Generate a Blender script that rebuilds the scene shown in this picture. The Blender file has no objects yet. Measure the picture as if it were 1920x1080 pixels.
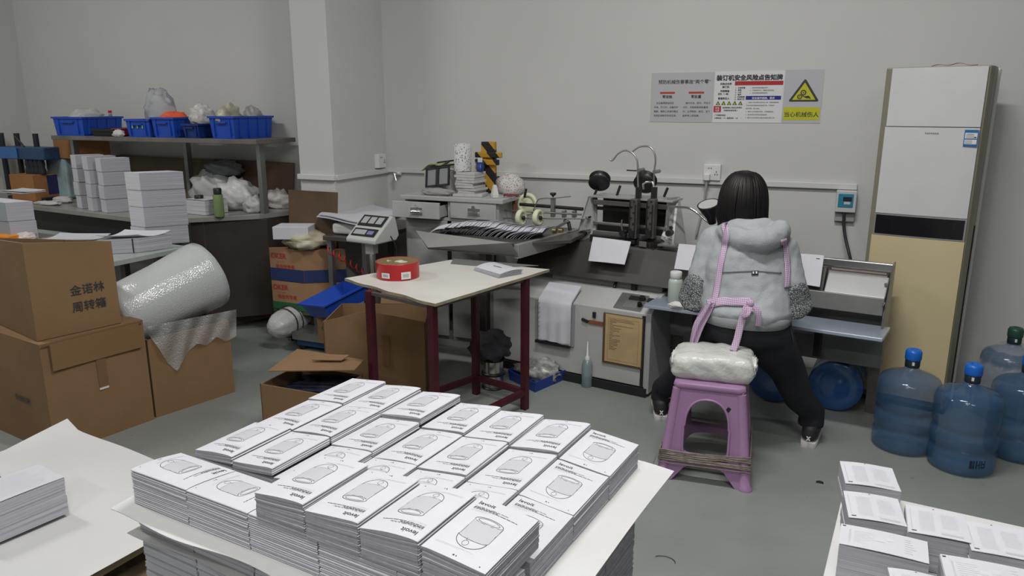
import bpy, bmesh, math, random
from mathutils import Vector, Matrix, Euler, noise
random.seed(7)
PI = math.pi
R = math.radians
scene = bpy.context.scene
COL = scene.collection
# ------------------------------------------------------------------ camera
F_PX, HOR, YAW, CAM_H = 1400.0, 200.0, R(22.6), 1.6
PITCH = math.atan((540 - HOR) / F_PX)
cam_d = bpy.data.cameras.new('camera')
cam = bpy.data.objects.new('camera', cam_d)
COL.objects.link(cam)
cam.location = (0, 0, CAM_H)
cam.rotation_euler = (PI / 2 - PITCH, 0, YAW)
cam_d.sensor_width = 36.0
cam_d.lens = 36.0 * F_PX / 1920.0
cam_d.clip_start = 0.05
scene.camera = cam
# ------------------------------------------------------------------ world, exposure
world = bpy.data.worlds.new('world')
scene.world = world
world.use_nodes = True
world.node_tree.nodes['Background'].inputs[0].default_value = (0.75, 0.8, 0.85, 1)
world.node_tree.nodes['Background'].inputs[1].default_value = 0.15
scene.view_settings.view_transform = 'Standard'
scene.view_settings.look = 'None'
scene.view_settings.gamma = 1
scene.view_settings.exposure = 0.0
CEIL = 3.9
# ceiling batten lamps (x, y, length direction, watts); last two added as front fill
LAMPS = [(-0.5, 2.3, 0, 72), (-0.3, 0.2, 0, 42), (-4.9, 1.7, 0, 54), (1.2, -1.2, 0, 36), (-1.2, -2.6, 0, 50)]
# ------------------------------------------------------------------ measuring helpers: where a sight line meets a plane of the room
_fw = Vector((-math.sin(YAW) * math.cos(PITCH), math.cos(YAW) * math.cos(PITCH), -math.sin(PITCH)))
_rt = Vector((math.cos(YAW), math.sin(YAW), 0))
_up = _rt.cross(_fw)
_C = Vector((0, 0, CAM_H))
def _ray(x, y): return _fw + _rt * ((x - 960) / F_PX) + _up * ((540 - y) / F_PX)
def az(x, y, z):
    r = _ray(x, y); return _C + r * ((z - CAM_H) / r.z)
def ay(x, y, v):
    r = _ray(x, y); return _C + r * (v / r.y)
def ap(x, y, p, n):     # plane through p with normal n
    r = _ray(x, y); n = Vector(n); return _C + r * ((Vector(p) - _C).dot(n) / r.dot(n))
# ------------------------------------------------------------------ materials
MATS = {}
def mat(name, col, rough=0.6, metal=0.0, noise_amt=0.0, noise_scale=8.0, bump=0.0, bump_scale=60.0, trans=0.0, ior=1.45, alpha=1.0, spec=0.5, sub=0.0):
    if name in MATS: return MATS[name]
    m = bpy.data.materials.new(name); m.use_nodes = True
    nt = m.node_tree; b = nt.nodes['Principled BSDF']
    b.inputs['Base Color'].default_value = (*col, 1)
    b.inputs['Roughness'].default_value = rough
    b.inputs['Metallic'].default_value = metal
    b.inputs['Transmission Weight'].default_value = trans
    b.inputs['IOR'].default_value = ior
    b.inputs['Alpha'].default_value = alpha
    b.inputs['Specular IOR Level'].default_value = spec
    if noise_amt or bump:
        tc = nt.nodes.new('ShaderNodeTexCoord')
    if noise_amt:
        n = nt.nodes.new('ShaderNodeTexNoise'); n.inputs['Scale'].default_value = noise_scale; n.inputs['Detail'].default_value = 5
        nt.links.new(tc.outputs['Object'], n.inputs['Vector'])
        mp = nt.nodes.new('ShaderNodeMapRange')
        mp.inputs['From Min'].default_value = .3; mp.inputs['From Max'].default_value = .7
        mp.inputs['To Min'].default_value = 1 - noise_amt; mp.inputs['To Max'].default_value = 1 + noise_amt
        nt.links.new(n.outputs['Fac'], mp.inputs['Value'])
        mx = nt.nodes.new('ShaderNodeVectorMath'); mx.operation = 'SCALE'
        mx.inputs[0].default_value = col
        nt.links.new(mp.outputs[0], mx.inputs['Scale'])
        nt.links.new(mx.outputs[0], b.inputs['Base Color'])
    if bump:
        n2 = nt.nodes.new('ShaderNodeTexNoise'); n2.inputs['Scale'].default_value = bump_scale; n2.inputs['Detail'].default_value = 4
        nt.links.new(tc.outputs['Object'], n2.inputs['Vector'])
        bp = nt.nodes.new('ShaderNodeBump'); bp.inputs['Strength'].default_value = bump; bp.inputs['Distance'].default_value = .01
        nt.links.new(n2.outputs['Fac'], bp.inputs['Height'])
        nt.links.new(bp.outputs[0], b.inputs['Normal'])
    MATS[name] = m
    return m
def mat_emit(name, col, s):
    if name in MATS: return MATS[name]
    m = bpy.data.materials.new(name); m.use_nodes = True
    b = m.node_tree.nodes['Principled BSDF']
    b.inputs['Base Color'].default_value = (*col, 1)
    b.inputs['Emission Color'].default_value = (*col, 1); b.inputs['Emission Strength'].default_value = s
    MATS[name] = m; return m
paper = mat('paper', (.61, .61, .655), .62, noise_amt=.02, noise_scale=20)
paper_edge = mat('paper_edge', (.40, .40, .44), .75, noise_amt=.10, noise_scale=60)
paper_warm = mat('paper_warm', (.72, .70, .65), .65, noise_amt=.04)
print_grey = mat('print_grey', (.50, .50, .53), .6)
print_lt = mat('print_light_grey', (.63, .63, .66), .6)
print_dark = mat('print_dark', (.04, .04, .045), .6)
board_white = mat('white_board', (.62, .62, .61), .55, noise_amt=.04, noise_scale=3)
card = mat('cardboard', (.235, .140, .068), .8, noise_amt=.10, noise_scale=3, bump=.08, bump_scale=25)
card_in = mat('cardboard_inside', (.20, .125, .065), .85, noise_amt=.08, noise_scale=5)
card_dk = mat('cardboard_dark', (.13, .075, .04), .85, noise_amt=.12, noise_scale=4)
card_edge = mat('cardboard_edge', (.36, .26, .16), .85)
tape = mat('parcel_tape', (.20, .115, .05), .28)
wood = mat('pallet_wood', (.33, .25, .16), .75, noise_amt=.2, noise_scale=14)
wall_m = mat('wall_paint', (.57, .57, .55), .85, noise_amt=.03, noise_scale=1.2, bump=.05, bump_scale=8)
steel = mat('stainless_steel', (.55, .55, .55), .28, .95, noise_amt=.06, noise_scale=6)
steel_dk = mat('dark_steel', (.16, .15, .145), .42, .7, noise_amt=.15, noise_scale=10)
steel_gal = mat('galvanised_steel', (.32, .32, .31), .38, .8, noise_amt=.1, noise_scale=9)
chrome = mat('chrome', (.8, .8, .8), .12, 1.0)
black = mat('black_plastic', (.018, .018, .02), .4)
black_metal = mat('black_metal', (.03, .028, .028), .45, .3)
grey_paint = mat('grey_paint', (.42, .43, .42), .45, noise_amt=.05, noise_scale=5)
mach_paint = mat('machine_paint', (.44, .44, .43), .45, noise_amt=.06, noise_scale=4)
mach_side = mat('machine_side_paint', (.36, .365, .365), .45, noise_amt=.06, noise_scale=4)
blue_pl = mat('blue_plastic', (.015, .075, .46), .38)
navy = mat('navy_plastic', (.01, .035, .18), .4)
red_pl = mat('red_tin', (.55, .012, .02), .3)
white_pl = mat('white_plastic', (.70, .70, .68), .4)
cream = mat('cream_plastic', (.70, .72, .50), .4)
bag = mat('clear_bag', (.80, .82, .84), .18, trans=.75, ior=1.2, bump=.6, bump_scale=30)
bag_white = mat('cloudy_bag', (.62, .63, .62), .22, trans=.25, ior=1.3, bump=.7, bump_scale=25)
# ------------------------------------------------------------------ mesh builder
class B:
    def __init__(s): s.v = []; s.f = []; s.m = []; s.s = []
    def add(s, vs, fs, mi=0, sm=False):
        o = len(s.v); s.v += [tuple(p) for p in vs]
        for f in fs: s.f.append([o + i for i in f]); s.m.append(mi); s.s.append(sm)
        return s
    def box(s, c, d, mi=0, rot=None):
        hx, hy, hz = d[0] / 2, d[1] / 2, d[2] / 2
        P = [Vector((x, y, z)) for z in (-hz, hz) for x, y in ((-hx, -hy), (hx, -hy), (hx, hy), (-hx, hy))]
        if rot is not None:
            M_ = Euler(rot).to_matrix(); P = [M_ @ p for p in P]
        P = [p + Vector(c) for p in P]
        return s.add(P, [(3, 2, 1, 0), (4, 5, 6, 7), (0, 1, 5, 4), (1, 2, 6, 5), (2, 3, 7, 6), (3, 0, 4, 7)], mi)
    def prism(s, pts, z0, z1, mi=0, M=None):    # pts ccw
        n = len(pts)
        P = [Vector((p[0], p[1], z0)) for p in pts] + [Vector((p[0], p[1], z1)) for p in pts]
        if M is not None: P = [M @ p for p in P]
        return s.add(P, [tuple(range(n - 1, -1, -1)), tuple(range(n, 2 * n))] + [(i, (i + 1) % n, n + (i + 1) % n, n + i) for i in range(n)], mi)
    def hexa(s, b4, t4, mi=0):                  # bottom 4 ccw, top 4 ccw
        return s.add(list(b4) + list(t4), [(3, 2, 1, 0), (4, 5, 6, 7), (0, 1, 5, 4), (1, 2, 6, 5), (2, 3, 7, 6), (3, 0, 4, 7)], mi)
    def cyl(s, p0, p1, r0, r1=None, n=20, mi=0, cap=True, sm=True):
        p0 = Vector(p0); p1 = Vector(p1); r1 = r0 if r1 is None else r1
        d = (p1 - p0).normalized(); a = d.orthogonal().normalized(); b = d.cross(a)
        P = [p0 + (a * math.cos(2 * PI * i / n) + b * math.sin(2 * PI * i / n)) * r0 for i in range(n)]
        Q = [p1 + (a * math.cos(2 * PI * i / n) + b * math.sin(2 * PI * i / n)) * r1 for i in range(n)]
        s.add(P + Q, [(i, (i + 1) % n, n + (i + 1) % n, n + i) for i in range(n)], mi, sm)
        if cap:
            if r0 > 0: s.add(P, [tuple(range(n - 1, -1, -1))], mi)
            if r1 > 0: s.add(Q, [tuple(range(n))], mi)
        return s
    def tube(s, pts, r, n=8, mi=0, closed=False, flat=None):
        pts = [Vector(p) for p in pts]; N = len(pts); rings = []
        rr = r if isinstance(r, (list, tuple)) else [r] * N
        prev = None
        for i, p in enumerate(pts):
            if closed: d = pts[(i + 1) % N] - pts[i - 1]
            else: d = pts[min(i + 1, N - 1)] - pts[max(i - 1, 0)]
            d.normalize()
            if prev is None: a = d.orthogonal().normalized()
            else:
                a = prev - d * prev.dot(d); a = a.normalized() if a.length > 1e-6 else d.orthogonal().normalized()
            prev = a; b = d.cross(a)
            rings.append([p + (a * math.cos(2 * PI * k / n) + b * math.sin(2 * PI * k / n)) * rr[i] for k in range(n)])
        V = [q for ring in rings for q in ring]; Fs = []
        for i in range(N if closed else N - 1):
            j = (i + 1) % N
            for k in range(n): Fs.append((i * n + k, i * n + (k + 1) % n, j * n + (k + 1) % n, j * n + k))
        s.add(V, Fs, mi, True)
        if not closed: s.add(rings[0], [tuple(range(n - 1, -1, -1))], mi); s.add(rings[-1], [tuple(range(n))], mi)
        return s
    def lathe(s, prof, c=(0, 0, 0), n=28, mi=0, M=None, sm=True, wob=None):
        c = Vector(c); V = []
        for j, (r, z) in enumerate(prof):
            for i in range(n):
                a = 2 * PI * i / n; q = r * (wob(a, z) if wob else 1)
                p = Vector((q * math.cos(a), q * math.sin(a), z))
                V.append((M @ p if M is not None else p) + c)
        Fs = [(j * n + i, j * n + (i + 1) % n, (j + 1) * n + (i + 1) % n, (j + 1) * n + i) for j in range(len(prof) - 1) for i in range(n)]
        s.add(V, Fs, mi, sm)
        if prof[0][0] > 1e-5: s.add(V[:n], [tuple(range(n - 1, -1, -1))], mi)
        if prof[-1][0] > 1e-5: s.add(V[-n:], [tuple(range(n))], mi)
        return s
    def loft(s, rings, mi=0, cap=True, sm=True):    # rings: lists of equal point count
        n = len(rings[0]); V = [q for r_ in rings for q in r_]
        s.add(V, [(j * n + i, j * n + (i + 1) % n, (j + 1) * n + (i + 1) % n, (j + 1) * n + i) for j in range(len(rings) - 1) for i in range(n)], mi, sm)
        if cap: s.add(rings[0], [tuple(range(n - 1, -1, -1))], mi, sm); s.add(rings[-1], [tuple(range(n))], mi, sm)
        return s
    def sheet(s, fn, nu, nv, th, mi=0, mi_edge=None, sm=True):    # fn(u,v)->top surface point; thickness downward
        me = mi if mi_edge is None else mi_edge
        T = [Vector(fn(i / nu, j / nv)) for j in range(nv + 1) for i in range(nu + 1)]
        Bt = [p - Vector((0, 0, th)) for p in T]; w = nu + 1; N = len(T)
        s.add(T, [(j * w + i, j * w + i + 1, (j + 1) * w + i + 1, (j + 1) * w + i) for j in range(nv) for i in range(nu)], mi, sm)
        s.add(Bt, [(j * w + i, (j + 1) * w + i, (j + 1) * w + i + 1, j * w + i + 1) for j in range(nv) for i in range(nu)], mi, sm)
        V = T + Bt; E = []
        for i in range(nu): E += [(N + i, N + i + 1, i + 1, i), (nv * w + i, nv * w + i + 1, N + nv * w + i + 1, N + nv * w + i)]
        for j in range(nv): E += [(j * w, (j + 1) * w, N + (j + 1) * w, N + j * w), (N + j * w + nu, N + (j + 1) * w + nu, (j + 1) * w + nu, j * w + nu)]
        s.add(V, E, me, False)
        return s
    def sph(s, c, r, mi=0, n=16, m=10, sc=(1, 1, 1), noise_amp=0, seed=0):
        V = []
        for j in range(m + 1):
            t = PI * j / m
            for i in range(n):
                a = 2 * PI * i / n
                d = Vector((math.sin(t) * math.cos(a), math.sin(t) * math.sin(a), math.cos(t)))
                k = 1 + (noise_amp * noise.noise(d * 3 + Vector((seed, 0, 0))) if noise_amp else 0)
                V.append(Vector(c) + Vector((d.x * sc[0], d.y * sc[1], d.z * sc[2])) * r * k)
        return s.add(V, [(j * n + i, (j + 1) * n + i, (j + 1) * n + (i + 1) % n, j * n + (i + 1) % n) for j in range(m) for i in range(n)], mi, True)
    def text(s, st, size, M, mi=0, align='LEFT', bold=0.0, th=0.0, sx=1.0):
        vs, fs = text_geo(st, align, bold)
        P = [M @ Vector((x * size * sx, y * size, th)) for x, y in vs]
        return s.add(P, fs, mi)
    def xform(s, M): s.v = [tuple(M @ Vector(p)) for p in s.v]; return s
    def build(s, name, mats, parent=None, bevel=0, seg=2, sub=0, loc=None, rot=None, **kw):
        me = bpy.data.meshes.new(name); me.from_pydata(s.v, [], s.f)
        if not isinstance(mats, (list, tuple)): mats = [mats]
        for m in mats: me.materials.append(m)
        me.polygons.foreach_set('material_index', s.m); me.polygons.foreach_set('use_smooth', s.s)
        me.update()
        o = bpy.data.objects.new(name, me); COL.objects.link(o)
        if parent is not None: o.parent = parent
        if loc is not None: o.location = loc
        if rot is not None: o.rotation_euler = rot
        if bevel:
            w = o.modifiers.new('weld', 'WELD'); w.merge_threshold = 1e-5
            b = o.modifiers.new('bevel', 'BEVEL'); b.width = bevel; b.segments = seg; b.limit_method = 'ANGLE'; b.angle_limit = R(40)
        if sub:
            w = o.modifiers.new('weld', 'WELD'); w.merge_threshold = 1e-5
            m_ = o.modifiers.new('sub', 'SUBSURF'); m_.levels = sub; m_.render_levels = sub
        for k, v in kw.items(): o[k] = v
        return o
_tg = {}
def text_geo(st, align='LEFT', bold=0.0):
    key = (st, align, bold)
    if key in _tg: return _tg[key]
    cu = bpy.data.curves.new('t', 'FONT'); cu.body = st; cu.align_x = align; cu.size = 1; cu.resolution_u = 2; cu.offset = bold; cu.fill_mode = 'FRONT'
    ob = bpy.data.objects.new('t', cu); COL.objects.link(ob)
    dg = bpy.context.evaluated_depsgraph_get(); dg.update()
    me = bpy.data.meshes.new_from_object(ob.evaluated_get(dg))
    vs = [(p.co.x, p.co.y) for p in me.vertices]; fs = [tuple(p.vertices) for p in me.polygons]
    bpy.data.objects.remove(ob); bpy.data.meshes.remove(me); bpy.data.curves.remove(cu)
    _tg[key] = (vs, fs); return vs, fs
def thing(name, label, cat, loc=(0, 0, 0), rotz=0, group=None):
    o = bpy.data.objects.new(name, None); COL.objects.link(o); o.empty_display_size = .05
    o.location = loc; o.rotation_euler = (0, 0, rotz); o['label'] = label; o['category'] = cat
    if group: o['group'] = group
    return o
def tag(o, label, cat, group=None, kind=None):
    o['label'] = label; o['category'] = cat
    if group: o['group'] = group
    if kind: o['kind'] = kind
    return o
def struct(o): o['kind'] = 'structure'; return o
def dup(root, loc=None, rotz=None, label=None, group=None, parent=None):
    r = root.copy(); COL.objects.link(r)
    if parent is not None: r.parent = parent
    if loc is not None: r.location = loc
    if rotz is not None: r.rotation_euler = (0, 0, rotz)
    if label: r['label'] = label
    if group: r['group'] = group
    for ch in list(root.children): dup(ch, parent=r)
    return r
def frame(p, ex, ez=(0, 0, 1)):     # matrix: origin p, local x along ex, local z (normal) along ez
    x = Vector(ex).normalized(); z = Vector(ez).normalized(); y = z.cross(x).normalized(); x = y.cross(z)
    return Matrix(((x.x, y.x, z.x, p[0]), (x.y, y.y, z.y, p[1]), (x.z, y.z, z.z, p[2]), (0, 0, 0, 1)))
def ellipse(cx, cy, rx, ry, n=24, a0=0, a1=2 * PI):
    return [(cx + rx * math.cos(a0 + (a1 - a0) * i / n), cy + ry * math.sin(a0 + (a1 - a0) * i / n)) for i in range(n + 1)]
ORD = ['topmost', 'second', 'third', 'fourth', 'fifth', 'sixth', 'seventh', 'eighth', 'ninth', 'tenth', 'eleventh', 'twelfth', 'thirteenth', 'fourteenth', 'fifteenth', 'sixteenth', 'seventeenth', 'eighteenth', 'nineteenth']
# ------------------------------------------------------------------ SETTING
def floor_mat():
    m = mat('epoxy_floor', (.20, .215, .20), .34)
    nt = m.node_tree; b = nt.nodes['Principled BSDF']
    tc = nt.nodes.new('ShaderNodeTexCoord')
    n = nt.nodes.new('ShaderNodeTexNoise'); n.inputs['Scale'].default_value = .9; n.inputs['Detail'].default_value = 9; n.inputs['Roughness'].default_value = .6
    nt.links.new(tc.outputs['Object'], n.inputs['Vector'])
    cr = nt.nodes.new('ShaderNodeValToRGB')
    cr.color_ramp.elements[0].position = .3; cr.color_ramp.elements[0].color = (.20, .218, .203, 1)
    cr.color_ramp.elements[1].position = .72; cr.color_ramp.elements[1].color = (.285, .30, .28, 1)
    nt.links.new(n.outputs['Fac'], cr.inputs['Fac'])
    n2 = nt.nodes.new('ShaderNodeTexNoise'); n2.inputs['Scale'].default_value = 14; n2.inputs['Detail'].default_value = 6
    nt.links.new(tc.outputs['Object'], n2.inputs['Vector'])
    cr2 = nt.nodes.new('ShaderNodeValToRGB')
    cr2.color_ramp.elements[0].position = .68; cr2.color_ramp.elements[0].color = (1, 1, 1, 1)
    cr2.color_ramp.elements[1].position = .80; cr2.color_ramp.elements[1].color = (.62, .60, .56, 1)
    nt.links.new(n2.outputs['Fac'], cr2.inputs['Fac'])
    mx = nt.nodes.new('ShaderNodeMix'); mx.data_type = 'RGBA'; mx.blend_type = 'MULTIPLY'; mx.inputs['Factor'].default_value = 1
    nt.links.new(cr.outputs[0], mx.inputs[6]); nt.links.new(cr2.outputs[0], mx.inputs[7])
    nt.links.new(mx.outputs[2], b.inputs['Base Color'])
    mr = nt.nodes.new('ShaderNodeMapRange'); mr.inputs['To Min'].default_value = .25; mr.inputs['To Max'].default_value = .5
    nt.links.new(n.outputs['Fac'], mr.inputs['Value']); nt.links.new(mr.outputs[0], b.inputs['Roughness'])
    return m
YB, YL, YP, XP0, XP1, XL, XR, YF = 4.85, 4.62, 4.19, -3.31, -3.03, -6.56, 6.0, -7.0
struct(B().box(((XL + XR) / 2, (YF + YB) / 2, -.1), (XR - XL + .6, YB - YF + .6, .2)).build('floor', floor_mat()))
ceil_m = mat('ceiling_paint', (.55, .55, .54), .9)
struct(B().box(((XL + XR) / 2, (YF + YB) / 2, CEIL + .1), (XR - XL + .6, YB - YF + .6, .2)).build('ceiling', ceil_m))
struct(B().box(((XP1 + XR) / 2, YB + .15, CEIL / 2), (XR - XP1, .3, CEIL)).build('wall_back', wall_m))
struct(B().box(((XL + XP0) / 2, YL + .25, CEIL / 2), (XP0 - XL, .5, CEIL)).build('wall_back_left', wall_m))
struct(B().box(((XP0 + XP1) / 2, YP + .45, CEIL / 2), (XP1 - XP0, .9, CEIL)).build('wall_pillar', wall_m))
struct(B().box((XL - .15, (YF + YB) / 2, CEIL / 2), (.3, YB - YF, CEIL)).build('wall_left', wall_m))
struct(B().box((XR + .15, (YF + YB) / 2, CEIL / 2), (.3, YB - YF, CEIL)).build('wall_right', wall_m))
struct(B().box(((XL + XR) / 2, YF - .15, CEIL / 2), (XR - XL, .3, CEIL)).build('wall_front', wall_m))
# cable trunking on the walls
trunk_m = mat('trunking', (.62, .62, .60), .45)
zt = ay(1180, 335, YB - .02).z
tr = B(); tr.box(((XP1 + .18) / 2, YB - .012, zt), (.18 - XP1, .024, .035))
struct(tr.build('trim_1', trunk_m, bevel=.003))
tr = B(); tr.box(((XP0 + XP1) / 2, YP - .012, zt - .005), (XP1 - XP0 + .02, .024, .035)); tr.box((XP1 + .012, (YP + YB) / 2, zt - .005), (.024, YB - YP, .035))
struct(tr.build('trim_2', trunk_m, bevel=.003))
# lamps
for i, (lx, ly, lr, lw) in enumerate(LAMPS):
    where = ['nearest the stitching machine', 'just above the photographer', 'at the left of the hall', 'added fill at the right of the hall', 'added fill behind the photographer'][i]
    t = thing('ceiling_batten_lamp', 'white twin-tube batten lamp on the ceiling, ' + where, 'ceiling lamp', (lx, ly, CEIL), R(lr), 'ceiling batten lamps')
    B().box((0, 0, -.03), (1.25, .16, .06)).build('housing', white_pl, t, bevel=.006)
    for sy in (-.045, .045): B().cyl((-.6, sy, -.078), (.6, sy, -.078), .014, n=12).build('tube', mat_emit('tube_glow', (1, .98, .95), 6), t)
    ld = bpy.data.lights.new('tube_light', 'AREA'); ld.shape = 'RECTANGLE'; ld.size = 1.2; ld.size_y = .14; ld.energy = lw; ld.color = (1.0, .99, .975)
    lo = bpy.data.objects.new('tube_light', ld); COL.objects.link(lo); lo.parent = t; lo.location = (0, 0, -.10)
# ================================================================== PILE OF BOOKLETS IN FRONT
BW, BL = .127, .185
HEADS = ["Core 300", "True HEPA Air Purifier"]
def cover_shapes():      # 2D shapes in cover coordinates, x 0..BW, y 0..BL, logo at top left when upright; (points or strips, material)
    S = []
    cx, x0, x1 = .064, .040, .090
    body = [(x0, .066)] + [(cx + .025 * math.cos(a), .066 - .007 * math.sin(a)) for a in [PI - i * PI / 12 for i in range(1, 12)]] + [(x1, .066), (x1, .112)] + [(cx + .025 * math.cos(a), .112 - .007 * math.sin(a)) for a in [i * PI / 12 for i in range(1, 12)]] + [(x0, .112)]
    S.append(('poly', body, 1))
    def strip(pts, w, mi):
        S.append(('strip', pts, w * 1.25, mi))
    strip([(x0, .066), (x0, .112)], .0005, 3); strip([(x1, .066), (x1, .112)], .0005, 3)
    strip([(cx + .025 * math.cos(a), .066 - .007 * math.sin(a)) for a in [i * PI / 14 for i in range(15)]], .0004, 3)
    strip([(cx + .025 * math.cos(a), .066 - .026 * math.sin(a)) for a in [i * PI / 14 for i in range(15)]], .0005, 3)    # dome
    strip(ellipse(cx, .113, .025, .0085, 26), .0005, 3)
    strip(ellipse(cx, .113, .019, .0058, 22), .0004, 3)
    S.append(('poly', ellipse(cx, .113, .011, .003, 16)[:-1], 2))
    strip(ellipse(cx - .004, .050, .005, .006, 14), .0003, 3); strip([(cx - .006, .056), (cx - .007, .062)], .0003, 3)
    S.append(('poly', [(cx - .003, .104), (cx + .004, .104), (cx + .004, .1052), (cx - .003, .1052)], 3))
    for (a, b_, y, w) in ((.012, .030, .1555, .0005), (.012, .062, .150, .0009), (.012, .104, .1465, .0007), (.012, .050, .1425, .0005), (.012, .044, .139, .0004),
                          (.012, .085, .0285, .0005), (.012, .058, .0255, .0004)):
        x = a
        while x < b_:
            d = random.uniform(.004, .012); strip([(x, y), (min(x + d, b_), y)], w, 3 if w > .0006 else 2); x += d + .0014
    S.append(('poly', [(.058, .008), (.061, .008), (.061, .0112), (.058, .0112)], 3)); S.append(('poly', [(.064, .008), (.0655, .008), (.0655, .011), (.064, .011)], 3))
    S.append(('poly', [(.110, .008), (.1118, .008), (.1118, .0105), (.110, .0105)], 3))
    cx0, cy0 = .064, .085
    out = []
    for sh in S:
        big = all(.036 < p[0] < .094 and .034 < p[1] < .126 for p in sh[1])
        out.append((sh[0], [((p[0] - cx0) * 1.14 + cx0, (p[1] - cy0) * 1.14 + cy0) for p in sh[1]]) + tuple(sh[2:]) if big else sh)
    return out
COVER = cover_shapes()
def bk_z(u, k, v=.5):   # height of the underside of booklet k over the stack's base; u 0 = open edge, 1 = spine
    t = .0040 + .0009 * u * u
    return k * t * (1 + .05 * math.sin(PI * min(1, u * 1.05)) * math.sin(PI * (.15 + .7 * v))) - (.0012 * max(0, u - .9) / .1) * (k / 15)
def cover_add(b, surf, rot180=False, flip=False):
    def T(x, y):
        if rot180: x, y = BW - x, BL - y
        return surf(x, y)
    for sh in COVER:
        if sh[0] == 'poly':
            pts = sh[1]; n = len(pts); cx = sum(p[0] for p in pts) / n; cy = sum(p[1] for p in pts) / n
            if n > 6:
                V = []; K = 6
                q = []
                for i in range(n):
                    a, c = pts[i], pts[(i + 1) % n]; m = max(1, int(math.hypot(c[0] - a[0], c[1] - a[1]) / .009))
                    q += [(a[0] + (c[0] - a[0]) * j / m, a[1] + (c[1] - a[1]) * j / m) for j in range(m)]
                pts = q; n = len(pts)
                for k_ in range(K): V += [T(p[0] + (cx - p[0]) * k_ / K, p[1] + (cy - p[1]) * k_ / K) for p in pts]
                V.append(T(cx, cy))
                Fs = [(k_ * n + i, k_ * n + (i + 1) % n, (k_ + 1) * n + (i + 1) % n, (k_ + 1) * n + i) for k_ in range(K - 1) for i in range(n)] + [((K - 1) * n + i, (K - 1) * n + (i + 1) % n, K * n) for i in range(n)]
                b.add(V, Fs, sh[2])
            else: b.add([T(*p) for p in pts], [tuple(range(n))], sh[2])
        else:
            _, pts, w, mi = sh
            q = []
            for i in range(len(pts) - 1):      # refine long segments so they follow the bent cover
                (ax_, ay_), (bx_, by_) = pts[i], pts[i + 1]; m = max(1, int(math.hypot(bx_ - ax_, by_ - ay_) / .012))
                q += [(ax_ + (bx_ - ax_) * j / m, ay_ + (by_ - ay_) * j / m) for j in range(m)]
            q.append(pts[-1]); V = []
            for i, p in enumerate(q):
                a = q[max(i - 1, 0)]; c = q[min(i + 1, len(q) - 1)]; dx, dy = c[0] - a[0], c[1] - a[1]; L = math.hypot(dx, dy) or 1
                nx, ny = -dy / L * w * .9, dx / L * w * .9
                V += [T(p[0] + nx, p[1] + ny), T(p[0] - nx, p[1] - ny)]
            b.add(V, [(2 * i, 2 * i + 1, 2 * i + 3, 2 * i + 2) for i in range(len(q) - 1)], mi)
    vs, fs = text_geo('levoit', 'LEFT', .012)
    b.add([T(.012 + x * .0155, .163 + y * .0155) for x, y in vs], fs, 3)
    vs, fs = text_geo('Core 300 True HEPA Air Purifier', 'LEFT', 0)
    b.add([T(.012 + x * .0052, .1515 + y * .0052) for x, y in vs], fs, 3)
_bk = {}
def booklet_mesh(k, printed, lift=0.0, flip=True):
    """local frame: x 0..BW towards the spine, y 0..BL, z from the stack's base"""
    key = (k, printed, lift, flip)
    if key in _bk: return _bk[key]
    b = B(); nu, nv = 12, 6
    rng = random.Random(k * 13 + 5)
    wav = [rng.uniform(-.0009, .0009) for _ in range(4)]
    def top(x, y):
        u, v = x / BW, y / BL
        z = bk_z(u, k + 1, v) - .0005 - (.0007 if u > .99 else 0)
        if lift: z += lift * (.35 + .65 * math.sin(PI * min(1, .15 + .8 * v))) * math.sin(PI * min(1, u * .95)) + .0004
        return Vector((x, y, z + wav[0] * math.sin(3 * v + 2 * u) * .4))
    g = [[top(BW * i / nu, BL * j / nv) for i in range(nu + 1)] for j in range(nv + 1)]
    T = [p for r_ in g for p in r_]
    Bo = [Vector((p.x, p.y, bk_z(p.x / BW, k, p.y / BL) + wav[0] * math.sin(3 * p.y / BL + 2 * p.x / BW) * .4 + (lift * .2 if lift else 0))) for p in T]
    w = nu + 1; N = len(T)
    b.add(T, [(j * w + i, j * w + i + 1, (j + 1) * w + i + 1, (j + 1) * w + i) for j in range(nv) for i in range(nu)], 0, True)
    b.add(Bo, [(j * w + i, (j + 1) * w + i, (j + 1) * w + i + 1, j * w + i + 1) for j in range(nv) for i in range(nu)], 0, True)
    E = []
    for i in range(nu): E += [(N + i, N + i + 1, i + 1, i), (nv * w + i + 1, nv * w + i, N + nv * w + i, N + nv * w + i + 1)]
    for j in range(nv): E += [((j + 1) * w, j * w, N + j * w, N + (j + 1) * w)]
    b.add(T + Bo, E, 4, False)
    # rounded spine
    S = []
    for j in range(nv + 1):
        t, bo = T[j * w + nu], Bo[j * w + nu]
        for q in range(5):
            a = PI * q / 4
            S.append(Vector((t.x + .0014 * math.sin(a), t.y, bo.z + (t.z - bo.z) * (.5 + .5 * math.cos(a)))))
    b.add(S, [(j * 5 + q, j * 5 + q + 1, (j + 1) * 5 + q + 1, (j + 1) * 5 + q) for j in range(nv) for q in range(4)], 0, True)
    if printed:
        def surf(x, y):
            i = min(int(x / BW * nu), nu - 1); j = min(int(y / BL * nv), nv - 1); i = max(i, 0); j = max(j, 0)
            fx = x / BW * nu - i; fy = y / BL * nv - j
            z = (g[j][i].z * (1 - fx) + g[j][i + 1].z * fx) * (1 - fy) + (g[j + 1][i].z * (1 - fx) + g[j + 1][i + 1].z * fx) * fy
            return Vector((x, y, z + .00045))
        cover_add(b, surf, rot180=flip)
    me = bpy.data.meshes.new('booklet'); me.from_pydata(b.v, [], b.f)
    for m in (paper, print_grey, print_lt, print_dark, paper_edge): me.materials.append(m)
    me.polygons.foreach_set('material_index', b.m); me.polygons.foreach_set('use_smooth', b.s); me.update()
    _bk[key] = me
    return me
PR = R(-7.0)
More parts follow.
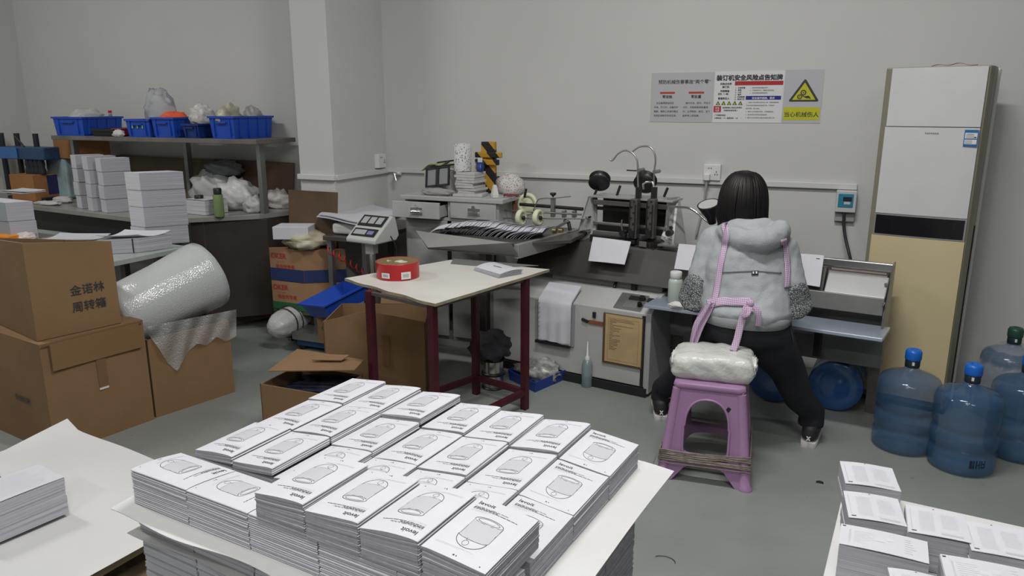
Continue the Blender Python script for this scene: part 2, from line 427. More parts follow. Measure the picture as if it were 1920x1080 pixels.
PO = Vector((-1.368, 1.078, 0))       # front left corner of the pile
pu, pv = Vector((math.cos(PR), math.sin(PR), 0)), Vector((-math.sin(PR), math.cos(PR), 0))
def pp(a, b_, z=0): return PO + pu * a + pv * b_ + Vector((0, 0, z))
SHEET_Z = .733
bk_rng = random.Random(3)
n_booklets = 0
def stack(a, b_, zbase, ks, orient, where, n_top, lift=0, jit=.0009):
    """orient: 0 spine right, logo near viewer; 180 spine left; -90 spine to the front"""
    global n_booklets
    rz = PR + R(orient)
    for k in ks:
        top = (k == n_top)
        me = booklet_mesh(k, k >= n_top - 1, round(lift * bk_rng.choice((.5, 1, 1.6)), 4) if top else 0, orient != -90)
        o = bpy.data.objects.new('booklet', me); COL.objects.link(o)
        dx, dy = bk_rng.uniform(-jit, jit), bk_rng.uniform(-jit, jit)
        # local origin so that the booklet's footprint starts at (a, b_)
        if orient == 0: off = (0, 0)
        elif orient == 180: off = (BW, BL)
        else: off = (0, BW)
        o.location = pp(a + off[0] + dx, b_ + off[1] + dy, zbase)
        o.rotation_euler = (0, 0, rz + R(bk_rng.uniform(-.5, .5)))
        i = n_top - k
        if i == 0: lab = 'booklet topmost of ' + where
        elif i < len(ORD): lab = 'booklet %s from the top of %s' % (ORD[i], where)
        else: lab = 'booklet low in ' + where
        tag(o, lab, 'booklet', 'booklets piled on the front pallet')
        n_booklets += 1
N0 = 17
fill = B()
def fill_stack(a, b_, zbase, n, w, l, mi=0):
    for k in range(n):
        z0 = zbase + k * .0039; M_ = frame(pp(a + bk_rng.uniform(-.001, .001), b_ + bk_rng.uniform(-.001, .001), 0), pu)
        fill.prism([(0, 0), (w, 0), (w, l), (0, l)], z0 + .0004, z0 + .0039, mi, M=M_)
PITCH_A = .1315
cols = [i * PITCH_A + .008 for i in range(7)]
cname = ['first', 'second', 'third', 'fourth', 'fifth', 'sixth', 'seventh']
# front row lying crosswise, spines to the viewer
for i in range(5):
    stack(.0 + i * .1865, 0, SHEET_Z, range(0, N0), -90, 'the %s crosswise front stack from the left' % cname[i], N0 - 1, lift=.006)
# rows behind
rows = [(.158, 'the second row'), (.347, 'the third row'), (.536, 'the back row')]
nn = {(0, 0): 16, (1, 0): 17, (2, 0): 15, (3, 0): 15, (4, 0): 16, (5, 0): 17,
      (0, 1): 15, (1, 1): 17, (2, 1): 16, (3, 1): 15, (4, 1): 17, (5, 1): 17,
      (0, 2): 16, (1, 2): 17, (2, 2): 18, (3, 2): 16, (4, 2): 17, (5, 2): 18}
for r_, (rb, rn) in enumerate(rows):
    for c in range(6):
        n = nn[(c, r_)]
        fill_stack(cols[c], rb, SHEET_Z, n - 4, BW, BL)
        stack(cols[c], rb + bk_rng.uniform(-.003, .003), SHEET_Z, range(n - 4, n), 0, 'the %s stack from the left in %s' % (cname[c], rn), n - 1, lift=.007 if r_ == 2 else .005)
    stack(cols[6], rb, SHEET_Z, range(0, 15), 180, 'the right-edge stack in %s' % rn, 14, lift=.002)
# the four tall stacks on top, at the front
for i, c in enumerate((3, 4, 5, 6)):
    nt_ = (14, 14, 15, 14)[i]
    stack(cols[c] + (.0, .0, .002, .006)[i], -.004, SHEET_Z + .0805, range(0, nt_), 180 if c == 6 else 0,
          ['the leftmost tall front stack', 'the second tall front stack from the left', 'the third tall front stack from the left', 'the rightmost tall front stack'][i], nt_ - 1, lift=.006)
tag(fill.build('booklet_pile', [paper_edge, paper]), 'inner booklets buried under the top layers of the white booklet pile', 'booklets', kind='stuff')
# dividing sheets of white board
def divider(name, z, a0, a1, b0, b1, amp, lab, seed, m):
    def fn(u, v):
        a = a0 + (a1 - a0) * u; b_ = b0 + (b1 - b0) * v
        out = max(0, -b_ + .0) + max(0, a - .93)
        edge = .006 * math.sin(u * 17 + seed) * (1 if v < .1 else 0)
        return pp(a, b_ + edge, z - amp * max(0, -b_) / .05 * (.5 + .5 * math.sin(a * 9 + seed)) - amp * max(0, a - .935) / .05 * .7 * (.6 + .4 * math.sin(b_ * 9)))
    o = B().sheet(fn, 40, 30, .0015, 0).build(name, m)
    return tag(o, lab, 'board sheet')
divider('divider_sheet', SHEET_Z - .001, -.035, 1.005, -.042, .76, .008, 'large white board sheet under the top layer of booklets, jutting out at the sides', 1.0, board_white)
divider('divider_sheet', .660, -.02, .955, -.012, .735, .002, 'thin white board sheet between the lower layers of the booklet pile', 4.0, board_white)
# lower layers, all in one
low = B()
lr_ = random.Random(9)
def lowblock(z0, z1, dz, pitch, inset, seed):
    n = int((z1 - z0) / dz)
    for k in range(n):
        zz = z0 + k * dz
        for i in range(5):
            a = i * pitch + lr_.uniform(-.002, .002); fr = inset + lr_.uniform(-.0015, .0015)
            M_ = frame(pp(a, fr, 0), pu)
            low.prism([(0, 0), (pitch - .004, 0), (pitch - .004, .13), (0, .13)], zz + .0005, zz + dz, (1 if (k + seed) % 5 else 0), M=M_)
        for i in range(3):
            M_ = frame(pp(.93 - .13 - inset + lr_.uniform(-.0015, .0015), .15 + i * .19, 0), pu)
            low.prism([(0, 0), (.13, 0), (.13, .185), (0, .185)], zz + .0005, zz + dz, 0, M=M_)
        for i in range(3):
            M_ = frame(pp(0.002, .15 + i * .19, 0), pu)
            low.prism([(0, 0), (.13, 0), (.13, .185), (0, .185)], zz + .0005, zz + dz, 0, M=M_)
lowblock(.663, SHEET_Z - .004, .0046, .1865, .004, 0)
lowblock(.585, .657, .0046, .1865, .006, 2)
lowblock(.155, .583, .0048, .1865, .005, 1)
low.prism([tuple(pp(.13, .13)[:2]), tuple(pp(.80, .13)[:2]), tuple(pp(.80, .70)[:2]), tuple(pp(.13, .70)[:2])], .155, .728, 0)
tag(low.build('booklet_layers', [paper_edge, paper]), 'lower layers of the white booklet pile under the board sheet', 'booklets', kind='stuff')
def pallet(label, origin, ang, w, d, z_top, boards=7):
    t = thing('wooden_pallet', label, 'pallet', origin, ang, 'wooden pallets under the paper piles')
    bw = w / (boards * 1.18)
    for i in range(boards):
        B().box((bw / 2 + i * (w - bw) / (boards - 1), d / 2, z_top - .009), (bw, d, .018)).build('deck_board', wood, t, bevel=.002)
    for j in range(3):
        B().box((w / 2, .05 + j * (d - .1) / 2, z_top - .029), (w, .09, .02)).build('stringer_board', wood, t, bevel=.002)
        for i in range(3):
            B().box((.06 + i * (w - .12) / 2, .05 + j * (d - .1) / 2, (z_top - .04 + .018) / 2), (.10, .09, z_top - .04 - .018)).build('block', wood, t, bevel=.003)
        B().box((w / 2, .05 + j * (d - .1) / 2, .009), (w, .09, .018)).build('bottom_board', wood, t, bevel=.002)
    return t
pallet('wooden pallet under the big pile of white booklets', pp(-.03, -.03, 0), PR, 1.02, .80, .152)
# ================================================================== LEFT SIDE: paper pallet, cartons, bubble wrap
def W2(v): return Vector((v[0], v[1], 0))
sheet_edge = mat('stacked_sheets_side', (.42, .42, .46), .8, noise_amt=.08, noise_scale=40)
def lines_mat(name, col, scale, amt):
    if name in MATS: return MATS[name]
    m = mat(name, col, .8); nt = m.node_tree; b = nt.nodes['Principled BSDF']
    tc = nt.nodes.new('ShaderNodeTexCoord'); mp = nt.nodes.new('ShaderNodeMapping'); mp.inputs['Scale'].default_value = (1.5, 1.5, scale)
    n = nt.nodes.new('ShaderNodeTexNoise'); n.inputs['Scale'].default_value = 1.0; n.inputs['Detail'].default_value = 6
    nt.links.new(tc.outputs['Object'], mp.inputs[0]); nt.links.new(mp.outputs[0], n.inputs['Vector'])
    cr = nt.nodes.new('ShaderNodeValToRGB'); cr.color_ramp.elements[0].position = .35; cr.color_ramp.elements[1].position = .65
    cr.color_ramp.elements[0].color = (*[c * (1 - amt) for c in col], 1); cr.color_ramp.elements[1].color = (*[min(1, c * (1 + amt)) for c in col], 1)
    nt.links.new(n.outputs['Fac'], cr.inputs['Fac']); nt.links.new(cr.outputs[0], b.inputs['Base Color'])
    return m
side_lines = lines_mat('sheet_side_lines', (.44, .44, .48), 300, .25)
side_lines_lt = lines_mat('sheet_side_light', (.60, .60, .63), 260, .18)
def paper_stack(origin, ang, w, d, h, label, group=None, warp=.004, top_print=None, name='sheet_stack', side=None, seed=1, sheets=True):
    """loose sheets squared up into one block; local x 0..w, y 0..d"""
    t = thing(name, label, 'paper stack', origin, ang, group)
    rng = random.Random(seed); layers = max(2, int(h / .02)); b = B()
    for k in range(layers):
        z0, z1 = h * k / layers, h * (k + 1) / layers; dx, dy = rng.uniform(-.0012, .0012), rng.uniform(-.0012, .0012)
        b.box((w / 2 + dx, d / 2 + dy, (z0 + z1) / 2), (w, d, z1 - z0 - .0004), 0)
    b.build('sheets', side or side_lines, t)
    s1, s2 = rng.uniform(0, 6), rng.uniform(.5, 1.5)
    def fn(u, v): return (w * u, d * v, h + .0016 + warp * (math.sin(PI * u * s2) * .8 + .5 * math.sin(2.2 * v + s1) * u + .5))
    tb = B().sheet(fn, 12, 10, .0012, 0)
    if top_print:
        def surf(x, y): p = fn(x / w, y / d); return Vector((p[0], p[1], p[2] + .0004))
        top_print(tb, surf, w, d)
    tb.build('top_sheet', [paper, print_grey, print_lt, print_dark], t)
    return t
def pr_lines(b, surf, x0, x1, y0, y1, n, mi=2, th=.0009, rag=.15, seed=1):
    rng = random.Random(seed)
    for i in range(n):
        y = y1 + (y0 - y1) * (i + .5) / n; xe = x1 - (x1 - x0) * rng.random() * rag; m = 6
        V = []
        for j in range(m + 1):
            x = x0 + (xe - x0) * j / m; V += [surf(x, y - th / 2), surf(x, y + th / 2)]
        b.add(V, [(2 * j, 2 * j + 2, 2 * j + 3, 2 * j + 1) for j in range(m)], mi)
def pr_box(b, surf, x0, x1, y0, y1, mi):
    m = 4; V = []
    for j in range(m + 1):
        x = x0 + (x1 - x0) * j / m; V += [surf(x, y0), surf(x, y1)]
    b.add(V, [(2 * j, 2 * j + 2, 2 * j + 3, 2 * j + 1) for j in range(m)], mi)
# ---- pallet at the lower left with white wrapping paper and loose stacks
PZ = .30
la = az(270, 1012, PZ); lb = az(150, 1080, PZ); lc = az(65, 812, PZ)
ldir = (la - lb).normalized()                      # front edge of the pallet runs this way
lang = math.atan2(ldir.y, ldir.x)
ln = Vector((-ldir.y, ldir.x, 0))
p0 = la - ldir * 1.15 + ldir * .36
pallet('wooden pallet at the lower left carrying loose printed sheets', (p0.x, p0.y, 0), lang, 1.12, .95, .152)
pallet('second wooden pallet at the lower left, lying on another pallet', (p0.x, p0.y, .153), lang, 1.12, .95, .143)
def lp(x, y, z=0): return W2(p0) + ldir * x + ln * y + Vector((0, 0, z))
def wrapfn(u, v):
    x = -.05 + 1.25 * u - .07 * (1 - v) * u; y = -.03 + v * 1.04
    z = PZ + .004 + .004 * math.sin(5 * x + 3 * y) + .002 * math.sin(13 * y)
    if v > .93 and u > .8: z += .035 * (v - .93) / .07 * (u - .8) / .2
    return lp(x, y, z)
tag(B().sheet(wrapfn, 40, 30, .001, 0).build('wrapping_paper', board_white), 'large white sheet of paper spread over the lower left pallet', 'wrapping paper')
def foldfn(u, v):
    a, b_ = az(0, 1070, PZ + .012), az(158, 998, PZ + .012)
    c, d = az(0, 1018, PZ + .05), az(130, 960, PZ + .05)
    p = (a * (1 - u) + b_ * u) * (1 - v) + (c * (1 - u) + d * u) * v
    p.z = PZ + .010 + .022 * v * v; return p
def sfront(x, y, z, ext=0):
    return az(x, y, z)
# stacks: dark side facing the viewer; base edge from (5,1018) to (130,962)
b0_, b1_ = az(5, 1016, PZ + .01), az(130, 962, PZ + .01)
sd = (b1_ - b0_).normalized(); sa = math.atan2(sd.y, sd.x)
sw = .24
def tp_lines(b, s, w, d): pr_lines(b, s, w * .1, w * .9, d * .1, d * .9, 16, 2, .0012, .2, 5)
o1 = b1_ - sd * sw
paper_stack((o1.x, o1.y, PZ + .012), sa, sw, .16, .125, 'stack of printed sheets nearest the viewer on the lower left pallet', 'loose sheet stacks on the lower left pallet', .002, tp_lines, seed=3)
nrm = Vector((-sd.y, sd.x, 0))
o2 = o1 - sd * .16 + nrm * .17
paper_stack((o2.x, o2.y, PZ + .012), sa, sw + .05, .15, .13, 'middle stack of printed sheets on the lower left pallet, behind the nearest one', 'loose sheet stacks on the lower left pallet', .002, tp_lines, seed=4)
o3 = o2 - sd * .22 + nrm * .165
paper_stack((o3.x, o3.y, PZ + .012), sa, sw, .16, .135, 'farthest stack of printed sheets on the lower left pallet, cut by the photo edge', 'loose sheet stacks on the lower left pallet', .002, tp_lines, seed=5)
# ---- cartons
def carton(label, F, e1, e2, z0, h, name='cardboard_box', tops=None, opent=False, m=None, texts=(), tapes=(), bulge=.006, flaps=()):
    """F = near corner (world xy), e1/e2 vectors of the two near bottom edges (e1 right face, e2 left face)"""
    m = m or card
    F = Vector((F[0], F[1], 0)); e1 = Vector((*e1, 0)); e2 = Vector((*e2, 0))
    t = thing(name, label, 'cardboard box', (F.x, F.y, z0))
    tops = tops or [h] * 4
    C4 = [Vector((0, 0, 0)), e1, e1 + e2, e2]
    b = B(); nrm = [Vector((e1.y, -e1.x, 0)).normalized(), e1.normalized(), Vector((-e1.y, e1.x, 0)).normalized(), -e1.normalized()]
    nrm[1] = Vector((e2.y, -e2.x, 0)).normalized() * -1 if False else e1.normalized()
    cen = (e1 + e2) / 2
    for i in range(4):
        a, c = C4[i], C4[(i + 1) % 4]; ha, hc = tops[i], tops[(i + 1) % 4]
        out = ((a + c) / 2 - cen); out.z = 0; out.normalize(); nu, nv = 8, 6; V = []
        for j in range(nv + 1):
            for k in range(nu + 1):
                u, v = k / nu, j / nv
                p = a * (1 - u) + c * u + Vector((0, 0, (ha * (1 - u) + hc * u) * v))
                V.append(p + out * bulge * math.sin(PI * u) * math.sin(PI * v))
        b.add(V, [(j * (nu + 1) + k, j * (nu + 1) + k + 1, (j + 1) * (nu + 1) + k + 1, (j + 1) * (nu + 1) + k) for j in range(nv) for k in range(nu)], 0, True)
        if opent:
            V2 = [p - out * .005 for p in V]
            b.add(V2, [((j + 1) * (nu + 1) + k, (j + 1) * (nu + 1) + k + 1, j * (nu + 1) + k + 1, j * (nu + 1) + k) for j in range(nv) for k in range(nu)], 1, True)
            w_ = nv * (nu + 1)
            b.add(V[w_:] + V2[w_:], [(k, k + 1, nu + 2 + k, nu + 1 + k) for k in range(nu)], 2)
    T4 = [C4[i] + Vector((0, 0, tops[i])) for i in range(4)]
    if opent: b.add([p + Vector((0, 0, .012)) for p in C4], [(0, 1, 2, 3)], 1)
    else: b.add(T4, [(0, 1, 2, 3)], 0)
    b.add(C4, [(3, 2, 1, 0)], 0)
    # writing on face 0 (right face, along e1) or face 1 (left face, along -e2): (face, string, size, x, z, align)
    for (fc, st, sz, x, z, mi_) in texts:
        if fc == 0: o_, d_, nn_ = Vector((0, 0, 0)), e1.normalized(), Vector((e1.y, -e1.x, 0)).normalized()
        else: o_, d_, nn_ = e2.copy(), -e2.normalized(), Vector((-e2.y, e2.x, 0)).normalized()
        M_ = frame(o_ + d_ * x + Vector((0, 0, z)) + nn_ * (bulge + .002), d_, nn_)
        b.text(st, sz, M_, mi_, bold=.01)
    b.build('body', [m, card_in, card_edge, print_dark, MATS.get('print_red') or mat('print_red', (.42, .03, .03), .6), mat('print_green', (.02, .12, .04), .6), mat('print_blue', (.02, .035, .12), .6)], t)
    for (fc, x0, x1, z0_, z1_) in tapes:
        if fc == 0: o_, d_, nn_ = Vector((0, 0, 0)), e1.normalized(), Vector((e1.y, -e1.x, 0)).normalized()
        else: o_, d_, nn_ = e2.copy(), -e2.normalized(), Vector((-e2.y, e2.x, 0)).normalized()
        c = o_ + d_ * (x0 + x1) / 2 + Vector((0, 0, (z0_ + z1_) / 2)) + nn_ * (bulge + .0015)
        B().box(c, (x1 - x0, .001, z1_ - z0_), 0, rot=(0, 0, math.atan2(d_.y, d_.x))).build('tape', tape, t)
    for pts in flaps:   # local quads, given a thickness
        pts = [Vector(p) for p in pts]; nn_ = (pts[1] - pts[0]).cross(pts[3] - pts[0]).normalized() * .004
        B().hexa(pts, [p + nn_ for p in pts]).build('flap', [m], t, bevel=.001)
    return t
cA = carton('large brown cardboard box on the floor at the left, bottom of the stack of two', (-3.235, 2.165), (.09, .49), (-.60, .10), 0, .545, bulge=.012,
    tapes=[(0, .235, .280, .25, .54), (0, .0, .488, .538, .5455)], texts=[(1, '外贸包装', .035, .33, .23, 3)])
B().box((0, 0, 0), (.045, .002, .010)).build('paper_label', white_pl, cA, loc=(.0465 + .014, .2533 - .003, .258), rot=(0, 0, math.atan2(.49, .09)))
B().box((.0, 0, 0), (.43, .0012, .13)).build('wide_tape', mat('brown_tape_wide', (.225, .135, .062), .34), cA, loc=(.062, .245, .475), rot=(0, 0, math.atan2(.49, .09)))
hB = [ay(68, 455, 2.205).z - .548, 0, 0, 0]
cBF = az(70, 640, .548); cBR = az(228, 605, .548)
e1B = (cBR.x - cBF.x, cBR.y - cBF.y); e2B = (-.52, .14)
def Vz(y, xy):
    lo, hi = -1, 4
    for _ in range(50):
        m = (lo + hi) / 2; d = Vector((xy[0], xy[1], m)) - _C; zz = d.dot(_fw); py_ = 540 - F_PX * d.dot(_up) / zz
        if py_ > y: lo = m
        else: hi = m
    return m
topsB = [Vz(456, cBF) - .548, Vz(452, cBR) - .548]
carton('brown cardboard box with black Chinese writing, on top of the large box', (cBF.x, cBF.y), e1B, e2B, .548, .42, tops=[topsB[0], topsB[1], topsB[1] - .05, topsB[0] - .03], opent=True, bulge=.004,
    texts=[(0, '金诺林', .053, .165, .185, 3), (0, '周转箱', .053, .165, .105, 3)])
cC = carton('open brown cardboard box on the floor holding the roll of bubble wrap', (-3.15, 2.672), (.12, .45), (-.56, .13), 0, .43, bulge=.008, opent=True)
# ---- bubble wrap roll
def bubble_mat(name, alpha, col=(.78, .80, .82), bs=.7, vs=85):
    m = mat(name, col, .16, trans=0, spec=.9); nt = m.node_tree; b = nt.nodes['Principled BSDF']; b.inputs['Alpha'].default_value = alpha
    tc = nt.nodes.new('ShaderNodeTexCoord'); v = nt.nodes.new('ShaderNodeTexVoronoi'); v.inputs['Scale'].default_value = vs
    nt.links.new(tc.outputs['Object'], v.inputs['Vector'])
    bp = nt.nodes.new('ShaderNodeBump'); bp.inputs['Strength'].default_value = bs; bp.inputs['Distance'].default_value = .004; bp.invert = True
    nt.links.new(v.outputs['Distance'], bp.inputs['Height']); nt.links.new(bp.outputs[0], b.inputs['Normal'])
    return m
bub = bubble_mat('bubble_wrap', 1.0, (.50, .52, .52), .34, 120); bub_t = bubble_mat('bubble_film', .27, (.60, .60, .59), .8, 120)
bt = thing('bubble_wrap_roll', 'thick roll of clear bubble wrap leaning tilted in an open cardboard box', 'bubble wrap roll', (-3.13, 2.9, .44))
Pa, Pb = ay(218, 600, 2.72), ay(390, 514, 3.24)
ax_ = (Pb - Pa).normalized(); q = ax_.to_track_quat('Z', 'Y').to_matrix().to_4x4(); q.translation = Pa - Vector((-3.13, 2.9, .44)); L_ = (Pb - Pa).length
rb = B(); rb.lathe([(.05, -.01), (.13, -.012), (.165, 0), (.178, .03), (.184, L_ * .5), (.202, L_ - .04), (.198, L_ + .0), (.16, L_ + .012), (.05, L_ + .012), (.045, L_ - .1)], n=48, M=q, wob=lambda a, z: 1 + .008 * math.sin(3 * a + 9 * z) + .005 * math.sin(11 * a))
rb.xform(Matrix.Identity(4)); rb.build('roll', bub, bt)
def film(u, v):
    # hangs from the roll's underside over the near top edge of the box and down its face
    x = 278 + 165 * u
    drop = [0, .30, .82, 1.0, .62, .50, .55, .48, .62, .58][min(9, int(u * 9.99))]
    i = min(8, int(u * 9)); f = u * 9 - i; dr = [0.15, .45, .80, 1.0, .66, .52, .60, .46, .60, .52]
    drop = dr[i] * (1 - f) + dr[i + 1] * f
    y = (612 - 32 * u) + v * drop * 95
    p = az(x, y, .43)
    dd = _ray(x, y); dxy = Vector((-3.15, 2.672, 0)); e = Vector((.12, .45, 0)).normalized(); n = Vector((e.y, -e.x, 0))
    k = (dxy + n * (.022 + .012 * math.sin(9 * u * PI + 4 * v) + .018 * (1 - v)) - W2(_C)).dot(n) / W2(dd).dot(n)
    P_ = _C + dd * k
    return P_ - Vector((-3.13, 2.9, .44))
B().sheet(film, 40, 16, .0012).build('loose_film', bub_t, bt)
# ================================================================== LEFT BACK: benches, shelf, paper bundles
dark_bench = mat('bench_edge', (.045, .042, .04), .5, noise_amt=.2)
bench_top_m = mat('bench_top', (.30, .30, .27), .25, noise_amt=.1, noise_scale=5)
bench_brown = mat('bench_panel', (.055, .045, .037), .5, .3, noise_amt=.15, noise_scale=3)
BZ = .85
b1 = az(62, 385, BZ); b2 = az(318, 416, BZ); b3 = az(345, 409, BZ); b4 = az(486, 402, BZ); b5 = az(558, 393, BZ)
BO = Vector((-4.2, 4.1, 0))
t = thing('work_bench', 'long dark-edged workbench along the back wall under the blue bins', 'workbench', BO)
def rel(p, z=None): q_ = Vector(p) - BO; return (q_.x, q_.y)
poly = [(-6.3, 4.05), rel(b1)] ; poly = [tuple(Vector((-6.3, 4.02, 0)) - BO)[:2], rel(b2), rel(b3), rel(b4), rel(b5), tuple(Vector((-3.66, 4.6, 0)) - BO)[:2], tuple(Vector((-6.3, 4.6, 0)) - BO)[:2]]
B().prism(poly, BZ - .035, BZ).build('worktop', [bench_top_m], t, bevel=.003)
B().prism([tuple(Vector((-6.3, 4.10, 0)) - BO)[:2], (rel(b2)[0] - .02, rel(b2)[1] + .05), (rel(b2)[0] - .02, rel(b2)[1] + .10), tuple(Vector((-6.3, 4.15, 0)) - BO)[:2]], BZ - .22, BZ - .036).build('front_rail', black, t)
B().prism([(rel(b3)[0] + .0, rel(b3)[1] + .05), (rel(b4)[0] + .03, rel(b4)[1] + .04), (rel(b5)[0] - .05, rel(b5)[1] - .02), (rel(b5)[0] - .30, rel(b5)[1] - .02), (rel(b3)[0], rel(b3)[1] + .30)], .10, BZ - .036).build('side_cupboard', bench_brown, t, bevel=.004)
for x, y in ((-5.9, 4.2), (-5.0, 4.12), (-4.25, 3.95), (-4.25, 4.5), (-3.95, 4.5), (-5.9, 4.5), (-4.03, 4.0)):
    B().box((x - BO.x, y - BO.y, (BZ - .036) / 2), (.05, .05, BZ - .036)).build('leg', steel_dk, t, bevel=.003)
# second table in front
T2Z = .75
c1, c2 = az(230, 487, T2Z), az(343, 464, T2Z)
t = thing('paper_table', 'grey-topped table at the left behind the cardboard boxes, holding paper stacks', 'table', (-4.4, 3.2, 0))
x1_ = c1.x + .02; d_ = c2 - c1
B().prism([(-6.0 + 4.4, c1.y - 3.2 - .35), (x1_ + 4.4 - .04, c1.y - 3.2 - .35), (c2.x + 4.4, c2.y - 3.2 + .05), (-6.0 + 4.4, c2.y - 3.2 + .20)], T2Z - .03, T2Z).build('tabletop', [mat('table_glass_green', (.36, .40, .38), .22, noise_amt=.08)], t, bevel=.003)
for x, y in ((-5.85, 2.85), (-5.85, 3.5), (-3.80, 2.85), (-3.75, 3.33)):
    B().box((x + 4.4, y - 3.2, (T2Z - .03) / 2), (.04, .04, T2Z - .03)).build('leg', steel_dk, t, bevel=.003)
B().box((-.55, .0, .2), (2.0, .5, .02)).build('lower_shelf', card_dk, t)
# shelf over the bench
SY0 = 4.13
s_l, s_r = ay(95, 254, SY0), ay(480, 262, SY0); SZ = (s_l.z + s_r.z) / 2
t = thing('shelf_rack', 'grey metal shelf on posts above the workbench, carrying blue bins', 'shelf', (-4.6, 4.3, BZ))
B().box(((s_l.x + s_r.x) / 2 + 4.6, .04, SZ - BZ - .016), (s_r.x - s_l.x, .42, .032)).build('shelf_board', [mat('shelf_steel', (.20, .18, .17), .45, .4, noise_amt=.2, noise_scale=6)], t, bevel=.003)
pr_ = ay(489, 300, 4.28); pl_ = ay(141, 280, 4.24)
for x, y in ((pr_.x, 4.28), (pl_.x, 4.24), ((pr_.x + pl_.x) / 2, 4.50)):
    B().box((x + 4.6, y - 4.3, (SZ - BZ - .032) / 2), (.035, .05, SZ - BZ - .032)).build('post', steel_gal, t, bevel=.002)
def bin_(label, xl, xr, ytop, dep, m=blue_pl, y0=SY0 + .01, h=None, rib=True, zb=None):
    zb = SZ if zb is None else zb
    pl2, pr2 = ay(xl, ytop, y0), ay(xr, ytop, y0)
    w = pr2.x - pl2.x; h = h or max(.08, pl2.z - zb)
    t = thing('storage_bin', label, 'storage bin', ((pl2.x + pr2.x) / 2, y0 + dep / 2, zb), 0, 'blue bins on the long shelf')
    b = B(); tw = .012; ins = .012
    def ringq(s, z): return [Vector((-w / 2 + s, -dep / 2 + s, z)), Vector((w / 2 - s, -dep / 2 + s, z)), Vector((w / 2 - s, dep / 2 - s, z)), Vector((-w / 2 + s, dep / 2 - s, z))]
    b.loft([ringq(ins, 0), ringq(0, h), ringq(.004, h), ringq(ins + .004, .006)], cap=True, sm=False)
    b.build('tub', m, t)
    rm = B()
    for sx, sy, lx, ly in ((0, -dep / 2 - .004, w + .016, .01), (0, dep / 2 + .004, w + .016, .01), (-w / 2 - .004, 0, .01, dep), (w / 2 + .004, 0, .01, dep)): rm.box((sx, sy, h - .006), (lx, ly, .014))
    rm.build('rim', m, t)
    if rib:
        r_ = B()
        for f in (-.32, .32): r_.box((w * f, -dep / 2 + .002, h * .5), (.008, .012, h * .8))
        for f in (-.35, -.12, .12, .35): r_.box((w / 2 - .002, dep * f, h * .5), (.012, .010, h * .85))
        r_.build('rib', m, t)
        B().box((0, -dep / 2 - .006, h * .72), (w * .42, .016, .012)).build('handle', m, t, bevel=.003)
    return t
g_in = []
bins = [bin_('blue plastic bin at the left end of the shelf, bags inside', 98, 153, 219, .36),
        bin_('narrow blue bin with green marks, second bin from the left', 234, 278, 220, .30, h=.13),
        bin_('blue bin holding an orange bag, in the middle of the shelf', 283, 324, 220, .34),
        bin_('low dark blue bin heaped with cloth, between two taller blue bins', 341, 371, 232, .26, navy),
        bin_('long blue bin at the right end of the shelf', 391, 437, 218, .40)]
gm = B()
for i in range(3): gm.box((-.05 + .05 * i, -.152, .075), (.012, .002, .022))
gm.build('green_mark', mat('green_mark', (.2, .5, .15), .6), bins[1])
def crumple(name, label, cat, c, r, sc, m, seed=0, amp=.3, group=None, sub=0):
    b = B(); b.sph((0, 0, 0), r, 0, 28, 18, sc, amp, seed)
    V = []
    for p in b.v:
        v = Vector(p); k = 1 + .10 * noise.noise(v / r * 1.6 + Vector((seed * 7.1, 3, 1))) + .07 * noise.noise(v / r * 4 + Vector((seed, 9, 1)))
        v = v * k; V.append(v)
    zm = min(p.z for p in V); V = [(p.x, p.y, max(p.z, zm + (0 - zm) * .35)) for p in V]; z0 = min(p[2] for p in V)
    b.v = [(p[0], p[1], p[2] - z0) for p in V]
    o = b.build(name, m, loc=c); return tag(o, label, cat, group)
def on(bn, dx=0, dy=0, z=.07): l = bn.location; return (l.x + dx, l.y + dy, l.z + z)
crumple('plastic_bag', 'clear plastic bag bulging out of the leftmost blue bin', 'plastic bag', on(bins[0], 0, 0, .075), .13, (.75, 1, .55), bag_white, 1)
crumple('plastic_bag', 'tall clear plastic bag standing in the narrow blue bin', 'plastic bag', on(bins[1], .06, .02, .05), .12, (.9, .8, 1.5), bag, 2)
crumple('orange_bag', 'orange bag lying in the blue bin in the middle of the shelf', 'bag', on(bins[2], 0, -.05, .085), .09, (.95, 1.2, .65), mat('orange_cloth', (.75, .12, .04), .6), 3)
crumple('cloth_heap', 'white and grey cloth heaped on the low dark blue bin', 'cloth', on(bins[3], 0, 0, .07), .10, (.75, 1, .95), mat('pale_cloth', (.55, .54, .52), .8, noise_amt=.3, noise_scale=40), 4)
crumple('plastic_bag', 'clear bag of coloured parts in the right-end blue bin, near its left', 'plastic bag', on(bins[4], -.03, -.09, .08), .10, (.7, 1, .95), mat('coloured_bag', (.45, .42, .33), .3, noise_amt=.5, noise_scale=14), 5)
crumple('plastic_bag', 'grey plastic bag at the back of the right-end blue bin', 'plastic bag', on(bins[4], .0, .12, .08), .085, (.7, .9, 1.0), mat('grey_bag', (.33, .32, .31), .35, noise_amt=.35, noise_scale=20), 6)
bx = bin_('black plastic tray beside the leftmost blue bin on the shelf', 170, 211, 238, .2, black, h=.055, rib=False); bx.name = 'plastic_tray'; bx['category'] = 'tray'; del bx['group']
p = ay(226, 240, SY0 + .10); tag(B().box((0, 0, .03), (.08, .12, .055)).build('small_box', mat('dark_red', (.25, .02, .03), .5), loc=(p.x, p.y, SZ + .003), bevel=.006), 'small dark red box on the shelf behind a white rag', 'box')
p = ay(222, 245, SY0 + .02); crumple('rag', 'white rag on the shelf left of the narrow blue bin', 'rag', (p.x, p.y, SZ), .045, (1.1, .7, .7), mat('white_rag', (.6, .58, .56), .85), 8)
